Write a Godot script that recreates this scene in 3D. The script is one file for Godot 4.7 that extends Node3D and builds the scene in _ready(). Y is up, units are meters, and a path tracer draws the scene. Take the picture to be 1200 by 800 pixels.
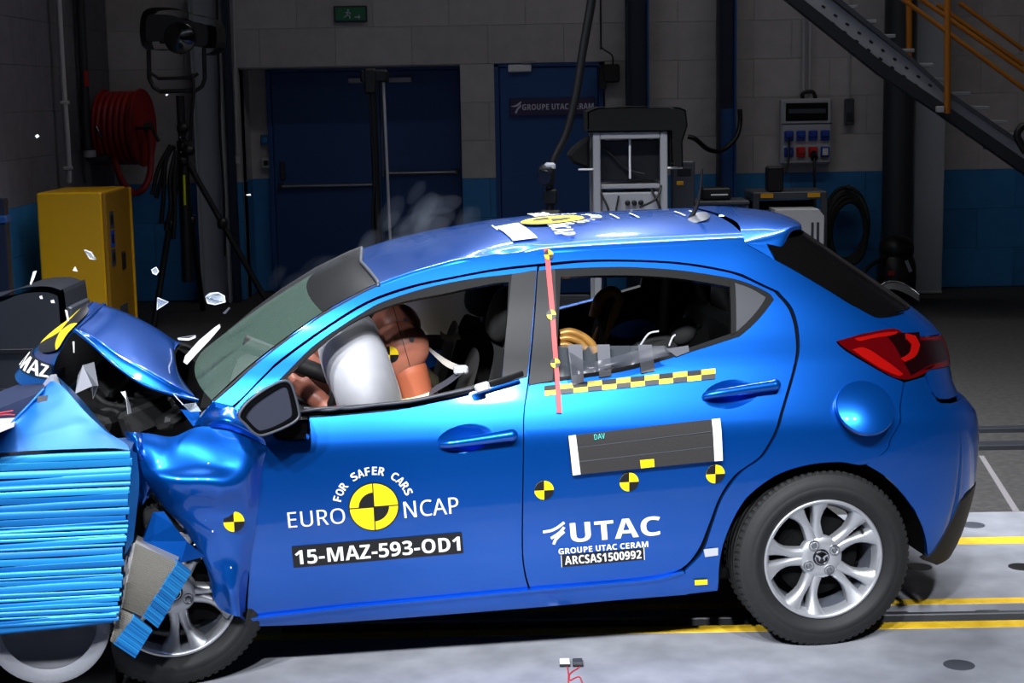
extends Node3D

const WT = [Vector2(0.12, 0.7), Vector2(0.18, 0.76), Vector2(0.25, 0.793), Vector2(0.35, 0.815), Vector2(0.5, 0.832), Vector2(0.65, 0.843), Vector2(0.75, 0.848), Vector2(0.79, 0.847), Vector2(0.82, 0.84), Vector2(0.88, 0.818), Vector2(0.95, 0.787), Vector2(1, 0.764), Vector2(1.1, 0.732), Vector2(1.2, 0.692), Vector2(1.3, 0.638), Vector2(1.38, 0.592), Vector2(1.44, 0.55), Vector2(1.5, 0.48)]
const XT = [Vector2(0.12, 1.86), Vector2(0.2, 1.9), Vector2(0.3, 1.945), Vector2(0.45, 1.985), Vector2(0.6, 2), Vector2(0.72, 1.995), Vector2(0.78, 1.97), Vector2(0.83, 1.91), Vector2(0.9, 1.89), Vector2(0.97, 1.885), Vector2(1.03, 1.868), Vector2(1.09, 1.81), Vector2(1.15, 1.73), Vector2(1.22, 1.63), Vector2(1.3, 1.515), Vector2(1.4, 1.37), Vector2(1.5, 1.22)]
var M := {}
var car: Node3D
var used := {}

# ---------------------------------------------------------------- shape of the car's skin
func crom(t: Array, y: float) -> float:
	var n := t.size()
	if y <= t[0].x: return t[0].y
	if y >= t[n - 1].x: return t[n - 1].y
	var i := 0
	while t[i + 1].x < y: i += 1
	var h: float = t[i + 1].x - t[i].x
	var u: float = (y - t[i].x) / h
	var s := [0.0, 0.0]
	for k in 2:
		var a := maxi(i + k - 1, 0)
		var b := mini(i + k + 1, n - 1)
		s[k] = (t[b].y - t[a].y) / (t[b].x - t[a].x) * h
	return (2 * u * u * u - 3 * u * u + 1) * t[i].y + (u * u * u - 2 * u * u + u) * s[0] + (3 * u * u - 2 * u * u * u) * t[i + 1].y + (u * u * u - u * u) * s[1]

# skin(s, y): s runs along the flank and round the rear corner to the middle of the tail
func skin(s: float, y: float) -> Vector3:
	var w := crom(WT, y)
	if s < 1.0:
		var k := maxf(0.0, -0.55 - s)
		return Vector3(s, y, w * (1.0 - 0.06 * k * k))
	var a := crom(XT, y) - 1.0
	var u := minf(1.0, (s - 1.0) / 2.0)
	var v := 1.0 - u
	return Vector3(1.0 + a * (3 * v * v * u * 0.95 + 3 * v * u * u + u * u * u), y, w * (v * v * v + 3 * v * v * u + 3 * v * u * u * 0.86))

func skin_normal(s: float, y: float) -> Vector3:
	var e := 0.004
	var n := (skin(s + e, y) - skin(s - e, y)).cross(skin(s, y + e) - skin(s, y - e)).normalized()
	return n

# arch lip: the skin swells a little round the rear wheel
func on_skin(p: Vector2, off: float) -> Vector3:
	return skin(p.x, p.y) + skin_normal(p.x, p.y) * off

# ---------------------------------------------------------------- mesh helpers
func smooth2(p: PackedVector2Array, sub := 4, closed := true) -> PackedVector2Array:
	var out := PackedVector2Array()
	var n := p.size()
	var m := n if closed else n - 1
	for i in m:
		var a := p[(i - 1 + n) % n] if closed or i > 0 else p[i]
		var b := p[i]
		var c := p[(i + 1) % n]
		var d := p[(i + 2) % n] if closed or i + 2 < n else c
		for k in sub:
			out.append(b.cubic_interpolate(c, a, d, float(k) / sub))
	if not closed: out.append(p[n - 1])
	return out

# smooths the outline but keeps corners sharper than ~40 degrees
func soft(p: PackedVector2Array, sub := 4) -> PackedVector2Array:
	var out := PackedVector2Array()
	var n := p.size()
	var corner := []
	for i in n:
		var d0 := (p[i] - p[(i - 1 + n) % n]).normalized()
		var d1 := (p[(i + 1) % n] - p[i]).normalized()
		corner.append(d0.dot(d1) < 0.76)
	for i in n:
		var b := p[i]
		var c := p[(i + 1) % n]
		var a := b * 2 - c if corner[i] else p[(i - 1 + n) % n]
		var d := c * 2 - b if corner[(i + 1) % n] else p[(i + 2) % n]
		if corner[i] and corner[(i + 1) % n]:
			out.append(b)
			continue
		for k in sub:
			out.append(b.cubic_interpolate(c, a, d, float(k) / sub))
	return out

func smooth3(p: PackedVector3Array, sub := 4, closed := false) -> PackedVector3Array:
	var out := PackedVector3Array()
	var n := p.size()
	for i in (n if closed else n - 1):
		var a := p[(i - 1 + n) % n] if closed or i > 0 else p[i] * 2 - p[i + 1]
		var c := p[(i + 1) % n]
		var d := p[(i + 2) % n] if closed or i + 2 < n else c * 2 - p[i]
		for k in sub:
			out.append(p[i].cubic_interpolate(c, a, d, float(k) / sub))
	if not closed: out.append(p[n - 1])
	return out

func tri(st: SurfaceTool, a: Vector3, b: Vector3, c: Vector3, na: Vector3, nb: Vector3, nc: Vector3) -> void:
	if (b - a).cross(c - a).dot(na + nb + nc) > 0.0:
		var t := b
		b = c
		c = t
		t = nb
		nb = nc
		nc = t
	for q in [[a, na], [b, nb], [c, nc]]:
		st.set_normal(q[1])
		st.add_vertex(q[0])

func flat_tri(st: SurfaceTool, a: Vector3, b: Vector3, c: Vector3, out: Vector3) -> void:
	var n := (b - a).cross(c - a)
	if n.length_squared() < 1e-14: return
	n = n.normalized()
	if n.dot(out) < 0: n = -n
	tri(st, a, b, c, n, n, n)

func fresh() -> SurfaceTool:
	var st := SurfaceTool.new()
	st.begin(Mesh.PRIMITIVE_TRIANGLES)
	return st

# a panel of the car's skin: the polygon (s, y) cut into cells and lifted on to the skin; its edges turn inwards by thick
func patch(poly: PackedVector2Array, off := 0.0, cell := 0.04, holes := [], thick := 0.012, far := false, shape = null) -> ArrayMesh:
	var st := fresh()
	var z := Vector3(1, 1, -1) if far else Vector3.ONE
	var lift := func(p: Vector2, o: float) -> Vector3:
		if shape != null: return shape.call(p, o) * z
		return on_skin(p, o) * z
	var nrm := func(p: Vector2) -> Vector3:
		if shape != null:
			var e := 0.004
			return ((shape.call(p + Vector2(e, 0), off) - shape.call(p - Vector2(e, 0), off)).cross(shape.call(p + Vector2(0, e), off) - shape.call(p - Vector2(0, e), off))).normalized() * z
		return skin_normal(p.x, p.y) * z
	var lo := poly[0]
	var hi := poly[0]
	for p in poly:
		lo = lo.min(p)
		hi = hi.max(p)
	var nx := int(ceil((hi.x - lo.x) / cell))
	var ny := int(ceil((hi.y - lo.y) / cell))
	for i in nx:
		for j in ny:
			var o := lo + Vector2(i, j) * cell
			var q := PackedVector2Array([o, o + Vector2(cell, 0), o + Vector2(cell, cell), o + Vector2(0, cell)])
			var bits: Array = Geometry2D.intersect_polygons(q, poly)
			for h in holes:
				var next := []
				for b in bits:
					for c in Geometry2D.clip_polygons(b, h):
						next.append(c)
				bits = next
			for b in bits:
				var ids := Geometry2D.triangulate_polygon(b)
				for k in range(0, ids.size(), 3):
					var v0: Vector2 = b[ids[k]]
					var v1: Vector2 = b[ids[k + 1]]
					var v2: Vector2 = b[ids[k + 2]]
					tri(st, lift.call(v0, off), lift.call(v1, off), lift.call(v2, off), nrm.call(v0), nrm.call(v1), nrm.call(v2))
	if thick > 0.0:
		for ring in [poly] + holes:
			var n: int = ring.size()
			for i in n:
				var a: Vector2 = ring[i]
				var b: Vector2 = ring[(i + 1) % n]
				var m := maxi(1, int((b - a).length() / 0.05))
				for k in m:
					var p := a.lerp(b, float(k) / m)
					var q := a.lerp(b, float(k + 1) / m)
					var t: Vector3 = lift.call(q, off) - lift.call(p, off)
					var side: Vector3 = t.cross(nrm.call(p)).normalized()
					if Geometry2D.is_point_in_polygon((p + q) / 2 + Vector2(side.x, side.y) * 0.003, poly) == (ring == poly): side = -side
					var A: Vector3 = lift.call(p, off)
					var B: Vector3 = lift.call(q, off)
					var C: Vector3 = lift.call(q, off - thick)
					var D: Vector3 = lift.call(p, off - thick)
					tri(st, A, B, C, side, side, side)
					tri(st, A, C, D, side, side, side)
	return st.commit()

# a sheet through rows of points, rounded both ways
func sheet(rows: Array, su := 4, sv := 4, hint := Vector3.UP, closed := false) -> ArrayMesh:
	var fine := []
	for r in rows: fine.append(smooth3(r, su, closed) if su > 1 else r)
	var m: int = fine[0].size()
	var lines := []
	for c in m:
		var col := PackedVector3Array()
		for r in fine: col.append(r[c])
		lines.append(smooth3(col, sv) if sv > 1 else col)
	return net(lines, hint, closed)

func net(lines: Array, hint: Vector3, closed := false) -> ArrayMesh:
	var m := lines.size()
	var k: int = lines[0].size()
	var nn := []
	var total := 0.0
	for c in m:
		var row := PackedVector3Array()
		for r in k:
			var c0: int = (c - 1 + m) % m if closed else maxi(c - 1, 0)
			var c1: int = (c + 1) % m if closed else mini(c + 1, m - 1)
			var du: Vector3 = lines[c1][r] - lines[c0][r]
			var dv: Vector3 = lines[c][mini(r + 1, k - 1)] - lines[c][maxi(r - 1, 0)]
			var x := du.cross(dv).normalized()
			row.append(x)
			total += x.dot(hint)
		nn.append(row)
	var sg := -1.0 if total < 0 else 1.0
	var st := fresh()
	for c in (m if closed else m - 1):
		var d := (c + 1) % m
		for r in k - 1:
			tri(st, lines[c][r], lines[d][r], lines[d][r + 1], nn[c][r] * sg, nn[d][r] * sg, nn[d][r + 1] * sg)
			tri(st, lines[c][r], lines[d][r + 1], lines[c][r + 1], nn[c][r] * sg, nn[d][r + 1] * sg, nn[c][r + 1] * sg)
	return st.commit()

# an extruded outline in x, y: front face at z = 0, back at -depth, with a small chamfer in front
func prism(p: PackedVector2Array, depth: float, bevel := 0.0, holes := []) -> ArrayMesh:
	var st := fresh()
	var top := p
	if bevel > 0.0:
		var o := Geometry2D.offset_polygon(p, -bevel)
		if o.size() == 1 : top = o[0]
		else: bevel = 0.0
	var faces := [top]
	for h in holes:
		var next := []
		for f in faces:
			next.append_array(cut(f, h))
		faces = next
	for f in faces:
		var ids := Geometry2D.triangulate_polygon(f)
		for k in range(0, ids.size(), 3):
			var a: Vector2 = f[ids[k]]
			var b: Vector2 = f[ids[k + 1]]
			var c: Vector2 = f[ids[k + 2]]
			for zz in [0.0, -depth]:
				var n := Vector3(0, 0, 1 if zz == 0.0 else -1)
				tri(st, Vector3(a.x, a.y, zz), Vector3(b.x, b.y, zz), Vector3(c.x, c.y, zz), n, n, n)
	for ring in [p] + holes:
		var hole: bool = ring != p
		var sgn := -1.0 if Geometry2D.is_polygon_clockwise(ring) else 1.0
		if hole: sgn = -sgn
		var n: int = ring.size()
		for i in n:
			var a: Vector2 = ring[i]
			var b: Vector2 = ring[(i + 1) % n]
			var out := Vector3(b.y - a.y, a.x - b.x, 0).normalized() * sgn
			var z0 := -bevel if not hole else 0.0
			flat_tri(st, Vector3(a.x, a.y, z0), Vector3(b.x, b.y, z0), Vector3(b.x, b.y, -depth), out)
			flat_tri(st, Vector3(a.x, a.y, z0), Vector3(b.x, b.y, -depth), Vector3(a.x, a.y, -depth), out)
	if bevel > 0.0 and top.size() == p.size():
		var s := 0
		for i in p.size():
			if top[i].distance_squared_to(p[0]) < top[s].distance_squared_to(p[0]): s = i
		var dirn := 1 if Geometry2D.is_polygon_clockwise(top) == Geometry2D.is_polygon_clockwise(p) else -1
		var n := p.size()
		for i in n:
			var a := p[i]
			var b := p[(i + 1) % n]
			var c := top[posmod(s + dirn * (i + 1), n)]
			var d := top[posmod(s + dirn * i, n)]
			var mid := (a + b) / 2 - (c + d) / 2
			var out := Vector3(mid.x, mid.y, bevel)
			flat_tri(st, Vector3(a.x, a.y, -bevel), Vector3(b.x, b.y, -bevel), Vector3(c.x, c.y, 0), out)
			flat_tri(st, Vector3(a.x, a.y, -bevel), Vector3(c.x, c.y, 0), Vector3(d.x, d.y, 0), out)
	return st.commit()

func cut(f: PackedVector2Array, h: PackedVector2Array) -> Array:
	# removes a hole by splitting the face across it
	var lo := h[0]
	var hi := h[0]
	for q in h:
		lo = lo.min(q)
		hi = hi.max(q)
	var x := (lo.x + hi.x) / 2
	var out := []
	for b in [[x - 1000.0, x], [x, x + 1000.0]]:
		var strip := PackedVector2Array([Vector2(b[0], -1000), Vector2(b[1], -1000), Vector2(b[1], 1000), Vector2(b[0], 1000)])
		for g in Geometry2D.intersect_polygons(f, strip):
			out.append_array(Geometry2D.clip_polygons(g, h))
	return out

func rect(w: float, h: float, r := 0.0, seg := 3) -> PackedVector2Array:
	var p := PackedVector2Array()
	if r <= 0.0: return PackedVector2Array([Vector2(-w, -h) / 2, Vector2(w, -h) / 2, Vector2(w, h) / 2, Vector2(-w, h) / 2])
	for k in 4:
		var c := Vector2((w / 2 - r) * (1 if k in [0, 3] else -1), (h / 2 - r) * (1 if k < 2 else -1))
		for i in seg + 1:
			var a := PI / 2 * (k + float(i) / seg)
			p.append(c + Vector2(cos(a), sin(a)) * r)
	return p

# a box centred on the origin with chamfered front and rounded sides
func box(x: float, y: float, z: float, b := 0.004) -> ArrayMesh:
	var st := fresh()
	var q := minf(b, minf(x, minf(y, z)) * 0.3)
	st.append_from(prism(rect(x, y, q, 1), z / 2, q), 0, Transform3D(Basis(), Vector3(0, 0, z / 2)))
	st.append_from(prism(rect(x, y, q, 1), z / 2, q), 0, Transform3D(Basis(Vector3.UP, PI), Vector3(0, 0, -z / 2)))
	return st.commit()

func tube(p: PackedVector3Array, r: float, n := 8, closed := false, r2 := -1.0) -> ArrayMesh:
	var st := fresh()
	var k := p.size()
	var rings := []
	var up := Vector3.ZERO
	for i in k:
		var t := (p[(i + 1) % k if closed else mini(i + 1, k - 1)] - p[(i - 1 + k) % k if closed else maxi(i - 1, 0)]).normalized()
		if up == Vector3.ZERO: up = t.cross(Vector3.UP if absf(t.y) < 0.9 else Vector3.RIGHT).normalized()
		up = (up - t * up.dot(t)).normalized()
		var w := t.cross(up)
		var rr := r if r2 < 0 else lerpf(r, r2, float(i) / (k - 1))
		var ring := []
		for j in n:
			var a := TAU * j / n
			var d := up * cos(a) + w * sin(a)
			ring.append([p[i] + d * rr, d])
		rings.append(ring)
	for i in (k if closed else k - 1):
		var A: Array = rings[i]
		var B: Array = rings[(i + 1) % k]
		for j in n:
			var l := (j + 1) % n
			tri(st, A[j][0], A[l][0], B[l][0], A[j][1], A[l][1], B[l][1])
			tri(st, A[j][0], B[l][0], B[j][0], A[j][1], B[l][1], B[j][1])
	if not closed:
		for e in [0, k - 1]:
			var out := (p[0] - p[1]) if e == 0 else (p[k - 1] - p[k - 2])
			for j in n: flat_tri(st, p[e], rings[e][j][0], rings[e][(j + 1) % n][0], out)
	return st.commit()

func rod(a: Vector3, b: Vector3, r: float, n := 10) -> ArrayMesh:
	return tube(PackedVector3Array([a, b]), r, n)

# a square bar between two points
func bar(a: Vector3, b: Vector3, w: float, h: float, up := Vector3.UP) -> ArrayMesh:
	var d := (b - a)
	var z := d.normalized()
	var x := up.cross(z).normalized()
	var y := z.cross(x)
	var st := fresh()
	st.append_from(box(w, h, d.length(), 0.003), 0, Transform3D(Basis(x, y, z), (a + b) / 2))
	return st.commit()

# turned about z: profile points are (radius, z)
func lathe(prof: PackedVector2Array, n := 48, sharp := 0.6) -> ArrayMesh:
	var st := fresh()
	for i in prof.size() - 1:
		var a := prof[i]
		var b := prof[i + 1]
		var d := (b - a).normalized()
		var na := Vector2(-d.y, d.x)
		var nb := na
		if i > 0:
			var e := (a - prof[i - 1]).normalized()
			if e.dot(d) > sharp: na = (Vector2(-e.y, e.x) + na).normalized()
		if i + 2 < prof.size():
			var e := (prof[i + 2] - b).normalized()
			if e.dot(d) > sharp: nb = (Vector2(-e.y, e.x) + nb).normalized()
		for j in n:
			var u := TAU * j / n
			var v := TAU * (j + 1) / n
			var p := [turn(a, u), turn(a, v), turn(b, v), turn(b, u)]
			var q := [turn(na, u), turn(na, v), turn(nb, v), turn(nb, u)]
			if a.x > 1e-5: tri(st, p[0], p[1], p[2], -q[0], -q[1], -q[2])
			if b.x > 1e-5: tri(st, p[0], p[2], p[3], -q[0], -q[2], -q[3])
	return st.commit()

func turn(p: Vector2, a: float) -> Vector3:
	return Vector3(p.x * cos(a), p.x * sin(a), p.y)

func ball(r: Vector3, n := 24, power := 2.0) -> ArrayMesh:
	var lines := []
	for i in n:
		var a := TAU * i / n
		var col := PackedVector3Array()
		for j in n / 2 + 1:
			var b := PI * (float(j) / (n / 2) - 0.5) * 0.9999
			var f := func(v: float) -> float: return signf(v) * pow(absf(v), 2.0 / power)
			col.append(Vector3(r.x * f.call(cos(b)) * f.call(cos(a)), r.y * f.call(sin(b)), r.z * f.call(cos(b)) * f.call(sin(a))))
		lines.append(col)
	var st := fresh()
	for i in n:
		var k := (i + 1) % n
		for j in n / 2:
			var q := [lines[i][j], lines[k][j], lines[k][j + 1], lines[i][j + 1]]
			var m := []
			for v in q: m.append((v / (r * r)).normalized())
			tri(st, q[0], q[1], q[2], m[0], m[1], m[2])
			tri(st, q[0], q[2], q[3], m[0], m[2], m[3])
	return st.commit()

func join(list: Array) -> ArrayMesh:
	var st := fresh()
	for q in list:
		if q is Array: st.append_from(q[0], 0, q[1])
		else: st.append_from(q, 0, Transform3D())
	return st.commit()

func at(p: Vector3, b := Basis()) -> Transform3D:
	return Transform3D(b, p)

# ---------------------------------------------------------------- nodes
func put(parent: Node, called: String, mesh: Mesh, m: Material, xf := Transform3D()) -> MeshInstance3D:
	var o := MeshInstance3D.new()
	o.mesh = mesh
	o.material_override = m
	o.transform = xf
	named(parent, called, o)
	return o

func named(parent: Node, called: String, o: Node) -> void:
	var key := "%d/%s" % [parent.get_instance_id(), called]
	var k: int = used.get(key, 0)
	used[key] = k + 1
	o.name = called if k == 0 else "%s_%03d" % [called, k]
	parent.add_child(o, true)

func thing(called: String, label: String, category: String, p := Vector3.ZERO, group := "") -> Node3D:
	var o := Node3D.new()
	o.position = p
	named(self, called, o)
	tag(o, label, category, group)
	return o

func tag(o: Node, label: String, category: String, group := "") -> void:
	o.set_meta("label", label)
	o.set_meta("category", category)
	if group: o.set_meta("group", group)

func struct(called: String, mesh: Mesh, m: Material, label: String, xf := Transform3D(), parent: Node = self) -> MeshInstance3D:
	var o := put(parent, called, mesh, m, xf)
	o.set_meta("kind", "structure")
	if parent == self:
		o.set_meta("label", label)
		o.set_meta("category", called.split("_")[0])
	return o

# ---------------------------------------------------------------- materials
func mat(c: Color, rough := 0.6, metal := 0.0, clear := 0.0) -> StandardMaterial3D:
	var m := StandardMaterial3D.new()
	m.albedo_color = c
	m.roughness = rough
	m.metallic = metal
	if clear > 0.0:
		m.clearcoat_enabled = true
		m.clearcoat = clear
		m.clearcoat_roughness = 0.04
	return m

func noise_tex(freq: float, lo: Color, hi: Color, sd := 1, oct := 4, size := 512) -> NoiseTexture2D:
	var n := FastNoiseLite.new()
	n.seed = sd
	n.frequency = freq
	n.fractal_octaves = oct
	var t := NoiseTexture2D.new()
	t.width = size
	t.height = size
	t.seamless = true
	t.noise = n
	var g := Gradient.new()
	g.set_color(0, lo)
	g.set_color(1, hi)
	t.color_ramp = g
	return t

func mottled(lo: Color, hi: Color, scale: float, rough := 0.7, metal := 0.0, sd := 1, freq := 0.012) -> StandardMaterial3D:
	var m := mat(Color.WHITE, rough, metal)
	m.albedo_texture = noise_tex(freq, lo, hi, sd)
	m.uv1_triplanar = true
	m.uv1_world_triplanar = true
	m.uv1_scale = Vector3.ONE * scale
	return m

func rgb(r: int, g: int, b: int) -> Color:
	return Color8(r, g, b)

func materials() -> void:
	M.paint = mat(rgb(0, 90, 190), 0.34, 0.78, 1.0)
	M.black = mat(rgb(9, 9, 10), 0.6)
	M.gloss = mat(rgb(12, 12, 14), 0.18, 0.0, 0.6)
	M.trim = mat(rgb(8, 8, 9), 0.6)
	M.trim.metallic_specular = 0.3
	M.pillar = mat(rgb(12, 13, 16), 0.5)
	M.pillar.metallic_specular = 0.4
	M.rubber = mottled(rgb(13, 13, 14), rgb(21, 21, 22), 6.0, 0.7, 0.0, 5)
	M.alloy = mat(rgb(186, 188, 192), 0.4, 0.75)
	M.steel = mat(rgb(150, 152, 156), 0.35, 0.9)
	M.dark = mat(rgb(9, 9, 10), 0.85)
	M.dark.metallic_specular = 0.2
	M.cloth = mat(rgb(9, 9, 10), 0.95)
	M.white = mat(rgb(235, 236, 240), 0.5)
	M.yellow = mat(rgb(250, 215, 10), 0.45)
	M.ink = mat(rgb(16, 16, 17), 0.45)
	M.amber = mat(rgb(235, 170, 0), 0.5)
	M.red_tape = mat(rgb(225, 60, 60), 0.5)
	M.tape = mat(rgb(64, 66, 74), 0.45)
	M.quarter = mat(rgb(42, 44, 50), 0.55)
	M.lamp = mat(rgb(80, 2, 5), 0.08, 0.0, 1.0)
	M.lamp_hot = mat(rgb(150, 9, 6), 0.2, 0.0, 1.0)
	M.lamp_dark = mat(rgb(20, 2, 3), 0.1, 0.0, 1.0)
	M.rear_glass = mat(rgb(9, 8, 8), 0.05, 0.0, 1.0)
	M.chrome = mat(rgb(225, 226, 230), 0.12, 1.0)
	M.bag = mottled(rgb(186, 187, 193), rgb(204, 205, 210), 2.0, 0.85, 0.0, 8)
	M.skin = mottled(rgb(164, 98, 78), rgb(188, 120, 98), 3.0, 0.42, 0.0, 9)
	M.skin_dark = mat(rgb(120, 66, 50), 0.5)
	M.neck = mat(rgb(165, 88, 58), 0.6)
	M.shirt = mat(rgb(222, 212, 170), 0.85)
	M.belt = mat(rgb(170, 165, 155), 0.7)
	M.gold = mat(rgb(190, 140, 70), 0.4, 0.35)
	M.honey = mottled(rgb(130, 128, 122), rgb(205, 202, 194), 9.0, 0.45, 0.5, 12, 0.08)
	M.cladding = mat(rgb(12, 112, 200), 0.42, 0.4)
	M.slat = mat(rgb(24, 132, 206), 0.45, 0.35)
	M.slat2 = mat(rgb(18, 116, 190), 0.45, 0.35)
	M.slat3 = mat(rgb(34, 146, 218), 0.42, 0.35)
	M.block = mottled(rgb(176, 174, 174), rgb(196, 194, 194), 3.0, 0.7, 0.0, 14)
	M.smoked = mat(rgb(70, 74, 82), 0.4)
	M.galv = mottled(rgb(120, 124, 132), rgb(196, 200, 208), 5.0, 0.5, 0.06, 15, 0.06)
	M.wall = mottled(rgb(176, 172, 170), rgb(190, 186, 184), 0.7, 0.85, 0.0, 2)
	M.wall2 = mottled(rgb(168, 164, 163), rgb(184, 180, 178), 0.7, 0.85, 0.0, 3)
	M.wall_grey = mottled(rgb(98, 96, 106), rgb(112, 110, 120), 0.7, 0.85, 0.0, 4)  # the left wall's dim light is put into this grey
	M.mortar = mat(rgb(180, 177, 176), 0.95)
	M.dado = mottled(rgb(42, 118, 176), rgb(50, 130, 190), 0.7, 0.6, 0.0, 6)
	M.dado2 = mottled(rgb(40, 112, 170), rgb(48, 124, 184), 0.7, 0.6, 0.0, 7)
	M.door = mat(rgb(22, 66, 124), 0.5)
	M.frame = mat(rgb(26, 74, 134), 0.5)
	M.floor = mottled(rgb(122, 124, 131), rgb(150, 152, 159), 0.5, 0.6, 0.0, 20, 0.016)
	M.asphalt = mottled(rgb(44, 43, 42), rgb(70, 68, 66), 0.8, 0.8, 0.0, 21, 0.04)
	M.line = mottled(rgb(214, 170, 28), rgb(240, 200, 50), 2.0, 0.6, 0.0, 22)
	M.white_line = mottled(rgb(96, 92, 94), rgb(150, 145, 148), 5.0, 0.8, 0.0, 41, 0.05)
	M.ceiling = mat(rgb(90, 90, 94), 0.9)
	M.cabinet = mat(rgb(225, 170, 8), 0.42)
	M.cabinet_unlit = mat(rgb(150, 108, 8), 0.5)  # cabinet yellow again, with the door's lack of light put into the colour
	M.hose = mat(rgb(150, 22, 24), 0.5)
	M.pipe = mat(rgb(176, 176, 180), 0.4)
	M.dark_pipe = mat(rgb(42, 44, 50), 0.5)
	M.column = mat(rgb(22, 30, 52), 0.5)
	M.rail = mat(rgb(172, 104, 10), 0.5)
	M.blue_socket = mat(rgb(34, 70, 170), 0.4)
	M.red_socket = mat(rgb(200, 36, 32), 0.4)
	M.panel = mat(rgb(176, 178, 184), 0.4)
	M.rack = mat(rgb(168, 168, 170), 0.4, 0.2)
	M.device = mat(rgb(228, 228, 230), 0.4)
	M.green = mat(rgb(24, 110, 70), 0.5)
	M.sign = mat(rgb(50, 38, 78), 0.5)
	M.sign_ink = mat(rgb(205, 200, 215), 0.5)
	M.red_wire = mat(rgb(190, 40, 50), 0.5)
	var g := mat(Color(0.48, 0.6, 0.54, 0.28), 0.3)
	g.transparency = BaseMaterial3D.TRANSPARENCY_ALPHA
	M.screen = g
	g = mat(Color(0.9, 0.95, 1.0, 0.2), 0.12)
	g.transparency = BaseMaterial3D.TRANSPARENCY_ALPHA
	M.shard = g
	g = mat(Color(0.75, 0.76, 0.8, 0.4), 0.4)
	g.transparency = BaseMaterial3D.TRANSPARENCY_ALPHA
	M.clear = g
	g = mat(Color(0.8, 0.85, 0.9, 0.07), 0.1)
	g.transparency = BaseMaterial3D.TRANSPARENCY_ALPHA
	M.faint_glass = g
	g = mat(Color(0.24, 0.25, 0.28, 0.7), 0.3)
	g.transparency = BaseMaterial3D.TRANSPARENCY_ALPHA
	M.film = g
	g = mat(Color(0.8, 0.81, 0.85, 0.13), 0.4)
	g.transparency = BaseMaterial3D.TRANSPARENCY_ALPHA
	M.dish = g
	g = mat(Color(0.05, 0.055, 0.06, 0.82), 0.3)
	g.transparency = BaseMaterial3D.TRANSPARENCY_ALPHA
	M.band = g
	g = mat(Color(0.75, 0.76, 0.8, 0.22), 0.4)
	g.transparency = BaseMaterial3D.TRANSPARENCY_ALPHA
	M.dish_rim = g
	M.mirror = mat(rgb(66, 70, 84), 0.3, 0.3)

# ---------------------------------------------------------------- the scene
func _ready() -> void:
	var cam := Camera3D.new()
	cam.name = "camera"
	cam.transform = Transform3D(Basis(Vector3(0.999843, -0.017497, 0.002666), Vector3(0.017699, 0.988436, -0.150601), Vector3(-0.000000, 0.150625, 0.988591)), Vector3(0, 1.9190, 0))
	cam.fov = 23.7773
	cam.near = 0.05
	cam.far = 100.0
	add_child(cam)
	var e := Environment.new()
	e.background_mode = Environment.BG_COLOR
	e.background_color = Color.BLACK
	e.tonemap_mode = Environment.TONE_MAPPER_LINEAR
	e.tonemap_exposure = 1.0
	e.sdfgi_enabled = true
	e.ssao_enabled = true
	e.ssil_enabled = true
	e.volumetric_fog_enabled = true
	e.volumetric_fog_density = 0.0
	var we := WorldEnvironment.new()
	we.name = "environment"
	we.environment = e
	add_child(we)
	materials()
	# the crash hall's light banks hang above the track, facing down
	for q in [[-3.4, 56.0, -1.3], [-1.7, 54.0, -0.8], [-0.1, 46.0, 0.3], [1.6, 54.0, 1.6]]:
		flood_spot(Vector3(q[0], 6.0, 0.9), Vector3(q[2], 0.55, -5.6), q[1], 16.0, 0.16, "near")
	for q in [[-2.6, 3.0, -1.0], [-0.4, 3.0, 0.0], [0.9, 3.0, 0.8]]:
		flood_spot(Vector3(q[0], 4.9, -12.6), Vector3(q[2], 1.0, -5.8), q[1], 17.0, 0.16, "far")
	light_bank(Vector3(-0.5, 5.6, -7.8), Vector2(4.8, 0.8), 84.0, rgb(244, 248, 255), 0.7)
	light_bank(Vector3(1.5, 6.2, -11.5), Vector2(6.0, 0.4), 5.8, rgb(255, 250, 246), 0.2)
	room()
	the_car()
	dummies()
	barrier()
	hall_things()
	debris()

var spots := 0
func flood_spot(p: Vector3, aim: Vector3, energy: float, angle: float, size: float, side: String) -> void:
	spots += 1
	var t := thing("spot_lamp", "%s round flood lamp of the row hung high on the %s side of the car" % [["leftmost", "second", "third", "rightmost", "leftmost", "middle", "rightmost"][spots - 1], side], "lamp", p)
	var d := (aim - p).normalized()
	var x := d.cross(Vector3.UP).normalized()
	t.basis = Basis(x, x.cross(d), -d)
	put(t, "housing", lathe(PackedVector2Array([Vector2(0.0, 0.34), Vector2(0.12, 0.32), Vector2(0.2, 0.16), Vector2(0.22, 0.0), Vector2(0.23, -0.06), Vector2(0.215, -0.06), Vector2(0.2, 0.02)]), 28), M.dark_pipe)
	var glow := mat(rgb(246, 249, 255), 0.6)
	glow.emission_enabled = true
	glow.emission = rgb(246, 249, 255)
	glow.emission_energy_multiplier = 2.0
	put(t, "lens", lathe(PackedVector2Array([Vector2(0.2, 0.02), Vector2(0.2, 0.0), Vector2(0.0, 0.0)]), 28), glow)
	put(t, "yoke", rod(Vector3(0, 0.2, 0.15), Vector3(0, 0.2, 0.15) + t.basis.inverse() * Vector3(0, 6.48 - p.y, 0), 0.02), M.dark_pipe)
	var l := SpotLight3D.new()
	l.name = "spot_light"
	l.light_color = rgb(246, 249, 255)
	l.light_energy = energy
	l.spot_angle = angle
	l.spot_range = 40.0
	l.spot_attenuation = 2.0
	l.spot_angle_attenuation = 0.35
	l.light_size = size
	l.shadow_enabled = true
	l.position = Vector3(0, 0, -0.1 - size)
	t.add_child(l)

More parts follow.
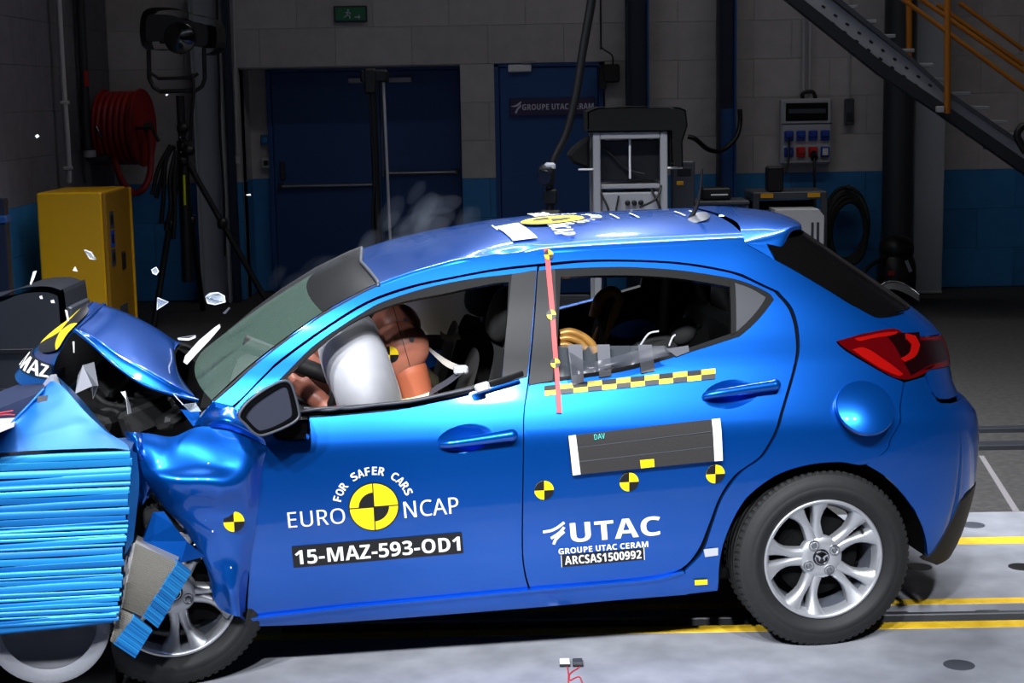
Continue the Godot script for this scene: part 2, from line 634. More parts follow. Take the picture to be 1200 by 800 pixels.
func light_bank(p: Vector3, s: Vector2, energy: float, c: Color, skirt: float) -> void:
	var t := thing("light_bank", "long white light bank hanging %s" % ("over the car's roof" if p.z > -8.0 else "over the dark floor behind the car"), "lamp", p)
	put(t, "housing", box(s.x + 0.1, 0.16, s.y + 0.1), M.panel, at(Vector3(0, 0.1, 0)))
	var glow := mat(c, 0.6)
	glow.emission_enabled = true
	glow.emission = c
	glow.emission_energy_multiplier = 1.5
	put(t, "diffuser", box(s.x, 0.02, s.y), glow, at(Vector3(0, 0.01, 0)))
	for k in [-1, 1]:
		put(t, "barn_door", box(s.x + 0.1, skirt, 0.02), M.dark_pipe, at(Vector3(0, 0.02 - skirt / 2, k * (s.y / 2 + 0.04))))
		put(t, "barn_door", box(0.02, skirt, s.y + 0.1), M.dark_pipe, at(Vector3(k * (s.x / 2 + 0.04), 0.02 - skirt / 2, 0)))
		put(t, "hanger", rod(Vector3(k * s.x * 0.4, 0.18, 0), Vector3(k * s.x * 0.4, 6.45 - p.y, 0), 0.015), M.dark_pipe)
	var l := AreaLight3D.new()
	l.name = "area_light"
	l.area_size = s
	l.light_color = c
	l.light_energy = energy
	l.shadow_enabled = true
	l.light_specular = 1.0
	l.transform = Transform3D(Basis(Vector3.RIGHT, -PI / 2), Vector3(0, -0.02, 0))
	l.set("area_range", 30.0)
	l.set("area_attenuation", 2.0)
	t.add_child(l)

# ---------------------------------------------------------------- the car
func backing(parent: Node, poly: PackedVector2Array, holes: Array, far: bool) -> void:
	var g := Geometry2D.offset_polygon(poly, 0.008)
	if g.size() > 0: put(parent, "inner_panel", patch(g[0], -0.016, 0.07, holes, 0.0, far), M.dark)

func wide(p: PackedVector2Array, d := 0.003) -> PackedVector2Array:
	return Geometry2D.offset_polygon(p, d)[0]

func door(far: bool) -> void:
	# front door
	var fd := wide(soft(PackedVector2Array([Vector2(-0.697, 0.928), Vector2(-0.6, 1.016), Vector2(-0.54, 1.065), Vector2(-0.398, 1.157), Vector2(-0.253, 1.235), Vector2(-0.108, 1.279), Vector2(0.038, 1.305), Vector2(0.181, 1.325), Vector2(0.323, 1.336), Vector2(0.29, 1.141), Vector2(0.262, 0.973), Vector2(0.238, 0.859), Vector2(0.23, 0.661), Vector2(0.226, 0.422), Vector2(0.235, 0.323), Vector2(0.25, 0.264), Vector2(-0.091, 0.254), Vector2(-0.377, 0.241), Vector2(-0.691, 0.221), Vector2(-0.686, 0.323), Vector2(-0.657, 0.472), Vector2(-0.634, 0.617), Vector2(-0.615, 0.746), Vector2(-0.599, 0.814), Vector2(-0.633, 0.868)])))
	var fw := soft(PackedVector2Array([Vector2(-0.528, 1.016), Vector2(-0.445, 1.086), Vector2(-0.367, 1.145), Vector2(-0.286, 1.191), Vector2(-0.185, 1.228), Vector2(-0.099, 1.247), Vector2(-0.006, 1.26), Vector2(0.09, 1.276), Vector2(0.178, 1.289), Vector2(0.225, 1.291), Vector2(0.204, 1.144), Vector2(0.179, 0.984), Vector2(0.012, 0.948), Vector2(-0.168, 0.923), Vector2(-0.355, 0.915), Vector2(-0.488, 0.907)]))
	var ft := soft(PackedVector2Array([Vector2(-0.63, 0.939), Vector2(-0.545, 1.014), Vector2(-0.444, 1.105), Vector2(-0.344, 1.169), Vector2(-0.271, 1.209), Vector2(-0.199, 1.242), Vector2(-0.053, 1.28), Vector2(0.092, 1.303), Vector2(0.248, 1.316), Vector2(0.319, 1.325), Vector2(0.288, 1.141), Vector2(0.26, 0.991), Vector2(0.184, 0.97), Vector2(0.083, 0.95), Vector2(-0.132, 0.908), Vector2(-0.356, 0.894), Vector2(-0.489, 0.891), Vector2(-0.605, 0.888)]))
	var cups := []
	for c in [Vector2(0.045, 0.802), Vector2(0.949, 0.906)]:
		var cup := PackedVector2Array()
		for k in 28:
			var a := TAU * k / 28
			cup.append(c + Vector2(cos(a) * 0.092 + 0.02 * sin(a), sin(a) * 0.047))
		cups.append(cup)
	var f := put(car, "front_door", patch(fd, 0.0, 0.035, [fw, cups[0]], 0.014, far), M.paint)
	backing(f, fd, [fw, cups[0]], far)
	put(f, "window_trim", patch(wide(ft, 0.002), 0.0025, 0.04, [fw], 0.02, far), M.trim)
	put(f, "pillar_cover", patch(wide(soft(PackedVector2Array([Vector2(0.241, 1.312), Vector2(0.318, 1.321), Vector2(0.288, 1.141), Vector2(0.262, 0.991), Vector2(0.183, 0.975), Vector2(0.206, 1.13)])), 0.004), 0.005, 0.04, [], 0.004, far), M.pillar)
	put(f, "belt_seal", patch(soft(PackedVector2Array([Vector2(-0.488, 0.912), Vector2(-0.355, 0.919), Vector2(-0.167, 0.927), Vector2(0.012, 0.952), Vector2(0.18, 0.986), Vector2(0.182, 0.976), Vector2(0.011, 0.941), Vector2(-0.168, 0.914), Vector2(-0.356, 0.904), Vector2(-0.489, 0.896)])), 0.012, 0.04, [], 0.012, far), M.black)
	# rear door
	var rd := wide(soft(PackedVector2Array([Vector2(0.337, 1.335), Vector2(0.521, 1.345), Vector2(0.743, 1.336), Vector2(0.891, 1.317), Vector2(1.04, 1.282), Vector2(1.173, 1.229), Vector2(1.202, 1.169), Vector2(1.179, 1.067), Vector2(1.155, 0.992), Vector2(1.107, 0.877), Vector2(1.045, 0.73), Vector2(1.013, 0.681), Vector2(0.952, 0.634), Vector2(0.903, 0.561), Vector2(0.867, 0.462), Vector2(0.833, 0.375), Vector2(0.779, 0.312), Vector2(0.688, 0.285), Vector2(0.49, 0.277), Vector2(0.262, 0.268), Vector2(0.246, 0.328), Vector2(0.237, 0.421), Vector2(0.24, 0.66), Vector2(0.248, 0.858), Vector2(0.273, 0.972), Vector2(0.302, 1.141)])))
	var rw := soft(PackedVector2Array([Vector2(0.404, 1.302), Vector2(0.531, 1.303), Vector2(0.664, 1.299), Vector2(0.796, 1.287), Vector2(0.884, 1.273), Vector2(0.986, 1.253), Vector2(0.972, 1.101), Vector2(0.786, 1.051), Vector2(0.583, 1.006), Vector2(0.401, 0.983), Vector2(0.367, 0.987), Vector2(0.38, 1.138)]))
	var qw := soft(PackedVector2Array([Vector2(1.008, 1.266), Vector2(1.074, 1.245), Vector2(1.127, 1.216), Vector2(1.102, 1.194), Vector2(1.002, 1.114), Vector2(0.99, 1.108)]))
	var rt := soft(PackedVector2Array([Vector2(0.336, 1.324), Vector2(0.389, 1.327), Vector2(0.534, 1.328), Vector2(0.667, 1.324), Vector2(0.829, 1.308), Vector2(0.996, 1.278), Vector2(1.079, 1.256), Vector2(1.144, 1.227), Vector2(1.156, 1.207), Vector2(1.123, 1.185), Vector2(1.012, 1.102), Vector2(0.976, 1.087), Vector2(0.785, 1.038), Vector2(0.582, 0.993), Vector2(0.365, 0.971), Vector2(0.27, 0.964), Vector2(0.273, 0.972), Vector2(0.302, 1.141)]))
	var r := put(car, "rear_door", patch(rd, 0.0, 0.035, [rw, cups[1]], 0.014, far), M.paint)
	backing(r, rd, [rw, cups[1]], far)
	put(r, "window_trim", patch(wide(rt, 0.002), 0.0025, 0.04, [rw, qw], 0.02, far), M.trim)
	put(r, "quarter_window", patch(qw, 0.001, 0.04, [], 0.006, far), M.quarter)
	put(r, "pillar_cover", patch(wide(soft(PackedVector2Array([Vector2(0.331, 1.32), Vector2(0.383, 1.323), Vector2(0.368, 1.138), Vector2(0.345, 0.975), Vector2(0.273, 0.965), Vector2(0.302, 1.141)])), 0.004), 0.005, 0.04, [], 0.004, far), M.pillar)
	put(r, "window_divider", patch(PackedVector2Array([Vector2(0.988, 1.262), Vector2(1.006, 1.258), Vector2(0.99, 1.103), Vector2(0.971, 1.095)]), 0.006, 0.05, [], 0.01, far), M.trim)
	put(r, "lowered_glass", patch(PackedVector2Array([Vector2(0.379, 1.086), Vector2(0.744, 1.073), Vector2(0.771, 1.049), Vector2(0.583, 1.004), Vector2(0.401, 0.981), Vector2(0.369, 0.984)]), -0.02, 0.05, [], 0.003, far), M.faint_glass)
	if far:
		for c in cups: put(f if c == cups[0] else r, "handle_cup", patch(c, -0.004, 0.04, [], 0.0, true), M.paint)
		return
	# handles
	for h in [[f, PackedVector2Array([Vector2(-0.034, 0.789), Vector2(0.087, 0.798), Vector2(0.195, 0.807)]), Vector2(0.045, 0.802), cups[0]], [r, PackedVector2Array([Vector2(0.86, 0.901), Vector2(0.982, 0.913), Vector2(1.082, 0.924)]), Vector2(0.949, 0.906), cups[1]]]:
		var c: Vector2 = h[2]
		var hd := put(h[0], "door_handle", patch(h[3], 0.0, 0.02, [], 0.0, false, func(p: Vector2, o: float) -> Vector3: return on_skin(p, o - 0.022 * maxf(0.0, 1.0 - Vector2((p.x - c.x) / 0.092, (p.y - c.y) / 0.047).length_squared()))), M.paint)
		var line := PackedVector3Array()
		for p in smooth2(h[1], 5, false): line.append(on_skin(p, 0.026))
		line[0] = on_skin(h[1][0], 0.006)
		line[1] = on_skin(smooth2(h[1], 5, false)[1], 0.02)
		put(hd, "grip", join([[tube(line, 0.0135, 12, false, 0.02), Transform3D()], [ball(Vector3(0.022, 0.0205, 0.02), 16), at(line[line.size() - 1])]]), M.paint)

func the_car() -> void:
	car = thing("crashed_car", "bright blue five-door hatchback with its front end crushed against the blue barrier", "car", Vector3(-0.315, 0, -6.055))
	car.basis = Basis(Vector3.UP, 0.13150)
	for far in [false, true]:
		door(far)
		var frame := wide(soft(PackedVector2Array([Vector2(-0.707, 0.939), Vector2(-0.603, 1.03), Vector2(-0.546, 1.079), Vector2(-0.403, 1.171), Vector2(-0.258, 1.249), Vector2(-0.113, 1.293), Vector2(0.033, 1.318), Vector2(0.18, 1.339), Vector2(0.33, 1.351), Vector2(0.523, 1.359), Vector2(0.745, 1.349), Vector2(0.893, 1.331), Vector2(1.057, 1.295), Vector2(1.132, 1.388), Vector2(1.113, 1.404), Vector2(0.843, 1.401), Vector2(0.542, 1.394), Vector2(0.355, 1.388), Vector2(0.245, 1.381), Vector2(0.098, 1.371), Vector2(-0.014, 1.352), Vector2(-0.122, 1.326), Vector2(-0.209, 1.299), Vector2(-0.268, 1.276), Vector2(-0.398, 1.213), Vector2(-0.541, 1.124), Vector2(-0.655, 1.042), Vector2(-0.767, 0.951), Vector2(-0.77, 0.931)])))
		put(car, "roof_rail", patch(frame, 0.0, 0.035, [], 0.012, far), M.paint)
		backing(car, frame, [], far)
		var quarter := wide(soft(PackedVector2Array([Vector2(1.06, 1.293), Vector2(1.2, 1.236), Vector2(1.228, 1.173), Vector2(1.199, 1.066), Vector2(1.172, 0.991), Vector2(1.123, 0.876), Vector2(1.058, 0.723), Vector2(1.028, 0.677), Vector2(0.972, 0.629), Vector2(0.918, 0.551), Vector2(0.885, 0.452), Vector2(0.855, 0.361), Vector2(0.798, 0.298), Vector2(0.811, 0.21), Vector2(0.912, 0.217), Vector2(0.91, 0.32), Vector2(0.925, 0.407), Vector2(0.964, 0.503), Vector2(1.021, 0.584), Vector2(1.086, 0.637), Vector2(1.17, 0.662), Vector2(1.263, 0.664), Vector2(1.346, 0.65), Vector2(1.428, 0.696), Vector2(1.453, 0.742), Vector2(1.551, 0.826), Vector2(1.619, 0.912), Vector2(1.527, 0.939), Vector2(1.415, 0.992), Vector2(1.352, 1.031), Vector2(1.331, 1.061), Vector2(1.482, 1.084), Vector2(1.703, 1.092), Vector2(1.656, 1.126), Vector2(1.563, 1.171), Vector2(1.491, 1.223), Vector2(1.395, 1.28), Vector2(1.289, 1.328), Vector2(1.135, 1.385)])))
		put(car, "rear_quarter_panel", patch(quarter, 0.0, 0.035, [], 0.014, far), M.paint)
		backing(car, quarter, [], far)
		var sill := soft(PackedVector2Array([Vector2(-0.691, 0.211), Vector2(-0.377, 0.231), Vector2(-0.091, 0.244), Vector2(0.25, 0.258), Vector2(0.491, 0.265), Vector2(0.689, 0.274), Vector2(0.798, 0.291), Vector2(0.808, 0.208), Vector2(0.495, 0.2), Vector2(0.297, 0.192), Vector2(-0.378, 0.176), Vector2(-0.693, 0.182)]))
		put(car, "sill", patch(sill, 0.004, 0.04, [], 0.05, far), M.paint)
		put(car, "sill_lip", patch(soft(PackedVector2Array([Vector2(-0.691, 0.219), Vector2(-0.377, 0.24), Vector2(-0.091, 0.252), Vector2(0.25, 0.266), Vector2(0.49, 0.273), Vector2(0.688, 0.282), Vector2(0.786, 0.303), Vector2(0.789, 0.295), Vector2(0.689, 0.272), Vector2(0.491, 0.264), Vector2(0.25, 0.257), Vector2(-0.091, 0.243), Vector2(-0.377, 0.231), Vector2(-0.691, 0.209)])), 0.012, 0.05, [], 0.012, far), M.paint)
		var bumper := PackedVector2Array([Vector2(1.63, 0.912), Vector2(1.562, 0.825), Vector2(1.46, 0.739), Vector2(1.435, 0.692), Vector2(1.352, 0.646), Vector2(1.44, 0.591), Vector2(1.549, 0.497), Vector2(1.661, 0.388), Vector2(1.757, 0.28), Vector2(1.945, 0.289)])
		for v in [Vector2(1.85, 0.37), Vector2(1.93, 0.47), Vector2(2.1, 0.5), Vector2(3, 0.5), Vector2(3, 0.815), Vector2(1.97, 0.82), Vector2(1.82, 0.86)]: bumper.append(v)
		bumper.append(Vector2(1.79, 0.923))
		bumper = soft(bumper)
		put(car, "rear_bumper", patch(bumper, 0.0, 0.04, [], 0.02, far), M.paint)
		var skirt := PackedVector2Array([Vector2(1.72, 0.27), Vector2(1.79, 0.29), Vector2(1.85, 0.365), Vector2(1.93, 0.465), Vector2(2.1, 0.495), Vector2(3, 0.495), Vector2(3, 0.24), Vector2(1.9, 0.23)])
		put(car, "bumper_skirt", patch(skirt, 0.004, 0.04, [], 0.02, far), M.black)
		var gate := PackedVector2Array([Vector2(1.641, 1.129), Vector2(1.707, 1.087)])
		for v in [Vector2(1.79, 1.058), Vector2(2.25, 1.042), Vector2(2.25, 0.93), Vector2(1.80, 0.945), Vector2(1.81, 0.875), Vector2(1.98, 0.835), Vector2(3, 0.83), Vector2(3, 1.138), Vector2(1.8, 1.136)]: gate.append(v)
		gate.append_array(PackedVector2Array([Vector2(1.967, 1.131), Vector2(1.736, 1.126)]))
		put(car, "tailgate", patch(soft(gate), 0.001, 0.04, [], 0.012, far), M.paint)
		var lamp := PackedVector2Array([Vector2(1.338, 1.061), Vector2(1.477, 1.079), Vector2(1.695, 1.088)])
		for v in [Vector2(1.79, 1.054), Vector2(2.22, 1.036), Vector2(2.22, 0.935), Vector2(1.76, 0.945)]: lamp.append(v)
		lamp.append_array(PackedVector2Array([Vector2(1.905, 0.956), Vector2(1.763, 0.93), Vector2(1.633, 0.92), Vector2(1.537, 0.941), Vector2(1.424, 0.997), Vector2(1.362, 1.036)]))
		var tl := put(car, "tail_lamp", patch(soft(lamp), 0.006, 0.03, [], 0.02, far), M.lamp)
		var inner := PackedVector2Array([Vector2(1.601, 1.073), Vector2(1.871, 1.066)])
		for v in [Vector2(1.82, 1.04), Vector2(2.1, 1.025), Vector2(2.1, 0.96)]: inner.append(v)
		inner.append_array(PackedVector2Array([Vector2(1.838, 0.957), Vector2(1.671, 0.932), Vector2(1.631, 0.99)]))
		put(tl, "dark_lens", patch(soft(inner), 0.009, 0.03, [], 0.004, far), M.lamp_dark)
		put(tl, "reflector", patch(soft(PackedVector2Array([Vector2(1.385, 1.03), Vector2(1.447, 1.033), Vector2(1.529, 0.989), Vector2(1.621, 0.937), Vector2(1.584, 0.934), Vector2(1.497, 0.963), Vector2(1.426, 1.002)])), 0.0095, 0.03, [], 0.004, far), M.lamp_hot)
		put(tl, "brake_lamp", patch(soft(PackedVector2Array([Vector2(1.736, 1.067), Vector2(1.797, 1.055), Vector2(1.787, 1.026), Vector2(1.723, 0.991), Vector2(1.641, 0.975), Vector2(1.619, 0.988), Vector2(1.685, 1.004), Vector2(1.725, 1.029), Vector2(1.713, 1.05)])), 0.013, 0.03, [], 0.006, far), M.lamp_hot)
		put(tl, "top_reflector", patch(soft(PackedVector2Array([Vector2(1.421, 1.066), Vector2(1.574, 1.077), Vector2(1.695, 1.077), Vector2(1.652, 1.068), Vector2(1.506, 1.062), Vector2(1.438, 1.056)])), 0.0095, 0.03, [], 0.004, far), M.lamp_hot)
		var glass := PackedVector2Array([Vector2(1.292, 1.331), Vector2(1.4, 1.283), Vector2(1.496, 1.226), Vector2(1.569, 1.174), Vector2(1.641, 1.131), Vector2(1.74, 1.127), Vector2(1.975, 1.132)])
		for v in [Vector2(1.8, 1.138), Vector2(3, 1.14), Vector2(3, 1.425), Vector2(1.29, 1.398)]: glass.append(v)
		put(car, "rear_window", patch(soft(glass), 0.003, 0.04, [], 0.006, far), M.rear_glass)
		put(car, "underbody", prism(PackedVector2Array([Vector2(-0.9, 0.2), Vector2(0.92, 0.2), Vector2(0.92, 0.55), Vector2(-0.9, 0.55)]), 0.02), M.dark, at(Vector3(0, 0, -0.7 if far else 0.72)))
	# roof
	var rail := PackedVector2Array([Vector2(-0.209, 1.299), Vector2(-0.122, 1.326), Vector2(-0.014, 1.352), Vector2(0.098, 1.371), Vector2(0.245, 1.381), Vector2(0.355, 1.388), Vector2(0.542, 1.394), Vector2(0.843, 1.401), Vector2(1.128, 1.405)])
	var crown := [Vector2(-0.21, 1.31), Vector2(-0.1, 1.343), Vector2(0.05, 1.388), Vector2(0.2, 1.423), Vector2(0.36, 1.446), Vector2(0.52, 1.457), Vector2(0.7, 1.461), Vector2(0.9, 1.464), Vector2(1.1, 1.466)]
	var lines := []
	for k in rail.size():
		var p := rail[k]
		var row := PackedVector3Array()
		var half := [on_skin(p - Vector2(0, 0.008), 0.0), on_skin(p, 0.0)]
		var w: float = half[1].z
		var top := crom(crown, p.x)
		var dy: float = top - p.y
		for q in [[0.985, 0.08], [0.95, 0.22], [0.88, 0.42], [0.7, 0.70], [0.45, 0.90], [0.2, 0.985]]:
			half.append(Vector3(half[1].x - 0.03 * (1.0 - q[0]) * (1.0 if k == 0 else 0.0), p.y + 0.004 + (dy - 0.004) * q[1], w * q[0]))
		# the buckle in the roof above the centre pillar
		if k == 4:
			for q in [1, 2, 3]: half[q] += Vector3(0, -0.012, -0.01)
		for v in half: row.append(v)
		row.append(Vector3(half[1].x - (0.03 if k == 0 else 0.0), top, 0))
		for q in range(half.size() - 1, -1, -1): row.append(half[q] * Vector3(1, 1, -1))
		lines.append(row)
	var roof := put(car, "roof", sheet(lines, 2, 6, Vector3.UP), M.paint)
	put(roof, "headliner", sheet(lines, 1, 2, Vector3.UP), M.cloth, at(Vector3(0, -0.03, 0)))
	var head := PackedVector3Array()
	for v in smooth3(lines[0], 3): head.append(v + Vector3(-0.006, 0.002, 0))
	put(roof, "header_moulding", tube(head, 0.007, 6), M.smoked)
	roof_stickers(lines, roof)
	# spoiler
	var sp := []
	for row in [[Vector3(1.072, 1.388, 0.585), Vector3(1.056, 1.404, 0.565), Vector3(1.085, 1.452, 0.4), Vector3(1.085, 1.466, 0)], [Vector3(1.122, 1.36, 0.592), Vector3(1.143, 1.416, 0.56), Vector3(1.2, 1.456, 0.4), Vector3(1.21, 1.464, 0)], [Vector3(1.168, 1.332, 0.6), Vector3(1.22, 1.431, 0.55), Vector3(1.31, 1.444, 0.4), Vector3(1.34, 1.455, 0)], [Vector3(1.174, 1.331, 0.6), Vector3(1.238, 1.421, 0.54), Vector3(1.325, 1.425, 0.4), Vector3(1.355, 1.435, 0)]]:
		var full := PackedVector3Array()
		for v in row: full.append(v)
		for k in [2, 1, 0]: full.append(row[k] * Vector3(1, 1, -1))
		sp.append(full)
	put(car, "spoiler", sheet(sp, 5, 5, Vector3.UP), M.paint)
	# windscreen
	var near := PackedVector2Array([Vector2(-0.767, 0.951), Vector2(-0.655, 1.042), Vector2(-0.541, 1.124), Vector2(-0.398, 1.213), Vector2(-0.268, 1.276), Vector2(-0.209, 1.299)])
	var wl := []
	for k in near.size():
		var e := on_skin(near[k], -0.004)
		var b := lerpf(0.10, 0.02, float(k) / 5)
		var row := PackedVector3Array()
		for q in [1.0, 0.94, 0.75, 0.5, 0.25, 0.0, -0.25, -0.5, -0.75, -0.94, -1.0]:
			row.append(Vector3(e.x - b * (1.0 - q * q), e.y + 0.01 * (1.0 - q * q), e.z * q))
		wl.append(row)
	var ws := put(car, "windscreen", sheet(wl.slice(0, 4), 2, 4, Vector3(-1, 1, 0)), M.screen)
	put(ws, "screen_edge", tube(PackedVector3Array([wl[5][0], wl[4][0], wl[3][0], wl[2][0], wl[1][0], wl[0][0]]), 0.006, 6), M.black)
	put(ws, "screen_edge", tube(PackedVector3Array([wl[5][10], wl[4][10], wl[3][10], wl[2][10], wl[1][10], wl[0][10]]), 0.02, 6), M.black)
	put(ws, "shade_band", sheet(wl.slice(3), 2, 4, Vector3(-1, 1, 0)), M.band)
	put(ws, "mirror_mount", box(0.05, 0.06, 0.1, 0.01), M.black, at(Vector3(-0.33, 1.22, 0)))
	# fuel flap, antenna, wiper
	var fc := Vector2(1.382, 0.838)
	var flap := put(car, "fuel_flap", lathe(PackedVector2Array([Vector2(0.088, -0.02), Vector2(0.101, -0.012), Vector2(0.101, 0.001), Vector2(0.098, 0.004), Vector2(0, 0.005)]), 48), M.paint)
	var fn := (skin_normal(fc.x, fc.y) + Vector3(-0.1, 0.34, 0)).normalized()
	flap.transform = Transform3D(Basis(Vector3.UP.cross(fn).normalized(), fn.cross(Vector3.UP.cross(fn).normalized()), fn), on_skin(fc, 0.028))
	put(flap, "flap_seat", lathe(PackedVector2Array([Vector2(0.09, -0.04), Vector2(0.09, -0.01)]), 32), M.black)
	var an := put(car, "antenna", tube(smooth3(PackedVector3Array([Vector3(0.946, 1.456, 0.26), Vector3(0.971, 1.499, 0.26), Vector3(0.984, 1.555, 0.26), Vector3(0.993, 1.641, 0.26)]), 4), 0.009, 8, false, 0.004), M.trim)
	put(an, "antenna_base", sheet([PackedVector3Array([Vector3(0.925, 1.452, 0.28), Vector3(0.958, 1.471, 0.25), Vector3(0.985, 1.479, 0.23), Vector3(1.014, 1.479, 0.23), Vector3(1.022, 1.47, 0.26)]), PackedVector3Array([Vector3(0.913, 1.451, 0.33), Vector3(0.937, 1.451, 0.36), Vector3(0.965, 1.457, 0.36), Vector3(0.992, 1.462, 0.34), Vector3(1.017, 1.468, 0.28)])], 3, 3, Vector3(0, 1, 1)), M.smoked)
	put(car, "rear_wiper", sheet([PackedVector3Array([Vector3(1.708, 1.164, 0.15), Vector3(1.742, 1.179, 0.12), Vector3(1.787, 1.183, 0.1), Vector3(1.843, 1.168, 0.08), Vector3(1.891, 1.129, 0.1)]), PackedVector3Array([Vector3(1.689, 1.154, 0.2), Vector3(1.716, 1.163, 0.2), Vector3(1.753, 1.165, 0.2), Vector3(1.8, 1.147, 0.2), Vector3(1.852, 1.116, 0.2)])], 4, 3, Vector3(0, 1, 1)), M.dark)
	put(car, "wiper_edge", tube(smooth3(PackedVector3Array([Vector3(1.704, 1.165, 0.16), Vector3(1.739, 1.18, 0.13), Vector3(1.783, 1.185, 0.11), Vector3(1.839, 1.169, 0.09), Vector3(1.887, 1.13, 0.11)]), 5), 0.004, 6), M.chrome)
	put(car, "badge", join([patch(PackedVector2Array([Vector2(2.16, 0.925), Vector2(2.19, 0.93), Vector2(2.2, 0.90), Vector2(2.17, 0.895)]), 0.004, 0.02, [], 0.0), patch(PackedVector2Array([Vector2(2.22, 0.93), Vector2(2.25, 0.935), Vector2(2.26, 0.90), Vector2(2.23, 0.895)]), 0.004, 0.02, [], 0.0)]), M.chrome)
	wheels()
	front_end()
	cabin()
	stickers()
	mirror()

func wheels() -> void:
	var hub := Vector3(1.285, 0.3107, 0.722)
	var w := Node3D.new()
	named(car, "wheel", w)
	w.position = hub
	var prof := PackedVector2Array([Vector2(0.205, -0.088), Vector2(0.25, -0.1), Vector2(0.28, -0.098), Vector2(0.3, -0.086), Vector2(0.3085, -0.07)])
	for g in [-0.045, -0.015, 0.015, 0.045]:
		for q in [[-0.0065, 0.3107], [-0.004, 0.303], [0.004, 0.303], [0.0065, 0.3107]]: prof.append(Vector2(q[1] - absf(g) * 0.02, g + q[0]))
	for q in [[0.3085, 0.07], [0.301, 0.084], [0.298, 0.0865], [0.296, 0.0865], [0.285, 0.0965], [0.263, 0.102], [0.258, 0.1015], [0.256, 0.103], [0.24, 0.1], [0.238, 0.0985], [0.224, 0.091], [0.213, 0.079], [0.209, 0.07]]: prof.append(Vector2(q[0], q[1]))
	var tyre := put(w, "tyre", lathe(prof, 96, 0.5), M.rubber)
	var blocks := []
	for k in 76:
		var b := Basis(Vector3.BACK, TAU * k / 76)
		blocks.append([box(0.009, 0.017, 0.02, 0.002), Transform3D(b * Basis(Vector3.UP, -0.6), b * Vector3(0.305, 0, 0.073))])
		blocks.append([box(0.009, 0.017, 0.02, 0.002), Transform3D(b * Basis(Vector3.UP, 0.6), b * Vector3(0.305, 0, -0.073))])
	var tb := put(tyre, "tread_block", join(blocks), M.rubber)
	tb.set_meta("kind", "stuff")
	var rim := put(w, "rim", lathe(PackedVector2Array([Vector2(0.2, 0.055), Vector2(0.207, 0.07), Vector2(0.2125, 0.078), Vector2(0.2125, 0.083), Vector2(0.208, 0.086), Vector2(0.2, 0.083), Vector2(0.196, 0.072), Vector2(0.188, 0.055), Vector2(0.184, 0.035)]), 96, 0.5), M.alloy)
	put(rim, "barrel", lathe(PackedVector2Array([Vector2(0.2, -0.09), Vector2(0.188, -0.07), Vector2(0.188, 0.045), Vector2(0.184, 0.045), Vector2(0.18, 0.03), Vector2(0.18, -0.08)]), 64, 0.5), M.smoked)
	for k in 5:
		for s in [-1, 1]:
			var a := deg_to_rad(106.0 + 72 * k + 14.5 * s)
			put(rim, "spoke", spoke(s), M.alloy, Transform3D(Basis(Vector3.BACK, a), Vector3.ZERO))
	put(rim, "hub", lathe(PackedVector2Array([Vector2(0.075, 0.02), Vector2(0.078, 0.045), Vector2(0.07, 0.056), Vector2(0.045, 0.059), Vector2(0.03, 0.056), Vector2(0.028, 0.05)]), 40), M.alloy)
	var cap := put(rim, "hub_cap", lathe(PackedVector2Array([Vector2(0.029, 0.04), Vector2(0.029, 0.056), Vector2(0.026, 0.06), Vector2(0, 0.061)]), 32), M.gloss)
	var em := []
	em.append(tube(circle3(0.0225, 0.061, 28), 0.0016, 6, true))
	for s in [-1, 1]:
		em.append([prism(smooth2(PackedVector2Array([Vector2(0, -0.006), Vector2(s * 0.008, 0.006), Vector2(s * 0.021, 0.012), Vector2(s * 0.022, 0.007), Vector2(s * 0.012, 0.001), Vector2(s * 0.009, -0.012), Vector2(s * 0.004, -0.002)]), 3), 0.002), at(Vector3(0, 0, 0.063))])
	put(cap, "emblem", join(em), M.chrome)
	for a in [121.0, 29.0, 210.0, 302.0]:
		var v := Vector3(cos(deg_to_rad(a)), sin(deg_to_rad(a)), 0) * 0.053
		put(rim, "lug_nut", join([[lathe(PackedVector2Array([Vector2(0.0185, 0.05), Vector2(0.0185, 0.063), Vector2(0.0165, 0.063), Vector2(0.0155, 0.052)]), 20), at(v)], [lathe(PackedVector2Array([Vector2(0.011, 0.045), Vector2(0.011, 0.062), Vector2(0.008, 0.067), Vector2(0, 0.068)]), 6, 0.9), at(v)]]), M.steel)
		put(rim, "nut_well", lathe(PackedVector2Array([Vector2(0.0155, 0.0555), Vector2(0, 0.0555)]), 16), M.black, at(v))
	put(rim, "valve", rod(Vector3(0.148, 0.093, 0.04), Vector3(0.14, 0.088, 0.075), 0.005), M.black)
	put(w, "brake_drum", lathe(PackedVector2Array([Vector2(0.02, -0.06), Vector2(0.148, -0.055), Vector2(0.148, 0.0), Vector2(0.13, 0.008), Vector2(0, 0.01)]), 40), M.dark)
	var f := w.duplicate()
	f.name = "wheel_001"
	car.add_child(f, true)
	f.position = Vector3(-0.932, 0.281, 0.72) + Vector3(0, 0.008, 0)
	f.position.y = 0.315
	f.basis = Basis(Vector3.UP, 0.12) * Basis(Vector3.BACK, 0.5)
	for k in 2:
		var g := w.duplicate()
		g.name = "wheel_%03d" % (k + 2)
		car.add_child(g, true)
		g.position = Vector3(hub.x if k == 0 else -1.05, hub.y, -hub.z)
		g.basis = Basis(Vector3.UP, PI)
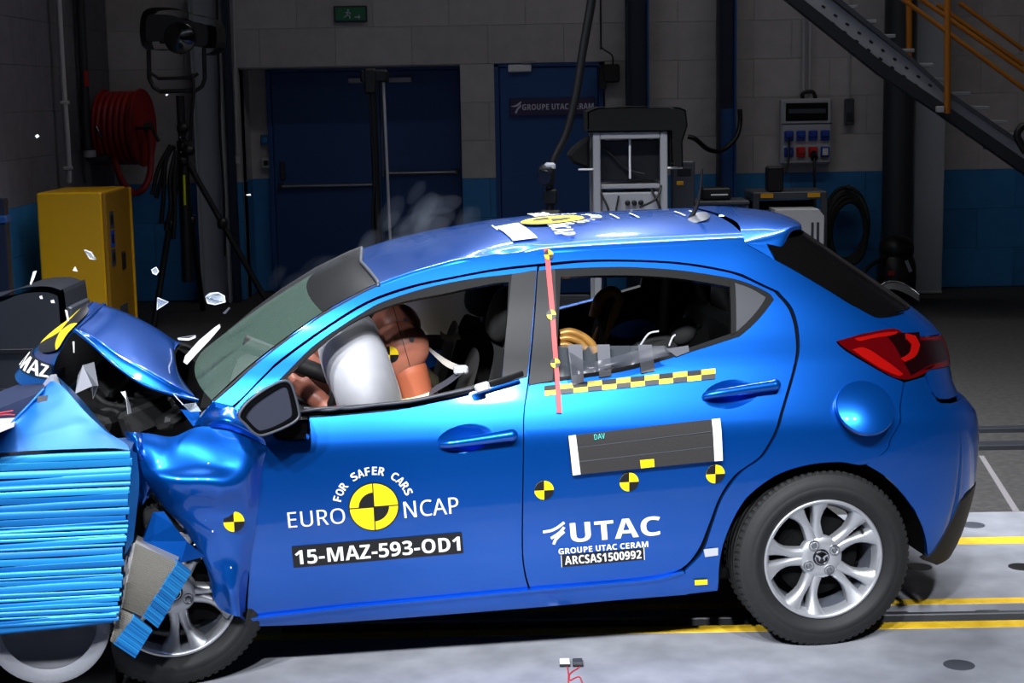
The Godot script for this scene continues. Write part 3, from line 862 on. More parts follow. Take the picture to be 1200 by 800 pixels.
	for s in [-1, 1]:
		var well := lathe(PackedVector2Array([Vector2(0.37, -0.22), Vector2(0.37, 0.06)]), 48)
		var half := []
		for k in 21:
			var a := PI * (float(k) / 20 * 0.98 + 0.0)
			half.append(PackedVector3Array([Vector3(cos(a) * 0.36, sin(a) * 0.36, -0.24), Vector3(cos(a) * 0.37, sin(a) * 0.37, 0.07)]))
		put(car, "wheel_arch", net(half, Vector3.DOWN), M.dark, Transform3D(Basis() if s == 1 else Basis(Vector3.UP, PI), Vector3(1.285, 0.3, s * 0.722)))
	put(car, "rear_axle", rod(Vector3(1.285, 0.31, -0.68), Vector3(1.285, 0.31, 0.68), 0.05), M.dark)

func circle3(r: float, z: float, n: int) -> PackedVector3Array:
	var p := PackedVector3Array()
	for k in n: p.append(Vector3(cos(TAU * k / n) * r, sin(TAU * k / n) * r, z))
	return p

func spoke(s: int) -> ArrayMesh:
	var lines := []
	for k in 9:
		var t := float(k) / 8
		var r := lerpf(0.055, 0.204, t)
		var w := lerpf(0.021, 0.0145, minf(t * 2, 1)) + 0.027 * pow(maxf(0, t - 0.4) / 0.6, 2.4)
		var z := lerpf(0.056, 0.083, pow(t, 0.8)) - 0.012 * sin(PI * t)
		var dv := -s * 0.012 * sin(PI * t)
		var row := PackedVector3Array()
		for q in [[-1.0, -0.035], [-1.0, -0.01], [-0.75, -0.002], [-0.2, 0.0], [0.3, -0.001], [0.8, -0.005], [1.0, -0.014], [1.0, -0.035]]: row.append(Vector3(r, q[0] * w * s + dv, z + q[1] * (1.0 + 0.3 * t)))
		lines.append(row)
	return net(lines, Vector3.BACK)

# a smooth sheet's point and normal at (row, column)
func on_rows(rows: Array, u: float, v: float, off := 0.0) -> Vector3:
	var f := func(a: float, b: float) -> Vector3:
		var line := PackedVector3Array()
		for r in rows: line.append(spline(r, b))
		return spline(line, a)
	var p: Vector3 = f.call(u, v)
	if off == 0.0: return p
	var n: Vector3 = (f.call(u + 0.05, v) - f.call(u - 0.05, v)).cross(f.call(u, v + 0.05) - f.call(u, v - 0.05)).normalized()
	return p + n * off

func spline(p: PackedVector3Array, t: float) -> Vector3:
	var n := p.size()
	var i := clampi(int(floor(t)), 0, n - 2)
	var a := p[i - 1] if i > 0 else p[i] * 2 - p[i + 1]
	var d := p[i + 2] if i + 2 < n else p[i + 1] * 2 - p[i]
	return p[i].cubic_interpolate(p[i + 1], a, d, t - i)

# a flat outline in (u, v) laid on such a sheet
func on_sheet(rows: Array, poly: PackedVector2Array, off: float, cell := 0.35) -> ArrayMesh:
	return patch(poly, off, cell, [], 0.0, false, func(p: Vector2, o: float) -> Vector3: return on_rows(rows, p.x, p.y, o))

func roof_stickers(rows: Array, roof: Node) -> void:
	# columns 0..16: near rail .. far rail; rows 0..8: header .. tail
	var n: int = rows[0].size()
	var place := func(p: Vector2, o: float) -> Vector3:
		# p.x metres along the car, p.y metres across (near side positive)
		var best := 0.0
		for k in 8:
			var a: float = rows[k][n / 2].x
			var b: float = rows[k + 1][n / 2].x
			if p.x >= a: best = k + (p.x - a) / (b - a)
		var line := PackedVector3Array()
		for c in n:
			var col := PackedVector3Array()
			for r in rows: col.append(r[c])
			line.append(spline(col, best))
		var i := 0
		while i < n - 2 and line[i + 1].z > p.y: i += 1
		return line[i].lerp(line[i + 1], clampf((line[i].z - p.y) / (line[i].z - line[i + 1].z), 0, 1)) + Vector3(0, o, 0)
	var lay := func(poly: PackedVector2Array, o: float) -> ArrayMesh: return patch(poly, o, 0.08, [], 0.0, false, place)
	var plate := put(roof, "plate_sticker", lay.call(PackedVector2Array([Vector2(0.262, 0.49), Vector2(0.35, 0.49), Vector2(0.335, 0.12), Vector2(0.247, 0.12)]), 0.008), M.white)
	var c := Vector2(0.46, 0.14)
	put(roof, "target_sticker", lay.call(disc(c, 0.125), 0.008), M.ink)
	put(roof, "target_sticker", lay.call(disc(c, 0.117), 0.010), M.yellow)
	for q in [0, 2]: put(roof, "target_sticker", lay.call(sector(c, 0.07, q), 0.012), M.ink)
	put(roof, "lettering", lettering("NCAP", PackedVector2Array([Vector2(0.425, 0.29), Vector2(0.425, 0.5), Vector2(0.495, 0.29)]), true, place, 0.011), M.white)
	put(roof, "lettering", lettering("EURO", PackedVector2Array([Vector2(0.425, -0.22), Vector2(0.425, -0.01), Vector2(0.495, -0.22)]), true, place, 0.011), M.white)
	var txt := "FOR SAFER CARS"
	for k in txt.length():
		if txt[k] == " ": continue
		var a := deg_to_rad(lerpf(-75, 75, float(k) / 13))
		var m := c + Vector2(cos(a), sin(a)) * 0.165
		var x := Vector2(-sin(a), cos(a)) * 0.013
		var y := Vector2(cos(a), sin(a)) * 0.02
		put(roof, "lettering", lettering(txt[k], PackedVector2Array([m - x - y, m + x - y, m - x + y]), true, place, 0.011), M.white)
	for x in [0.24, 0.69, 0.76, 0.93, 0.99]:
		put(roof, "mark_strip", lay.call(PackedVector2Array([Vector2(x, 0.22), Vector2(x + 0.006, 0.22), Vector2(x + 0.006, 0.05), Vector2(x, 0.05)]), 0.008), M.white)

func disc(c: Vector2, r: float, n := 32) -> PackedVector2Array:
	var p := PackedVector2Array()
	for k in n: p.append(c + Vector2(cos(TAU * k / n), sin(TAU * k / n)) * r)
	return p

func sector(c: Vector2, r: float, q: int, tilt := 0.0, n := 8) -> PackedVector2Array:
	var p := PackedVector2Array([c])
	for k in n + 1:
		var a := PI / 2 * (q + float(k) / n) + tilt
		p.append(c + Vector2(cos(a), sin(a)) * r)
	return p

# ---------------------------------------------------------------- lettering
var fonts := {}
func text_arrays(txt: String, bold: bool) -> Array:
	var key := "b" if bold else "r"
	if not fonts.has(key):
		var f := SystemFont.new()
		f.font_names = PackedStringArray(["Droid Sans"])
		f.font_weight = 700 if bold else 400
		fonts[key] = f
	var t := TextMesh.new()
	t.font = fonts[key]
	t.font_size = 64
	t.pixel_size = 0.01
	t.depth = 0.0
	t.curve_step = 2.0
	t.text = txt
	return t.surface_get_arrays(0)

# letters fitted between three corners (lower left, lower right, upper left) of a surface's own coordinates
func lettering(txt: String, c: PackedVector2Array, bold := true, place = null, off := 0.004) -> ArrayMesh:
	var a := text_arrays(txt, bold)
	var v: PackedVector3Array = a[Mesh.ARRAY_VERTEX]
	var ids: PackedInt32Array = a[Mesh.ARRAY_INDEX]
	var lo := v[0]
	var hi := v[0]
	for q in v:
		lo = lo.min(q)
		hi = hi.max(q)
	var st := fresh()
	var f := func(q: Vector3) -> Vector2: return c[0] + (c[1] - c[0]) * ((q.x - lo.x) / (hi.x - lo.x)) + (c[2] - c[0]) * ((q.y - lo.y) / (hi.y - lo.y))
	for k in range(0, ids.size(), 3):
		var p := []
		for j in 3:
			var u: Vector2 = f.call(v[ids[k + j]])
			p.append(place.call(u, off) if place != null else on_skin(u, off))
		var m: Vector2 = f.call(v[ids[k]])
		var n := Vector3.UP if place != null else skin_normal(m.x, m.y)
		tri(st, p[0], p[1], p[2], n, n, n)
	return st.commit()

# upright letters centred on the origin, height h of the capitals' box, facing +z
func flat_text(txt: String, h: float, bold := true, width := 0.0) -> ArrayMesh:
	var a := text_arrays(txt, bold)
	var v: PackedVector3Array = a[Mesh.ARRAY_VERTEX]
	var ids: PackedInt32Array = a[Mesh.ARRAY_INDEX]
	var lo := v[0]
	var hi := v[0]
	for q in v:
		lo = lo.min(q)
		hi = hi.max(q)
	var s := h / (hi.y - lo.y)
	var sx := s if width == 0.0 else width / (hi.x - lo.x)
	var st := fresh()
	for k in range(0, ids.size(), 3):
		var p := []
		for j in 3:
			var q := (v[ids[k + j]] - (lo + hi) / 2) * Vector3(sx, s, 0)
			p.append(q)
		tri(st, p[0], p[1], p[2], Vector3.BACK, Vector3.BACK, Vector3.BACK)
	return st.commit()

func target(parent: Node, c: Vector2, r: float, off := 0.004) -> void:
	var t := put(parent, "target_sticker", patch(disc(c, r), off, 0.05, [], 0.0), M.yellow)
	put(t, "black_quarter", patch(sector(c, r, 1), off + 0.0006, 0.05, [], 0.0), M.ink)
	put(t, "black_quarter", patch(sector(c, r, 3), off + 0.0006, 0.05, [], 0.0), M.ink)


func stickers() -> void:
	# front door: the round logo, its words and the test number
	var c := Vector2(-0.261, 0.588)
	var r := absf(Vector2(-0.178, 0.585).x - c.x)
	var logo := put(car, "round_logo", patch(disc(c, r, 48), 0.003, 0.06, [], 0.0), M.ink)
	put(logo, "yellow_disc", patch(disc(c, r * 0.955, 48), 0.0036, 0.06, [], 0.0), M.yellow)
	var tilt := 0.03
	for q in [1, 3]: put(logo, "black_quarter", patch(sector(c, r * 0.6, q, tilt, 14), 0.0042, 0.06, [], 0.0), M.ink)
	for q in 2:
		var d := Vector2.from_angle(tilt + PI / 2 * q)
		var w := d.orthogonal() * r * 0.022
		put(logo, "cross_line", patch(PackedVector2Array([c - d * r - w, c + d * r - w, c + d * r + w, c - d * r + w]), 0.0044, 0.06, [], 0.0), M.ink)
	put(logo, "lettering", lettering("EURO", PackedVector2Array([Vector2(-0.541, 0.53), Vector2(-0.355, 0.536), Vector2(-0.544, 0.584)]), false), M.white)
	put(logo, "lettering", lettering("NCAP", PackedVector2Array([Vector2(-0.161, 0.544), Vector2(0.02, 0.552), Vector2(-0.165, 0.6)]), false), M.white)
	var txt := "FOR SAFER CARS"
	for k in txt.length():
		if txt[k] == " ": continue
		var a := deg_to_rad(lerpf(164, 22, k / 13.0))
		var m := c + Vector2(cos(a), sin(a)) * r * 1.48
		var wide := 0.8 if txt[k] == "E" or txt[k] == "F" else 1.0
		var x := Vector2(sin(a), -cos(a)) * r * 0.122 * wide
		var y := Vector2(cos(a), sin(a)) * r * 0.165
		put(logo, "lettering", lettering(txt[k], PackedVector2Array([m - x - y, m + x - y, m - x + y])), M.white)
	var plate := put(car, "number_sticker", patch(PackedVector2Array([Vector2(-0.534, 0.465), Vector2(0.028, 0.484), Vector2(0.033, 0.41), Vector2(-0.53, 0.391)]), 0.003, 0.06, [], 0.0), M.ink)
	put(plate, "lettering", lettering("15-MAZ-593-OD1", PackedVector2Array([Vector2(-0.522, 0.401), Vector2(0.023, 0.42), Vector2(-0.525, 0.452)])), M.white)
	# rear door
	for p in [Vector2(0.305, 0.616), Vector2(0.593, 0.63), Vector2(0.889, 0.643)]: target(car, p, 0.0325)
	var pad := put(car, "foam_pad", patch(PackedVector2Array([Vector2(0.386, 0.797), Vector2(0.902, 0.829), Vector2(0.909, 0.694), Vector2(0.399, 0.668)]), 0.02, 0.05, [], 0.02), mottled(rgb(34, 32, 32), rgb(46, 44, 43), 4.0, 0.9, 0.0, 31, 0.06))
	put(pad, "end_strip", patch(PackedVector2Array([Vector2(0.386, 0.797), Vector2(0.41, 0.799), Vector2(0.425, 0.67), Vector2(0.399, 0.668)]), 0.0215, 0.05, [], 0.003), M.white)
	put(pad, "end_strip", patch(PackedVector2Array([Vector2(0.873, 0.827), Vector2(0.902, 0.829), Vector2(0.909, 0.694), Vector2(0.881, 0.693)]), 0.0215, 0.05, [], 0.003), M.white)
	put(pad, "seam", patch(PackedVector2Array([Vector2(0.414, 0.762), Vector2(0.87, 0.793), Vector2(0.87, 0.791), Vector2(0.414, 0.76)]), 0.0207, 0.05, [], 0.0), M.smoked)
	put(pad, "seam", patch(PackedVector2Array([Vector2(0.419, 0.715), Vector2(0.873, 0.744), Vector2(0.873, 0.742), Vector2(0.419, 0.712)]), 0.0207, 0.05, [], 0.0), M.smoked)
	put(pad, "yellow_label", patch(PackedVector2Array([Vector2(0.626, 0.709), Vector2(0.673, 0.711), Vector2(0.675, 0.684), Vector2(0.629, 0.681)]), 0.022, 0.05, [], 0.0), M.yellow)
	put(pad, "lettering", lettering("DAV", PackedVector2Array([Vector2(0.473, 0.783), Vector2(0.509, 0.786), Vector2(0.471, 0.798)]), false, null, 0.0215), mat(rgb(60, 200, 190), 0.6))
	var strokes := []
	for q in [PackedVector2Array([Vector2(0.301, 0.47), Vector2(0.327, 0.473), Vector2(0.35, 0.483), Vector2(0.373, 0.5)]), PackedVector2Array([Vector2(0.328, 0.446), Vector2(0.344, 0.455), Vector2(0.36, 0.467), Vector2(0.373, 0.483)]), PackedVector2Array([Vector2(0.337, 0.424), Vector2(0.344, 0.441), Vector2(0.357, 0.454), Vector2(0.373, 0.467)])]:
		for g in Geometry2D.offset_polyline(smooth2(q, 4, false), 0.0048, Geometry2D.JOIN_ROUND, Geometry2D.END_ROUND): strokes.append(patch(g, 0.003, 0.06, [], 0.0))
	var maker := put(car, "wing_mark", join(strokes), M.white)
	put(maker, "lettering", lettering("UTAC", PackedVector2Array([Vector2(0.397, 0.427), Vector2(0.706, 0.437), Vector2(0.391, 0.496)])), M.white)
	put(maker, "lettering", lettering("GROUPE UTAC CERAM", PackedVector2Array([Vector2(0.355, 0.387), Vector2(0.662, 0.397), Vector2(0.353, 0.408)])), M.white)
	var code := put(car, "code_sticker", patch(PackedVector2Array([Vector2(0.363, 0.383), Vector2(0.646, 0.392), Vector2(0.649, 0.351), Vector2(0.366, 0.34)]), 0.003, 0.06, [], 0.0), M.ink)
	put(code, "lettering", lettering("ARCSAS1500992", PackedVector2Array([Vector2(0.377, 0.348), Vector2(0.64, 0.356), Vector2(0.374, 0.379)])), M.white)
	put(code, "white_edge", patch(PackedVector2Array([Vector2(0.362, 0.383), Vector2(0.364, 0.383), Vector2(0.367, 0.34), Vector2(0.365, 0.34)]), 0.0035, 0.06, [], 0.0), M.white)
	put(code, "white_edge", patch(PackedVector2Array([Vector2(0.645, 0.395), Vector2(0.648, 0.395), Vector2(0.651, 0.349), Vector2(0.649, 0.35)]), 0.0035, 0.06, [], 0.0), M.white)
	# the checked scale below the rear window
	var k0 := PackedVector2Array([Vector2(0.319, 0.956), Vector2(0.908, 0.989), Vector2(0.904, 0.956), Vector2(0.318, 0.925)])
	var strip := put(car, "checked_strip", patch(k0, 0.004, 0.05, [], 0.0), M.yellow)
	for k in 12:
		for j in 2:
			if (k + j) % 2: continue
			var q := PackedVector2Array()
			for e in [[k, j], [k + 1, j], [k + 1, j + 1], [k, j + 1]]:
				var t: float = e[0] / 12.0
				q.append(k0[0].lerp(k0[1], t).lerp(k0[3].lerp(k0[2], t), e[1] / 2.0))
			put(strip, "dark_check", patch(q, 0.0046, 0.05, [], 0.0), M.pillar if j == 0 else M.ink)
	# red tape with three small targets
	put(car, "red_tape", patch(PackedVector2Array([Vector2(0.355, 1.391), Vector2(0.373, 1.391), Vector2(0.372, 1.289), Vector2(0.371, 1.097), Vector2(0.372, 0.987), Vector2(0.371, 0.869), Vector2(0.354, 0.87), Vector2(0.357, 0.988), Vector2(0.355, 1.098), Vector2(0.355, 1.289)]), 0.0085, 0.05, [], 0.0), M.red_tape)
	for p in [Vector2(0.369, 1.372), Vector2(0.359, 1.181), Vector2(0.361, 1.026)]: target(car, p, 0.016, 0.0105)
	# grey tape over the half-lowered rear window
	for q in [PackedVector2Array([Vector2(0.408, 1.085), Vector2(0.457, 1.083), Vector2(0.454, 0.963), Vector2(0.413, 0.953)]), PackedVector2Array([Vector2(0.507, 1.081), Vector2(0.55, 1.08), Vector2(0.549, 0.978), Vector2(0.507, 0.974)]), PackedVector2Array([Vector2(0.647, 1.076), Vector2(0.694, 1.074), Vector2(0.699, 0.988), Vector2(0.651, 0.982)]), PackedVector2Array([Vector2(0.743, 1.059), Vector2(0.82, 1.067), Vector2(0.822, 1.047), Vector2(0.776, 1.032)])]:
		put(car, "grey_tape", patch(q, 0.0075, 0.03, [], 0.0), M.tape)
	var film := put(car, "wrinkled_film", sheet([PackedVector3Array([Vector3(0.401, 1.073, 0.81), Vector3(0.465, 1.038, 0.82), Vector3(0.535, 1.051, 0.83), Vector3(0.624, 1.069, 0.82), Vector3(0.722, 1.081, 0.81)]), PackedVector3Array([Vector3(0.402, 1.041, 0.84), Vector3(0.465, 1.015, 0.82), Vector3(0.531, 1.029, 0.85), Vector3(0.622, 1.045, 0.83), Vector3(0.725, 1.062, 0.82)]), PackedVector3Array([Vector3(0.406, 0.996, 0.83), Vector3(0.459, 1.006, 0.85), Vector3(0.535, 1.011, 0.83), Vector3(0.619, 1.029, 0.84), Vector3(0.74, 1.05, 0.82)])], 4, 4, Vector3.BACK), M.film)
	put(car, "grey_label", patch(PackedVector2Array([Vector2(0.854, 0.377), Vector2(0.905, 0.38), Vector2(0.906, 0.352), Vector2(0.861, 0.348)]), 0.004, 0.05, [], 0.0), M.panel)
	put(car, "yellow_label", patch(PackedVector2Array([Vector2(0.828, 0.265), Vector2(0.873, 0.265), Vector2(0.875, 0.245), Vector2(0.83, 0.245)]), 0.006, 0.05, [], 0.0), M.yellow)

func facets(list: Array, hint: Vector3, thick := 0.004) -> ArrayMesh:
	# crumpled sheet metal: flat triangles between points, with thickness
	var st := fresh()
	for t in list:
		flat_tri(st, t[0], t[1], t[2], hint)
		var n: Vector3 = (t[1] - t[0]).cross(t[2] - t[0]).normalized()
		if n.dot(hint) < 0: n = -n
		flat_tri(st, t[0] - n * thick, t[1] - n * thick, t[2] - n * thick, -hint)
		for k in 3:
			var a: Vector3 = t[k]
			var b: Vector3 = t[(k + 1) % 3]
			var o: Vector3 = (a + b) / 2 - (t[0] + t[1] + t[2]) / 3
			flat_tri(st, a, b, b - n * thick, o)
			flat_tri(st, a, b - n * thick, a - n * thick, o)
	return st.commit()

func fan(p: PackedVector3Array) -> Array:
	var out := []
	for k in range(1, p.size() - 1): out.append([p[0], p[k], p[k + 1]])
	return out

# a sheet with fine buckles added along it
func buckled(rows: Array, su: int, sv: int, hint: Vector3, amount: float, sd: int, freq := 6.0) -> ArrayMesh:
	var nz := FastNoiseLite.new()
	nz.seed = sd
	nz.frequency = freq
	nz.noise_type = FastNoiseLite.TYPE_SIMPLEX
	nz.fractal_type = FastNoiseLite.FRACTAL_RIDGED
	nz.fractal_octaves = 2
	var fine := []
	for r in rows: fine.append(smooth3(r, su))
	var lines := []
	for c in fine[0].size():
		var col := PackedVector3Array()
		for r in fine: col.append(r[c])
		col = smooth3(col, sv)
		for k in col.size():
			col[k] += hint * amount * nz.get_noise_3dv(col[k])
		lines.append(col)
	return net(lines, hint)

func front_end() -> void:
	# near front wing
	var rows := [
		PackedVector3Array([Vector3(-1.041, 0.865, 0.8), Vector3(-0.972, 0.861, 0.82), Vector3(-0.899, 0.851, 0.83), Vector3(-0.818, 0.876, 0.82), Vector3(-0.736, 0.868, 0.825), Vector3(-0.671, 0.849, 0.83), Vector3(-0.6, 0.811, 0.84)]),
		PackedVector3Array([Vector3(-1.023, 0.829, 0.845), Vector3(-0.96, 0.827, 0.86), Vector3(-0.896, 0.816, 0.865), Vector3(-0.858, 0.833, 0.86), Vector3(-0.769, 0.826, 0.87), Vector3(-0.675, 0.81, 0.87), Vector3(-0.603, 0.791, 0.848)]),
		PackedVector3Array([Vector3(-1.002, 0.77, 0.87), Vector3(-0.949, 0.767, 0.895), Vector3(-0.89, 0.764, 0.905), Vector3(-0.81, 0.768, 0.905), Vector3(-0.737, 0.763, 0.91), Vector3(-0.663, 0.757, 0.9), Vector3(-0.618, 0.737, 0.846)]),
		PackedVector3Array([Vector3(-0.987, 0.725, 0.885), Vector3(-0.936, 0.722, 0.92), Vector3(-0.871, 0.718, 0.94), Vector3(-0.804, 0.72, 0.95), Vector3(-0.738, 0.71, 0.945), Vector3(-0.676, 0.689, 0.915), Vector3(-0.627, 0.657, 0.843)]),
		PackedVector3Array([Vector3(-0.948, 0.644, 0.86), Vector3(-0.918, 0.619, 0.88), Vector3(-0.871, 0.615, 0.895), Vector3(-0.804, 0.612, 0.895), Vector3(-0.737, 0.598, 0.89), Vector3(-0.687, 0.586, 0.875), Vector3(-0.642, 0.571, 0.838)]),
		PackedVector3Array([Vector3(-0.883, 0.55, 0.84), Vector3(-0.849, 0.517, 0.85), Vector3(-0.817, 0.495, 0.86), Vector3(-0.779, 0.472, 0.865), Vector3(-0.742, 0.451, 0.87), Vector3(-0.704, 0.439, 0.865), Vector3(-0.667, 0.43, 0.832)]),
		PackedVector3Array([Vector3(-0.82, 0.45, 0.84), Vector3(-0.803, 0.393, 0.845), Vector3(-0.785, 0.362, 0.85), Vector3(-0.758, 0.343, 0.86), Vector3(-0.736, 0.338, 0.875), Vector3(-0.711, 0.336, 0.865), Vector3(-0.689, 0.303, 0.82)]),
		PackedVector3Array([Vector3(-0.794, 0.307, 0.83), Vector3(-0.781, 0.277, 0.83), Vector3(-0.762, 0.26, 0.835), Vector3(-0.743, 0.254, 0.845), Vector3(-0.726, 0.248, 0.85), Vector3(-0.711, 0.241, 0.84), Vector3(-0.697, 0.206, 0.79)])]
	var wing := put(car, "front_wing", buckled(rows, 8, 8, Vector3.BACK, 0.008, 5, 2.6), M.paint)
	put(wing, "inner_panel", sheet(rows, 2, 2, Vector3.BACK), M.dark, at(Vector3(0.01, -0.005, -0.02)))
	var tc := Vector3(-0.714, 0.574, 0.884)
	var t := put(wing, "target_sticker", prism(disc(Vector2.ZERO, 0.0335), 0.002), M.yellow, at(tc + Vector3(0, 0, 0.006)))
	for q in [1, 3]: put(wing, "black_quarter", prism(sector(Vector2.ZERO, 0.0335, q), 0.002), M.ink, at(tc + Vector3(0, 0, 0.0068)))
	put(car, "wing_edge", buckled([PackedVector3Array([Vector3(-1.053, 0.867, 0.79), Vector3(-1.038, 0.818, 0.83), Vector3(-1.023, 0.759, 0.82), Vector3(-1.017, 0.711, 0.83), Vector3(-1.017, 0.626, 0.82)]), PackedVector3Array([Vector3(-1.024, 0.873, 0.84), Vector3(-1.009, 0.828, 0.88), Vector3(-0.997, 0.767, 0.87), Vector3(-0.989, 0.713, 0.87), Vector3(-1.006, 0.631, 0.84)]), PackedVector3Array([Vector3(-0.996, 0.865, 0.82), Vector3(-0.981, 0.815, 0.84), Vector3(-0.972, 0.755, 0.85), Vector3(-0.963, 0.709, 0.86), Vector3(-0.979, 0.661, 0.83)])], 5, 5, Vector3.BACK, 0.012, 9, 14.0), M.paint)
	put(car, "wing_top", sheet([PackedVector3Array([Vector3(-0.773, 0.932, 0.8), Vector3(-0.734, 0.934, 0.82), Vector3(-0.706, 0.936, 0.82), Vector3(-0.674, 0.908, 0.83), Vector3(-0.632, 0.874, 0.85)]), PackedVector3Array([Vector3(-0.809, 0.898, 0.76), Vector3(-0.761, 0.908, 0.85), Vector3(-0.716, 0.903, 0.88), Vector3(-0.669, 0.88, 0.87), Vector3(-0.611, 0.841, 0.86)]), PackedVector3Array([Vector3(-0.828, 0.866, 0.74), Vector3(-0.782, 0.872, 0.82), Vector3(-0.735, 0.871, 0.84), Vector3(-0.671, 0.85, 0.85), Vector3(-0.602, 0.811, 0.85)])], 5, 5, Vector3(0, 1, 1)), M.paint)
	put(car, "pillar_foot", facets(fan(PackedVector3Array([Vector3(-0.766, 0.954, 0.8), Vector3(-0.81, 0.905, 0.74), Vector3(-0.832, 0.873, 0.76), Vector3(-0.79, 0.873, 0.78), Vector3(-0.735, 0.906, 0.82), Vector3(-0.701, 0.939, 0.82)])), Vector3.BACK), M.paint)
	# bonnet, folded up into a tent
	var hood := [
		PackedVector3Array([Vector3(-1.226, 1.163, 0.52), Vector3(-1.16, 1.118, 0.58), Vector3(-1.077, 1.046, 0.62), Vector3(-0.995, 0.989, 0.64), Vector3(-0.899, 0.951, 0.64), Vector3(-0.826, 0.926, 0.62)]),
		PackedVector3Array([Vector3(-1.22, 1.162, 0.5), Vector3(-1.155, 1.135, 0.565), Vector3(-1.072, 1.077, 0.6), Vector3(-0.989, 1.028, 0.62), Vector3(-0.899, 0.971, 0.625), Vector3(-0.836, 0.933, 0.6)]),
		PackedVector3Array([Vector3(-1.218, 1.162, 0.47), Vector3(-1.152, 1.14, 0.54), Vector3(-1.069, 1.084, 0.57), Vector3(-0.985, 1.038, 0.59), Vector3(-0.898, 0.984, 0.6), Vector3(-0.845, 0.943, 0.58)]),
		PackedVector3Array([Vector3(-1.216, 1.162, 0.3), Vector3(-1.148, 1.15, 0.32), Vector3(-1.068, 1.107, 0.33), Vector3(-0.988, 1.054, 0.34), Vector3(-0.922, 1, 0.36), Vector3(-0.896, 0.966, 0.38)]),
		PackedVector3Array([Vector3(-1.213, 1.162, 0.05), Vector3(-1.147, 1.153, 0.05), Vector3(-1.07, 1.113, 0.05), Vector3(-0.999, 1.069, 0.05), Vector3(-0.943, 1.031, 0.08), Vector3(-0.939, 1.005, 0.12)]),
		PackedVector3Array([Vector3(-1.211, 1.159, -0.2), Vector3(-1.149, 1.134, -0.2), Vector3(-1.078, 1.098, -0.2), Vector3(-1.007, 1.053, -0.2), Vector3(-0.956, 1.018, -0.18), Vector3(-0.925, 1.019, -0.1)]),
		PackedVector3Array([Vector3(-1.228, 1.068, -0.62), Vector3(-1.169, 1.038, -0.62), Vector3(-1.086, 0.993, -0.62), Vector3(-1.01, 0.948, -0.62), Vector3(-0.953, 0.925, -0.62), Vector3(-0.908, 0.919, -0.6)])]
	var bonnet := put(car, "bonnet", sheet(hood, 5, 5, Vector3(0.3, 1, 0.5)), M.paint)
	put(bonnet, "bonnet_liner", sheet(hood, 3, 3, Vector3(0.3, 1, 0.5)), M.dark, at(Vector3(0.004, -0.014, -0.006)))
	var lip := PackedVector3Array()
	for p in smooth3(hood[0], 4): lip.append(p)
	put(bonnet, "bonnet_lip", tube(lip, 0.006, 6), M.paint)
	var nose := [
		PackedVector3Array([Vector3(-1.226, 1.162, 0.52), Vector3(-1.224, 1.161, 0.38), Vector3(-1.216, 1.166, 0.2), Vector3(-1.213, 1.165, 0), Vector3(-1.211, 1.159, -0.2)]),
		PackedVector3Array([Vector3(-1.256, 1.13, 0.5), Vector3(-1.265, 1.139, 0.36), Vector3(-1.26, 1.162, 0.18), Vector3(-1.258, 1.17, 0), Vector3(-1.263, 1.168, -0.22)]),
		PackedVector3Array([Vector3(-1.283, 1.09, 0.48), Vector3(-1.313, 1.096, 0.34), Vector3(-1.332, 1.104, 0.16), Vector3(-1.329, 1.112, -0.05), Vector3(-1.326, 1.12, -0.3)]),
		PackedVector3Array([Vector3(-1.302, 1.061, 0.46), Vector3(-1.359, 1.056, 0.3), Vector3(-1.396, 1.057, 0.12), Vector3(-1.407, 1.06, -0.1), Vector3(-1.4, 1.063, -0.35)]),
		PackedVector3Array([Vector3(-1.315, 1.015, 0.46), Vector3(-1.39, 1.006, 0.3), Vector3(-1.46, 0.997, 0.1), Vector3(-1.481, 0.998, -0.1), Vector3(-1.476, 0.995, -0.4)]),
		PackedVector3Array([Vector3(-1.302, 0.96, 0.5), Vector3(-1.401, 0.928, 0.3), Vector3(-1.497, 0.927, 0.1), Vector3(-1.528, 0.942, -0.1), Vector3(-1.518, 0.946, -0.4)])]
	var front := put(bonnet, "folded_front", sheet(nose, 5, 5, Vector3(-1, 0.4, 0.6)), M.paint)
	put(bonnet, "fold_crease", tube(smooth3(nose[0], 4), 0.008, 6), M.paint)
	var c := Vector2(1.75, 1.75)
	var qd := func(r: float, q: int) -> PackedVector2Array:
		var p := PackedVector2Array([c])
		for k in 9:
			var a := PI / 2 * (q + k / 8.0) + 0.35
			p.append(c + Vector2(cos(a) * 1.45, sin(a) * 1.6) * r)
		return p
	for q in 4: put(front, "quarter_sticker", on_sheet(nose, qd.call(1.0, q), -0.008), M.yellow if q % 2 == 0 else M.ink)
	var place := func(p: Vector2, o: float) -> Vector3: return on_rows(nose, p.x, p.y, -o)
	put(front, "number_sticker", on_sheet(nose, PackedVector2Array([Vector2(3.55, -0.0), Vector2(3.55, 2.6), Vector2(4.45, 2.6), Vector2(4.45, -0.0)]), -0.006), M.ink)
	put(front, "lettering", lettering("MAZ", PackedVector2Array([Vector2(4.35, 2.4), Vector2(4.35, 0.15), Vector2(3.65, 2.4)]), true, place, 0.009), M.white)
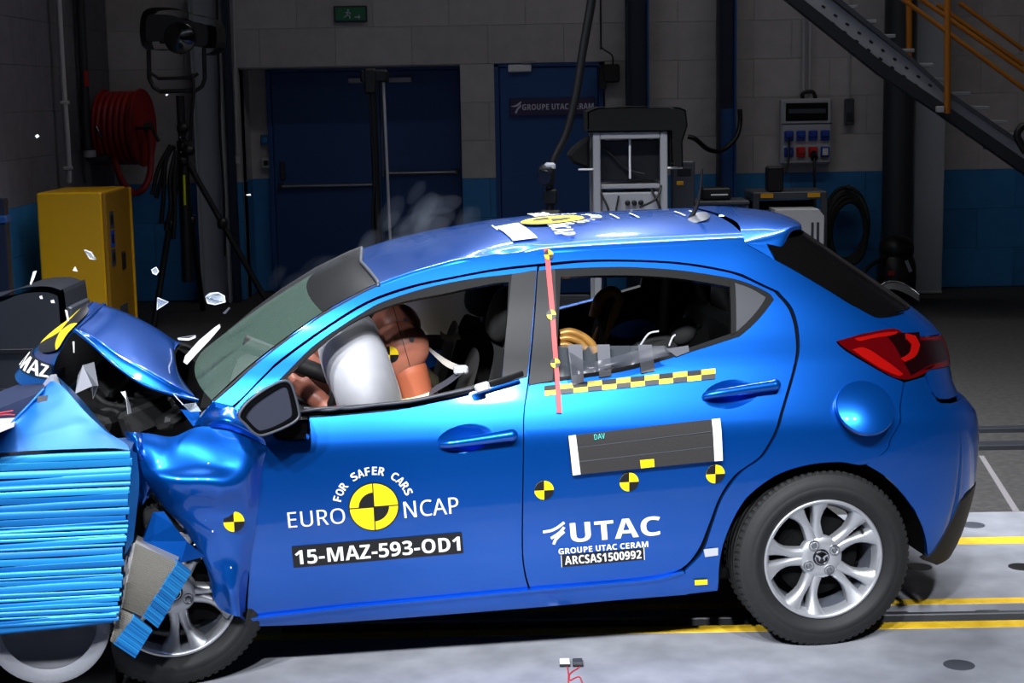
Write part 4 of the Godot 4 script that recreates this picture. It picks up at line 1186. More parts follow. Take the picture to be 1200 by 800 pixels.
	# what shows of the engine bay
	put(car, "engine_bay_wall", sheet([PackedVector3Array([Vector3(-1.435, 1.021, -0.35), Vector3(-1.278, 1.042, -0.4), Vector3(-1.122, 0.995, -0.45), Vector3(-0.958, 0.937, -0.45), Vector3(-0.843, 0.837, -0.4)]), PackedVector3Array([Vector3(-1.421, 0.895, -0.2), Vector3(-1.276, 0.872, -0.3), Vector3(-1.121, 0.823, -0.35), Vector3(-0.962, 0.791, -0.4), Vector3(-0.842, 0.77, -0.3)]), PackedVector3Array([Vector3(-1.425, 0.586, -0.1), Vector3(-1.269, 0.579, -0.1), Vector3(-1.112, 0.555, -0.1), Vector3(-0.955, 0.531, -0.1), Vector3(-0.827, 0.524, -0.1)])], 3, 3, Vector3.BACK), M.dark)
	put(car, "bulkhead", prism(PackedVector2Array([Vector2(-0.823, 0.901), Vector2(-0.748, 0.898), Vector2(-0.562, 0.619), Vector2(-0.582, 0.098), Vector2(-0.858, 0.115)]), 1.1), M.dark, at(Vector3(0, 0, 0.62)))
	var eng := mat(rgb(15, 15, 16), 0.6)
	for q in [[Vector3(-1.052, 0.818, 0.25), Vector3(0.2, 0.1, 0.3), 0.3], [Vector3(-1.182, 0.787, 0.3), Vector3(0.16, 0.14, 0.3), -0.3], [Vector3(-0.918, 0.842, 0.45), Vector3(0.12, 0.05, 0.12), 0.5], [Vector3(-1.228, 0.891, 0.1), Vector3(0.12, 0.12, 0.3), 0.7], [Vector3(-1.023, 0.826, 0.05), Vector3(0.16, 0.05, 0.3), -0.2], [Vector3(-1.14, 0.846, 0.1), Vector3(0.1, 0.03, 0.2), -0.5]]:
		put(car, "engine_part", box(q[1].x, q[1].y, q[1].z, 0.015), eng, Transform3D(Basis(Vector3.BACK, q[2]) * Basis(Vector3.UP, q[2]), q[0]))
	for q in [PackedVector3Array([Vector3(-1.089, 0.875, 0.3), Vector3(-1.014, 0.805, 0.35), Vector3(-0.938, 0.797, 0.4), Vector3(-0.89, 0.853, 0.42)]), PackedVector3Array([Vector3(-1.258, 0.956, 0.2), Vector3(-1.183, 0.87, 0.25), Vector3(-1.09, 0.851, 0.3)]), PackedVector3Array([Vector3(-1.068, 0.88, 0.2), Vector3(-0.971, 0.87, 0.3), Vector3(-0.862, 0.827, 0.42)]), PackedVector3Array([Vector3(-1.232, 0.83, 0.35), Vector3(-1.143, 0.856, 0.35), Vector3(-1.054, 0.802, 0.4)])]:
		put(car, "engine_hose", tube(smooth3(q, 5), 0.011, 8), M.rubber)
	put(car, "inner_wing", facets([PackedVector3Array([Vector3(-0.946, 0.956, 0.5), Vector3(-0.897, 0.939, 0.56), Vector3(-0.79, 0.858, 0.62)]), PackedVector3Array([Vector3(-0.946, 0.956, 0.5), Vector3(-0.79, 0.858, 0.62), Vector3(-0.847, 0.84, 0.62)]), PackedVector3Array([Vector3(-0.847, 0.84, 0.62), Vector3(-0.79, 0.858, 0.62), Vector3(-0.782, 0.815, 0.6)]), PackedVector3Array([Vector3(-0.946, 0.956, 0.5), Vector3(-0.847, 0.84, 0.62), Vector3(-0.894, 0.89, 0.55)])], Vector3.BACK), M.paint)
	put(car, "broken_headlamp", facets([PackedVector3Array([Vector3(-0.903, 0.957, 0.66), Vector3(-0.873, 0.925, 0.68), Vector3(-0.853, 0.897, 0.66)]), PackedVector3Array([Vector3(-0.873, 0.925, 0.68), Vector3(-0.83, 0.925, 0.66), Vector3(-0.853, 0.897, 0.66)]), PackedVector3Array([Vector3(-0.853, 0.897, 0.66), Vector3(-0.814, 0.898, 0.67), Vector3(-0.834, 0.922, 0.64)])], Vector3.BACK, 0.002), M.shard)
	put(car, "torn_lens", facets([PackedVector3Array([Vector3(-1.204, 1.049, 0.55), Vector3(-1.173, 1.051, 0.5), Vector3(-1.157, 0.977, 0.55)]), PackedVector3Array([Vector3(-1.204, 1.049, 0.55), Vector3(-1.157, 0.977, 0.55), Vector3(-1.171, 0.986, 0.6)]), PackedVector3Array([Vector3(-1.204, 1.049, 0.55), Vector3(-1.171, 0.986, 0.6), Vector3(-1.23, 0.959, 0.58)]), PackedVector3Array([Vector3(-1.204, 1.049, 0.55), Vector3(-1.23, 0.959, 0.58), Vector3(-1.226, 1.01, 0.52)]), PackedVector3Array([Vector3(-1.171, 0.986, 0.6), Vector3(-1.157, 0.977, 0.55), Vector3(-1.175, 0.936, 0.56)])], Vector3.BACK, 0.002), M.clear)
	put(car, "torn_strip", facets([PackedVector3Array([Vector3(-1.08, 0.962, 0.6), Vector3(-1.064, 0.965, 0.6), Vector3(-1.06, 0.936, 0.62)]), PackedVector3Array([Vector3(-1.064, 0.965, 0.6), Vector3(-1.06, 0.936, 0.62), Vector3(-1.05, 0.912, 0.6)]), PackedVector3Array([Vector3(-1.06, 0.936, 0.62), Vector3(-1.05, 0.912, 0.6), Vector3(-1.057, 0.89, 0.62)]), PackedVector3Array([Vector3(-1.05, 0.912, 0.6), Vector3(-1.048, 0.889, 0.6), Vector3(-1.057, 0.89, 0.62)])], Vector3.BACK, 0.002), M.panel)
	put(car, "torn_bumper", facets([PackedVector3Array([Vector3(-0.959, 0.642, 0.98), Vector3(-0.926, 0.64, 0.97), Vector3(-0.898, 0.597, 0.98)]), PackedVector3Array([Vector3(-0.959, 0.642, 0.98), Vector3(-0.898, 0.597, 0.98), Vector3(-0.991, 0.555, 1)]), PackedVector3Array([Vector3(-0.991, 0.555, 1), Vector3(-0.898, 0.597, 0.98), Vector3(-0.859, 0.542, 0.98)]), PackedVector3Array([Vector3(-0.991, 0.555, 1), Vector3(-0.859, 0.542, 0.98), Vector3(-0.879, 0.479, 1)]), PackedVector3Array([Vector3(-0.859, 0.542, 0.98), Vector3(-0.807, 0.481, 0.95), Vector3(-0.879, 0.479, 1)]), PackedVector3Array([Vector3(-0.998, 0.555, 0.98), Vector3(-0.991, 0.555, 1), Vector3(-0.959, 0.642, 0.98)])], Vector3(0, 0.2, 1)), M.paint)
	put(car, "torn_liner", sheet([PackedVector3Array([Vector3(-1.036, 0.713, 0.8), Vector3(-0.999, 0.664, 0.78), Vector3(-0.958, 0.613, 0.78), Vector3(-0.908, 0.57, 0.78), Vector3(-0.838, 0.486, 0.78)]), PackedVector3Array([Vector3(-1.032, 0.572, 0.86), Vector3(-1.018, 0.529, 0.86), Vector3(-0.989, 0.494, 0.84), Vector3(-0.94, 0.451, 0.8), Vector3(-0.83, 0.41, 0.78)])], 3, 3, Vector3.BACK), M.dark)
	put(car, "wheel_housing", net([PackedVector3Array([Vector3(-1.103, 0.599, 0.3), Vector3(-1.139, -0.093, 0.3)]), PackedVector3Array([Vector3(-0.952, 0.653, 0.3), Vector3(-0.979, 0.089, 0.3)]), PackedVector3Array([Vector3(-0.655, 0.577, 0.3), Vector3(-0.677, 0.044, 0.3)])], Vector3.BACK), M.dark)
	put(car, "white_plastic_sliver", facets(fan(PackedVector3Array([Vector3(-1.02, 0.557, 1), Vector3(-0.991, 0.544, 1), Vector3(-0.996, 0.558, 1)])), Vector3.BACK), M.panel)

func mirror() -> void:
	var c := Vector3(-0.583, 0.957, 1)
	var b := Basis(Vector3.UP, 0.25) * Basis(Vector3.RIGHT, -0.08)
	var outer := PackedVector2Array()
	for p in smooth2(PackedVector2Array([Vector2(-0.681, 0.945), Vector2(-0.656, 0.982), Vector2(-0.607, 1.015), Vector2(-0.548, 1.041), Vector2(-0.516, 1.038), Vector2(-0.502, 1.005), Vector2(-0.491, 0.947), Vector2(-0.494, 0.923), Vector2(-0.521, 0.905), Vector2(-0.57, 0.888), Vector2(-0.615, 0.879), Vector2(-0.639, 0.891), Vector2(-0.661, 0.917)]), 4): outer.append(p - Vector2(c.x, c.y))
	var glass := PackedVector2Array()
	for p in smooth2(PackedVector2Array([Vector2(-0.66, 0.946), Vector2(-0.632, 0.978), Vector2(-0.586, 1.006), Vector2(-0.541, 1.027), Vector2(-0.525, 1.022), Vector2(-0.516, 0.981), Vector2(-0.512, 0.94), Vector2(-0.523, 0.924), Vector2(-0.569, 0.904), Vector2(-0.612, 0.894), Vector2(-0.628, 0.901), Vector2(-0.648, 0.924)]), 4): glass.append(p - Vector2(c.x, c.y))
	var m := put(car, "door_mirror", prism(outer, 0.02, 0.006, [glass]), M.gloss, Transform3D(b, c))
	var shell := []
	for q in [[1.0, -0.015], [1.01, -0.03], [0.95, -0.06], [0.75, -0.095], [0.4, -0.115], [0.02, -0.12]]:
		var ring := PackedVector3Array()
		for p in outer: ring.append(Vector3(p.x * q[0], p.y * q[0], q[1]))
		shell.append(ring)
	var cols := []
	for k in outer.size():
		var col := PackedVector3Array()
		for r in shell: col.append(r[k])
		cols.append(col)
	put(m, "mirror_shell", net(cols, Vector3.FORWARD, true), M.gloss)
	put(m, "mirror_glass", prism(glass, 0.004), M.mirror, at(Vector3(0, 0, -0.008)))
	put(m, "mirror_rim", join([tube(ring3(outer, 0.001), 0.0045, 6, true)]), M.smoked)
	var foot := PackedVector2Array()
	for p in smooth2(PackedVector2Array([Vector2(-0.572, 0.867), Vector2(-0.516, 0.896), Vector2(-0.467, 0.903), Vector2(-0.46, 0.885), Vector2(-0.464, 0.843), Vector2(-0.484, 0.833), Vector2(-0.538, 0.835), Vector2(-0.572, 0.848)]), 3): foot.append(p)
	put(m, "mirror_foot", prism(foot, 0.1, 0.01), M.gloss, Transform3D(b, c).affine_inverse() * at(Vector3(0, 0, 0.92)))

func ring3(p: PackedVector2Array, z: float) -> PackedVector3Array:
	var out := PackedVector3Array()
	for q in p: out.append(Vector3(q.x, q.y, z))
	return out

func seat(x: float, z: float, lean: float) -> void:
	var s := put(car, "seat", join([[box(0.5, 0.16, 0.5, 0.05), at(Vector3(x, 0.42, z), Basis(Vector3.BACK, -0.1))]]), M.cloth)
	var sh := smooth2(PackedVector2Array([Vector2(-0.25, 0), Vector2(0.25, 0), Vector2(0.26, 0.25), Vector2(0.23, 0.5), Vector2(0.14, 0.66), Vector2(-0.14, 0.66), Vector2(-0.23, 0.5), Vector2(-0.26, 0.25)]), 4)
	var b := Basis(Vector3.BACK, -lean) * Basis(Vector3.UP, -PI / 2)
	put(s, "backrest", prism(sh, 0.14, 0.04), M.cloth, Transform3D(b, Vector3(x + 0.2, 0.42, z)))
	var top := Vector3(x + 0.2, 0.42, z) + b * Vector3(0, 0.76, -0.07)
	put(s, "headrest", ball(Vector3(0.06, 0.1, 0.14), 20, 2.8), M.cloth, Transform3D(Basis(Vector3.BACK, -lean), top + Vector3(0, 0.03, 0)))
	for k in [-1, 1]: put(s, "headrest_post", rod(top + Vector3(-0.02, -0.12, k * 0.06), top + Vector3(0, 0, k * 0.06), 0.006), M.steel)

func cabin() -> void:
	put(car, "cabin_floor", box(2.3, 0.04, 1.36, 0.01), M.dark, at(Vector3(0.45, 0.24, 0)))
	put(car, "dashboard", sheet([PackedVector3Array([Vector3(-0.72, 0.87, 0.68), Vector3(-0.8, 0.88, 0), Vector3(-0.72, 0.87, -0.68)]), PackedVector3Array([Vector3(-0.58, 0.89, 0.69), Vector3(-0.58, 0.91, 0), Vector3(-0.58, 0.89, -0.69)]), PackedVector3Array([Vector3(-0.45, 0.84, 0.7), Vector3(-0.45, 0.86, 0), Vector3(-0.45, 0.84, -0.7)]), PackedVector3Array([Vector3(-0.5, 0.55, 0.7), Vector3(-0.5, 0.55, 0), Vector3(-0.5, 0.55, -0.7)])], 4, 4, Vector3.UP), M.black)
	seat(-0.27, 0.36, 0.34)
	seat(-0.27, -0.36, 0.34)
	var bench := put(car, "rear_bench", box(0.5, 0.16, 1.3, 0.05), M.cloth, at(Vector3(0.85, 0.42, 0)))
	put(bench, "backrest", box(0.14, 0.62, 1.3, 0.05), M.cloth, at(Vector3(0.26, 0.33, 0), Basis(Vector3.BACK, -0.4)))
	for z in [-0.4, 0.4]: put(bench, "headrest", ball(Vector3(0.06, 0.09, 0.13), 20, 2.8), M.cloth, at(Vector3(0.42, 0.66, z)))
	put(car, "parcel_shelf", box(0.5, 0.02, 1.2, 0.005), M.dark, at(Vector3(1.4, 0.98, 0)))
	put(car, "boot_liner", box(0.02, 0.7, 1.3, 0.005), M.dark, at(Vector3(1.72, 0.62, 0)))
	# steering wheel
	var sw := put(car, "steering_wheel", tube(circle3(0.185, 0, 40), 0.015, 8, true), M.black, Transform3D(Basis(Vector3.BACK, -0.42) * Basis(Vector3.UP, PI / 2), Vector3(-0.359, 0.935, 0.36)))
	for a in [0.0, 2.2, 4.1]: put(sw, "wheel_spoke", rod(Vector3.ZERO, Vector3(cos(a), sin(a), 0) * 0.18, 0.014), M.black)
	put(sw, "column", rod(Vector3.ZERO, Vector3(0, 0, -0.35), 0.03), M.black)
	# deployed air bags
	var bag := put(car, "airbag", ball(Vector3(0.115, 0.2, 0.29), 44, 3.6), M.bag, Transform3D(Basis(Vector3.BACK, 0.3), Vector3(-0.277, 0.956, 0.36)))
	for z in [-0.1, 0.1]:
		var seam := PackedVector3Array()
		for k in 40:
			var a := TAU * k / 40
			var f := func(v: float) -> float: return signf(v) * pow(absf(v), 0.5556)
			var w: float = pow(1.0 - pow(absf(z) / 0.29, 3.6), 0.2778)
			seam.append(Vector3(0.1155 * w * f.call(cos(a)), 0.2008 * w * f.call(sin(a)), z))
		put(bag, "seam", tube(seam, 0.0018, 5, true), M.panel)
	put(car, "airbag", ball(Vector3(0.1, 0.15, 0.22), 32, 3.0), M.bag, Transform3D(Basis(Vector3.BACK, 0.3), Vector3(-0.27, 0.897, -0.36)))
	put(car, "curtain_airbag", sheet([PackedVector3Array([Vector3(-0.063, 1.116, -0.56), Vector3(0.042, 1.138, -0.55), Vector3(0.147, 1.145, -0.55), Vector3(0.253, 1.131, -0.55)]), PackedVector3Array([Vector3(-0.055, 1.051, -0.6), Vector3(0.042, 1.065, -0.57), Vector3(0.149, 1.067, -0.58), Vector3(0.254, 1.058, -0.57)]), PackedVector3Array([Vector3(-0.035, 0.939, -0.63), Vector3(0.042, 0.939, -0.61), Vector3(0.149, 0.933, -0.62), Vector3(0.256, 0.931, -0.61)])], 4, 4, Vector3.BACK), mat(rgb(238, 242, 252), 0.8))
	# belts
	put(car, "seat_belt", sheet([PackedVector3Array([Vector3(-0.043, 1.045, 0.3), Vector3(-0.004, 1.016, 0.34), Vector3(0.037, 0.99, 0.38), Vector3(0.088, 0.97, 0.42)]), PackedVector3Array([Vector3(-0.034, 1.029, 0.34), Vector3(-0.002, 0.997, 0.38), Vector3(0.03, 0.972, 0.42), Vector3(0.077, 0.956, 0.46)])], 4, 2, Vector3.BACK), M.belt)
	put(car, "seat_belt", sheet([PackedVector3Array([Vector3(0.079, 0.973, 0.44), Vector3(0.032, 0.932, 0.42), Vector3(-0.012, 0.903, 0.4), Vector3(-0.054, 0.87, 0.38)]), PackedVector3Array([Vector3(0.084, 0.962, 0.48), Vector3(0.037, 0.921, 0.46), Vector3(-0.007, 0.892, 0.44), Vector3(-0.048, 0.862, 0.42)])], 4, 2, Vector3.BACK), M.tape)
	put(car, "belt_tape", box(0.05, 0.03, 0.03, 0.006), M.panel, at(Vector3(0.074, 0.968, 0.46)))
	put(car, "seat_belt", sheet([PackedVector3Array([Vector3(0.034, 1.057, 0.1), Vector3(0.062, 1.04, 0.1), Vector3(0.104, 1.045, 0.1)]), PackedVector3Array([Vector3(0.038, 1.028, 0.12), Vector3(0.066, 1.017, 0.12), Vector3(0.111, 1.025, 0.12)])], 3, 2, Vector3.BACK), M.belt)
	put(car, "belt_buckle", box(0.02, 0.05, 0.02, 0.004), M.chrome, at(Vector3(0.208, 1.07, 0.3), Basis(Vector3.BACK, 0.3)))
	# moulding sprung loose from the front door
	put(car, "loose_moulding", bar(Vector3(0.081, 0.961, 0.83), Vector3(0.245, 1.009, 0.82), 0.012, 0.018), M.trim)
	put(car, "grey_clip", box(0.05, 0.03, 0.02, 0.006), M.panel, at(Vector3(0.105, 0.972, 0.845), Basis(Vector3.BACK, 0.25)))
	for p in [PackedVector3Array([Vector3(-0.488, 0.914, 0.83), Vector3(-0.411, 0.923, 0.835), Vector3(-0.328, 0.919, 0.83), Vector3(-0.245, 0.926, 0.83)]), PackedVector3Array([Vector3(-0.245, 0.926, 0.83), Vector3(-0.133, 0.933, 0.83), Vector3(-0.02, 0.95, 0.825), Vector3(0.071, 0.965, 0.82)]), PackedVector3Array([Vector3(-0.477, 0.924, 0.825), Vector3(-0.397, 0.917, 0.835), Vector3(-0.342, 0.925, 0.83)])]:
		put(car, "broken_seal", tube(smooth3(p, 4), 0.006, 6), M.tape)
	# child seats on the rear bench
	var cs := put(car, "child_seat", tube(smooth3(PackedVector3Array([Vector3(0.703, 0.844, -0.3), Vector3(0.711, 0.931, -0.3), Vector3(0.743, 1.006, -0.3), Vector3(0.782, 1.094, -0.3), Vector3(0.761, 1.126, -0.3), Vector3(0.719, 1.096, -0.3), Vector3(0.698, 1.028, -0.3)]), 5), 0.03, 10), M.gold)
	put(cs, "seat_shell", sheet([PackedVector3Array([Vector3(0.677, 0.819, -0.35), Vector3(0.689, 0.959, -0.35), Vector3(0.732, 1.097, -0.35), Vector3(0.771, 1.123, -0.35)]), PackedVector3Array([Vector3(0.691, 0.837, -0.2), Vector3(0.713, 0.963, -0.2), Vector3(0.741, 1.074, -0.2), Vector3(0.762, 1.107, -0.2)])], 4, 3, Vector3.BACK), M.cloth)
	var cs2 := put(car, "child_seat", tube(smooth3(PackedVector3Array([Vector3(0.446, 1.065, 0.35), Vector3(0.483, 1.07, 0.35), Vector3(0.526, 1.053, 0.35), Vector3(0.557, 1.027, 0.35), Vector3(0.576, 0.995, 0.35)]), 5), 0.016, 10), M.gold)
	put(cs2, "gold_band", tube(smooth3(PackedVector3Array([Vector3(0.44, 1.051, 0.38), Vector3(0.471, 1.053, 0.38), Vector3(0.508, 1.039, 0.38), Vector3(0.533, 1.014, 0.38)]), 5), 0.014, 10), M.gold)
	put(cs2, "gold_band", tube(smooth3(PackedVector3Array([Vector3(0.437, 1.033, 0.4), Vector3(0.462, 1.032, 0.4), Vector3(0.486, 1.019, 0.4), Vector3(0.498, 1, 0.4)]), 5), 0.012, 10), M.gold)
	var cs3 := put(car, "booster_seat", ball(Vector3(0.09, 0.05, 0.1), 20, 2.4), M.cloth, at(Vector3(0.818, 0.983, 0.25), Basis(Vector3.BACK, 0.3)))
	put(cs3, "bolster", ball(Vector3(0.055, 0.04, 0.07), 20, 2.4), M.cloth, at(Vector3(0.11, 0.035, 0.05), Basis(Vector3.BACK, 0.6)))
	var inv := cs3.transform.affine_inverse()
	for q in [PackedVector3Array([Vector3(0.849, 1.005, 0.34), Vector3(0.865, 1.039, 0.34), Vector3(0.89, 1.041, 0.34), Vector3(0.909, 1.009, 0.34)]), PackedVector3Array([Vector3(0.941, 1.06, 0.33), Vector3(0.957, 1.075, 0.33), Vector3(0.973, 1.071, 0.33), Vector3(0.953, 1.05, 0.33)]), PackedVector3Array([Vector3(0.737, 1.012, 0.36), Vector3(0.767, 1.056, 0.37), Vector3(0.804, 1.064, 0.37)])]:
		var line := PackedVector3Array()
		for v in smooth3(q, 4): line.append(inv * v)
		put(cs3, "white_piping", tube(line, 0.004 if q[0].x > 0.6 else 0.003, 6), M.panel)

# ---------------------------------------------------------------- bodies: a smooth surface round tapered bones
func flesh(bones: Array, cell: float, k: float) -> ArrayMesh:
	var lo := Vector3.ONE * 1e9
	var hi := -lo
	for b in bones:
		for j in [0, 2]:
			lo = lo.min(b[j] - Vector3.ONE * (b[j + 1] + 3 * cell + 2 * k))
			hi = hi.max(b[j] + Vector3.ONE * (b[j + 1] + 3 * cell + 2 * k))
	var n := Vector3i(((hi - lo) / cell).ceil()) + Vector3i.ONE
	var sum := PackedFloat32Array()
	sum.resize(n.x * n.y * n.z)
	for b in bones:
		var p: Vector3 = b[0]
		var q: Vector3 = b[2]
		var r0: float = b[1]
		var r1: float = b[3]
		var m := maxf(r0, r1) + 2 * k + 2 * cell
		var a := Vector3i(((p.min(q) - Vector3.ONE * m - lo) / cell).floor()).clamp(Vector3i.ZERO, n - Vector3i.ONE)
		var e := Vector3i(((p.max(q) + Vector3.ONE * m - lo) / cell).ceil()).clamp(Vector3i.ZERO, n - Vector3i.ONE)
		var d := q - p
		var dd := maxf(d.length_squared(), 1e-9)
		for x in range(a.x, e.x + 1):
			for y in range(a.y, e.y + 1):
				for z in range(a.z, e.z + 1):
					var v := lo + Vector3(x, y, z) * cell - p
					var t := clampf(v.dot(d) / dd, 0, 1)
					sum[(x * n.y + y) * n.z + z] += exp(-((v - d * t).length() - lerpf(r0, r1, t)) / k)
	# inside where sum > 1
	var ids := {}
	var pts := PackedVector3Array()
	var st := fresh()
	var off := [Vector3i(0, 0, 0), Vector3i(1, 0, 0), Vector3i(0, 1, 0), Vector3i(1, 1, 0), Vector3i(0, 0, 1), Vector3i(1, 0, 1), Vector3i(0, 1, 1), Vector3i(1, 1, 1)]
	var edges := [[0, 1], [2, 3], [4, 5], [6, 7], [0, 2], [1, 3], [4, 6], [5, 7], [0, 4], [1, 5], [2, 6], [3, 7]]
	for x in n.x - 1:
		for y in n.y - 1:
			for z in n.z - 1:
				var base := (x * n.y + y) * n.z + z
				var inside := 0
				var val := [0, 0, 0, 0, 0, 0, 0, 0]
				for c in 8:
					val[c] = sum[base + (off[c].x * n.y + off[c].y) * n.z + off[c].z]
					if val[c] > 1.0: inside += 1
				if inside == 0 or inside == 8: continue
				var s := Vector3.ZERO
				var w := 0
				for ed in edges:
					var g: float = log(maxf(val[ed[0]], 1e-30))
					var h: float = log(maxf(val[ed[1]], 1e-30))
					if (g > 0) != (h > 0):
						s += Vector3(off[ed[0]]).lerp(Vector3(off[ed[1]]), g / (g - h))
						w += 1
				ids[base] = pts.size()
				pts.append(lo + (Vector3(x, y, z) + s / w) * cell)
	var step := [n.y * n.z, n.z, 1]
	var nrm := PackedVector3Array()
	nrm.resize(pts.size())
	for base in ids:
		var g := Vector3.ZERO
		for c in 8:
			var w := log(maxf(sum[base + (off[c].x * n.y + off[c].y) * n.z + off[c].z], 1e-30))
			g += (Vector3(off[c]) - Vector3.ONE * 0.5) * maxf(w, -20.0)
		nrm[ids[base]] = -g.normalized()
	for base in ids:
		var here: bool = sum[base] > 1.0
		for ax in 3:
			var u := (ax + 1) % 3
			var v := (ax + 2) % 3
			if (sum[base + step[ax]] > 1.0) == here: continue
			var q := [base, base - step[u], base - step[u] - step[v], base - step[v]]
			var ok := true
			for i in q:
				if not ids.has(i): ok = false
			if not ok: continue
			var c := []
			for i in q: c.append(ids[i])
			tri(st, pts[c[0]], pts[c[1]], pts[c[2]], nrm[c[0]], nrm[c[1]], nrm[c[2]])
			tri(st, pts[c[0]], pts[c[2]], pts[c[3]], nrm[c[0]], nrm[c[2]], nrm[c[3]])
	return st.commit()

func dummies() -> void:
	var d := thing("crash_dummy", "tan crash test dummy with a checked target on its head, slumped into the white airbag", "crash dummy", Vector3(-0.315, 0, -6.055))
	d.basis = Basis(Vector3.UP, 0.13150)
	var hip := Vector3(-0.12, 0.58, 0.36)
	var chest := Vector3(-0.044, 0.711, 0.36)
	var neck := Vector3(-0.088, 0.899, 0.36)
	var hand := Vector3(-0.429, 0.89, 0.5)
	var sh := 0.17
	var bones := [[hip, 0.14, chest, 0.13], [chest, 0.13, chest.lerp(neck, 0.62), 0.075], [hip + Vector3(0, 0, -0.08), 0.1, hip + Vector3(0, 0, 0.08), 0.1], [chest + Vector3(0, 0.04, -sh), 0.06, chest + Vector3(0, 0.04, sh), 0.06], [chest, 0.11, chest + Vector3(-0.02, 0, 0), 0.12]]
	for s in [-1, 1]:
		var a := chest + Vector3(0, 0.03, s * sh)
		var el: Vector3 = a.lerp(hand * Vector3(1, 1, 0) + Vector3(0, 0, 0.36 + s * 0.16), 0.5) + Vector3(0, -0.1, s * 0.03)
		bones.append([a, 0.055, el, 0.045])
		var knee := hip + Vector3(-0.42, 0.02, s * 0.13)
		bones.append([hip + Vector3(0, -0.02, s * 0.09), 0.085, knee, 0.06])
		bones.append([knee, 0.06, knee + Vector3(-0.2, -0.2, 0), 0.045])
	put(d, "shirt", flesh(bones, 0.016, 0.02), M.shirt)
	var bare := [[neck.lerp(chest, 0.4), 0.062, neck + Vector3(-0.012, 0.05, 0), 0.066]]
	put(d, "neck", flesh(bare, 0.01, 0.012), M.neck)
	var arm := []
	for s in [-1, 1]:
		var a := chest + Vector3(0, 0.03, s * sh)
		var w := Vector3(hand.x, hand.y, 0.36 + s * 0.14)
		var el: Vector3 = a.lerp(hand * Vector3(1, 1, 0) + Vector3(0, 0, 0.36 + s * 0.16), 0.5) + Vector3(0, -0.1, s * 0.03)
		var up := (w - el).normalized()
		arm.append([el, 0.044, w, 0.033])
		arm.append([w, 0.03, w + up * 0.06, 0.036])
		for k in 4:
			var f := w + up * 0.08 + Vector3(0, 0, (k - 1.5) * 0.019)
			var ln: float = [0.03, 0.036, 0.034, 0.026][k]
			var curl := Vector3(0.6, -0.5, 0) * ln
			arm.append([f, 0.0095, f + up * ln, 0.009])
			arm.append([f + up * ln, 0.009, f + up * ln + curl, 0.008])
		arm.append([w + up * 0.03 + Vector3(0, 0.01, -s * 0.03), 0.011, w + up * 0.075 + Vector3(0.02, 0.015, -s * 0.035), 0.009])
	put(d, "forearms", flesh(arm, 0.0065, 0.006), M.skin)
	# head: face shell, skull cap behind a seam, ears, nose
	var hc := Vector3(-0.13, 1.036, 0.36)
	var tilt := Basis(Vector3.BACK, 0.25)
	var skull := func(x0: float, x1: float) -> ArrayMesh:
		var rows := []
		for i in 13:
			var x := lerpf(x0, x1, i / 12.0)
			var r := sqrt(maxf(0.0, 1.0 - x * x))
			var ring := PackedVector3Array()
			for k in 32:
				var a := TAU * k / 32
				var q := Vector3(x * 0.104, cos(a) * r * 0.098, sin(a) * r * 0.08)
				if q.y < 0 and x < 0: q.y *= 1.0 + 0.28 * minf(1.0, -x * 1.6)
				ring.append(q)
			rows.append(ring)
		var cols := []
		for k in 32:
			var col := PackedVector3Array()
			for r in rows: col.append(r[k])
			cols.append(col)
		return net(cols, Vector3.UP, true) if false else net(cols, Vector3(0, 1e-9, 0), true)
	var face := put(d, "head", outward(skull.call(-1.0, 0.12), Vector3(-0.05, 0, 0)), M.skin, Transform3D(tilt, hc))
	put(face, "skull_cap", outward(skull.call(0.145, 1.0), Vector3(0.05, 0, 0)), M.skin)
	put(face, "seam", outward(skull.call(0.1, 0.16), Vector3(0.01, 0, 0)), M.ink, Transform3D(Basis.from_scale(Vector3(1, 0.985, 0.985)), Vector3.ZERO))
	put(face, "nose", flesh([[Vector3(-0.1, 0.01, 0), 0.012, Vector3(-0.117, -0.025, 0), 0.016]], 0.006, 0.006), M.skin)
	put(face, "mouth", tube(smooth3(PackedVector3Array([Vector3(-0.088, -0.06, 0.03), Vector3(-0.098, -0.062, 0), Vector3(-0.088, -0.06, -0.03)]), 4), 0.004, 6), M.skin_dark)
	for s in [-1, 1]:
		put(face, "eye", ball(Vector3(0.008, 0.011, 0.015), 12), M.skin_dark, at(Vector3(-0.093, 0.018, s * 0.032)))
		put(face, "cap_bolt", lathe(PackedVector2Array([Vector2(0.009, 0), Vector2(0.009, 0.004), Vector2(0, 0.004)]), 12), M.smoked, Transform3D(Basis() if s == 1 else Basis(Vector3.UP, PI), Vector3(0.045, 0.03, s * 0.069)))
	var tcc := Vector3(-0.171, 1.026, 0.44) 
	var tr := face.transform.affine_inverse()
	for q in 4:
		var m := fresh()
		var pz := sector(Vector2.ZERO, 0.03, q)
		for k in range(1, pz.size() - 1):
			var v := []
			for p in [pz[0], pz[k], pz[k + 1]]:
				var l: Vector3 = tr * (Vector3(tcc.x + p.x, tcc.y + p.y, 0.36))
				var rr := maxf(0.02, 1.0 - pow(l.x / 0.104, 2) - pow(l.y / 0.098, 2))
				l.z = 0.0805 * sqrt(rr) + 0.0015
				v.append(l)
			flat_tri(m, v[0], v[1], v[2], Vector3.BACK)
		put(face, "target_sticker", m.commit(), M.yellow if q % 2 == 0 else M.ink)
	var p := d.duplicate()
	named(self, "crash_dummy", p)
	p.set_meta("label", "second crash test dummy in the far front seat, mostly hidden behind the nearer one")
	p.position = d.position + d.basis * (Vector3(-0.103, 1.008, -0.36) - Vector3(-0.13, 1.036, 0.36))
	for s in p.find_children("target_sticker*", "", true, false): s.free()

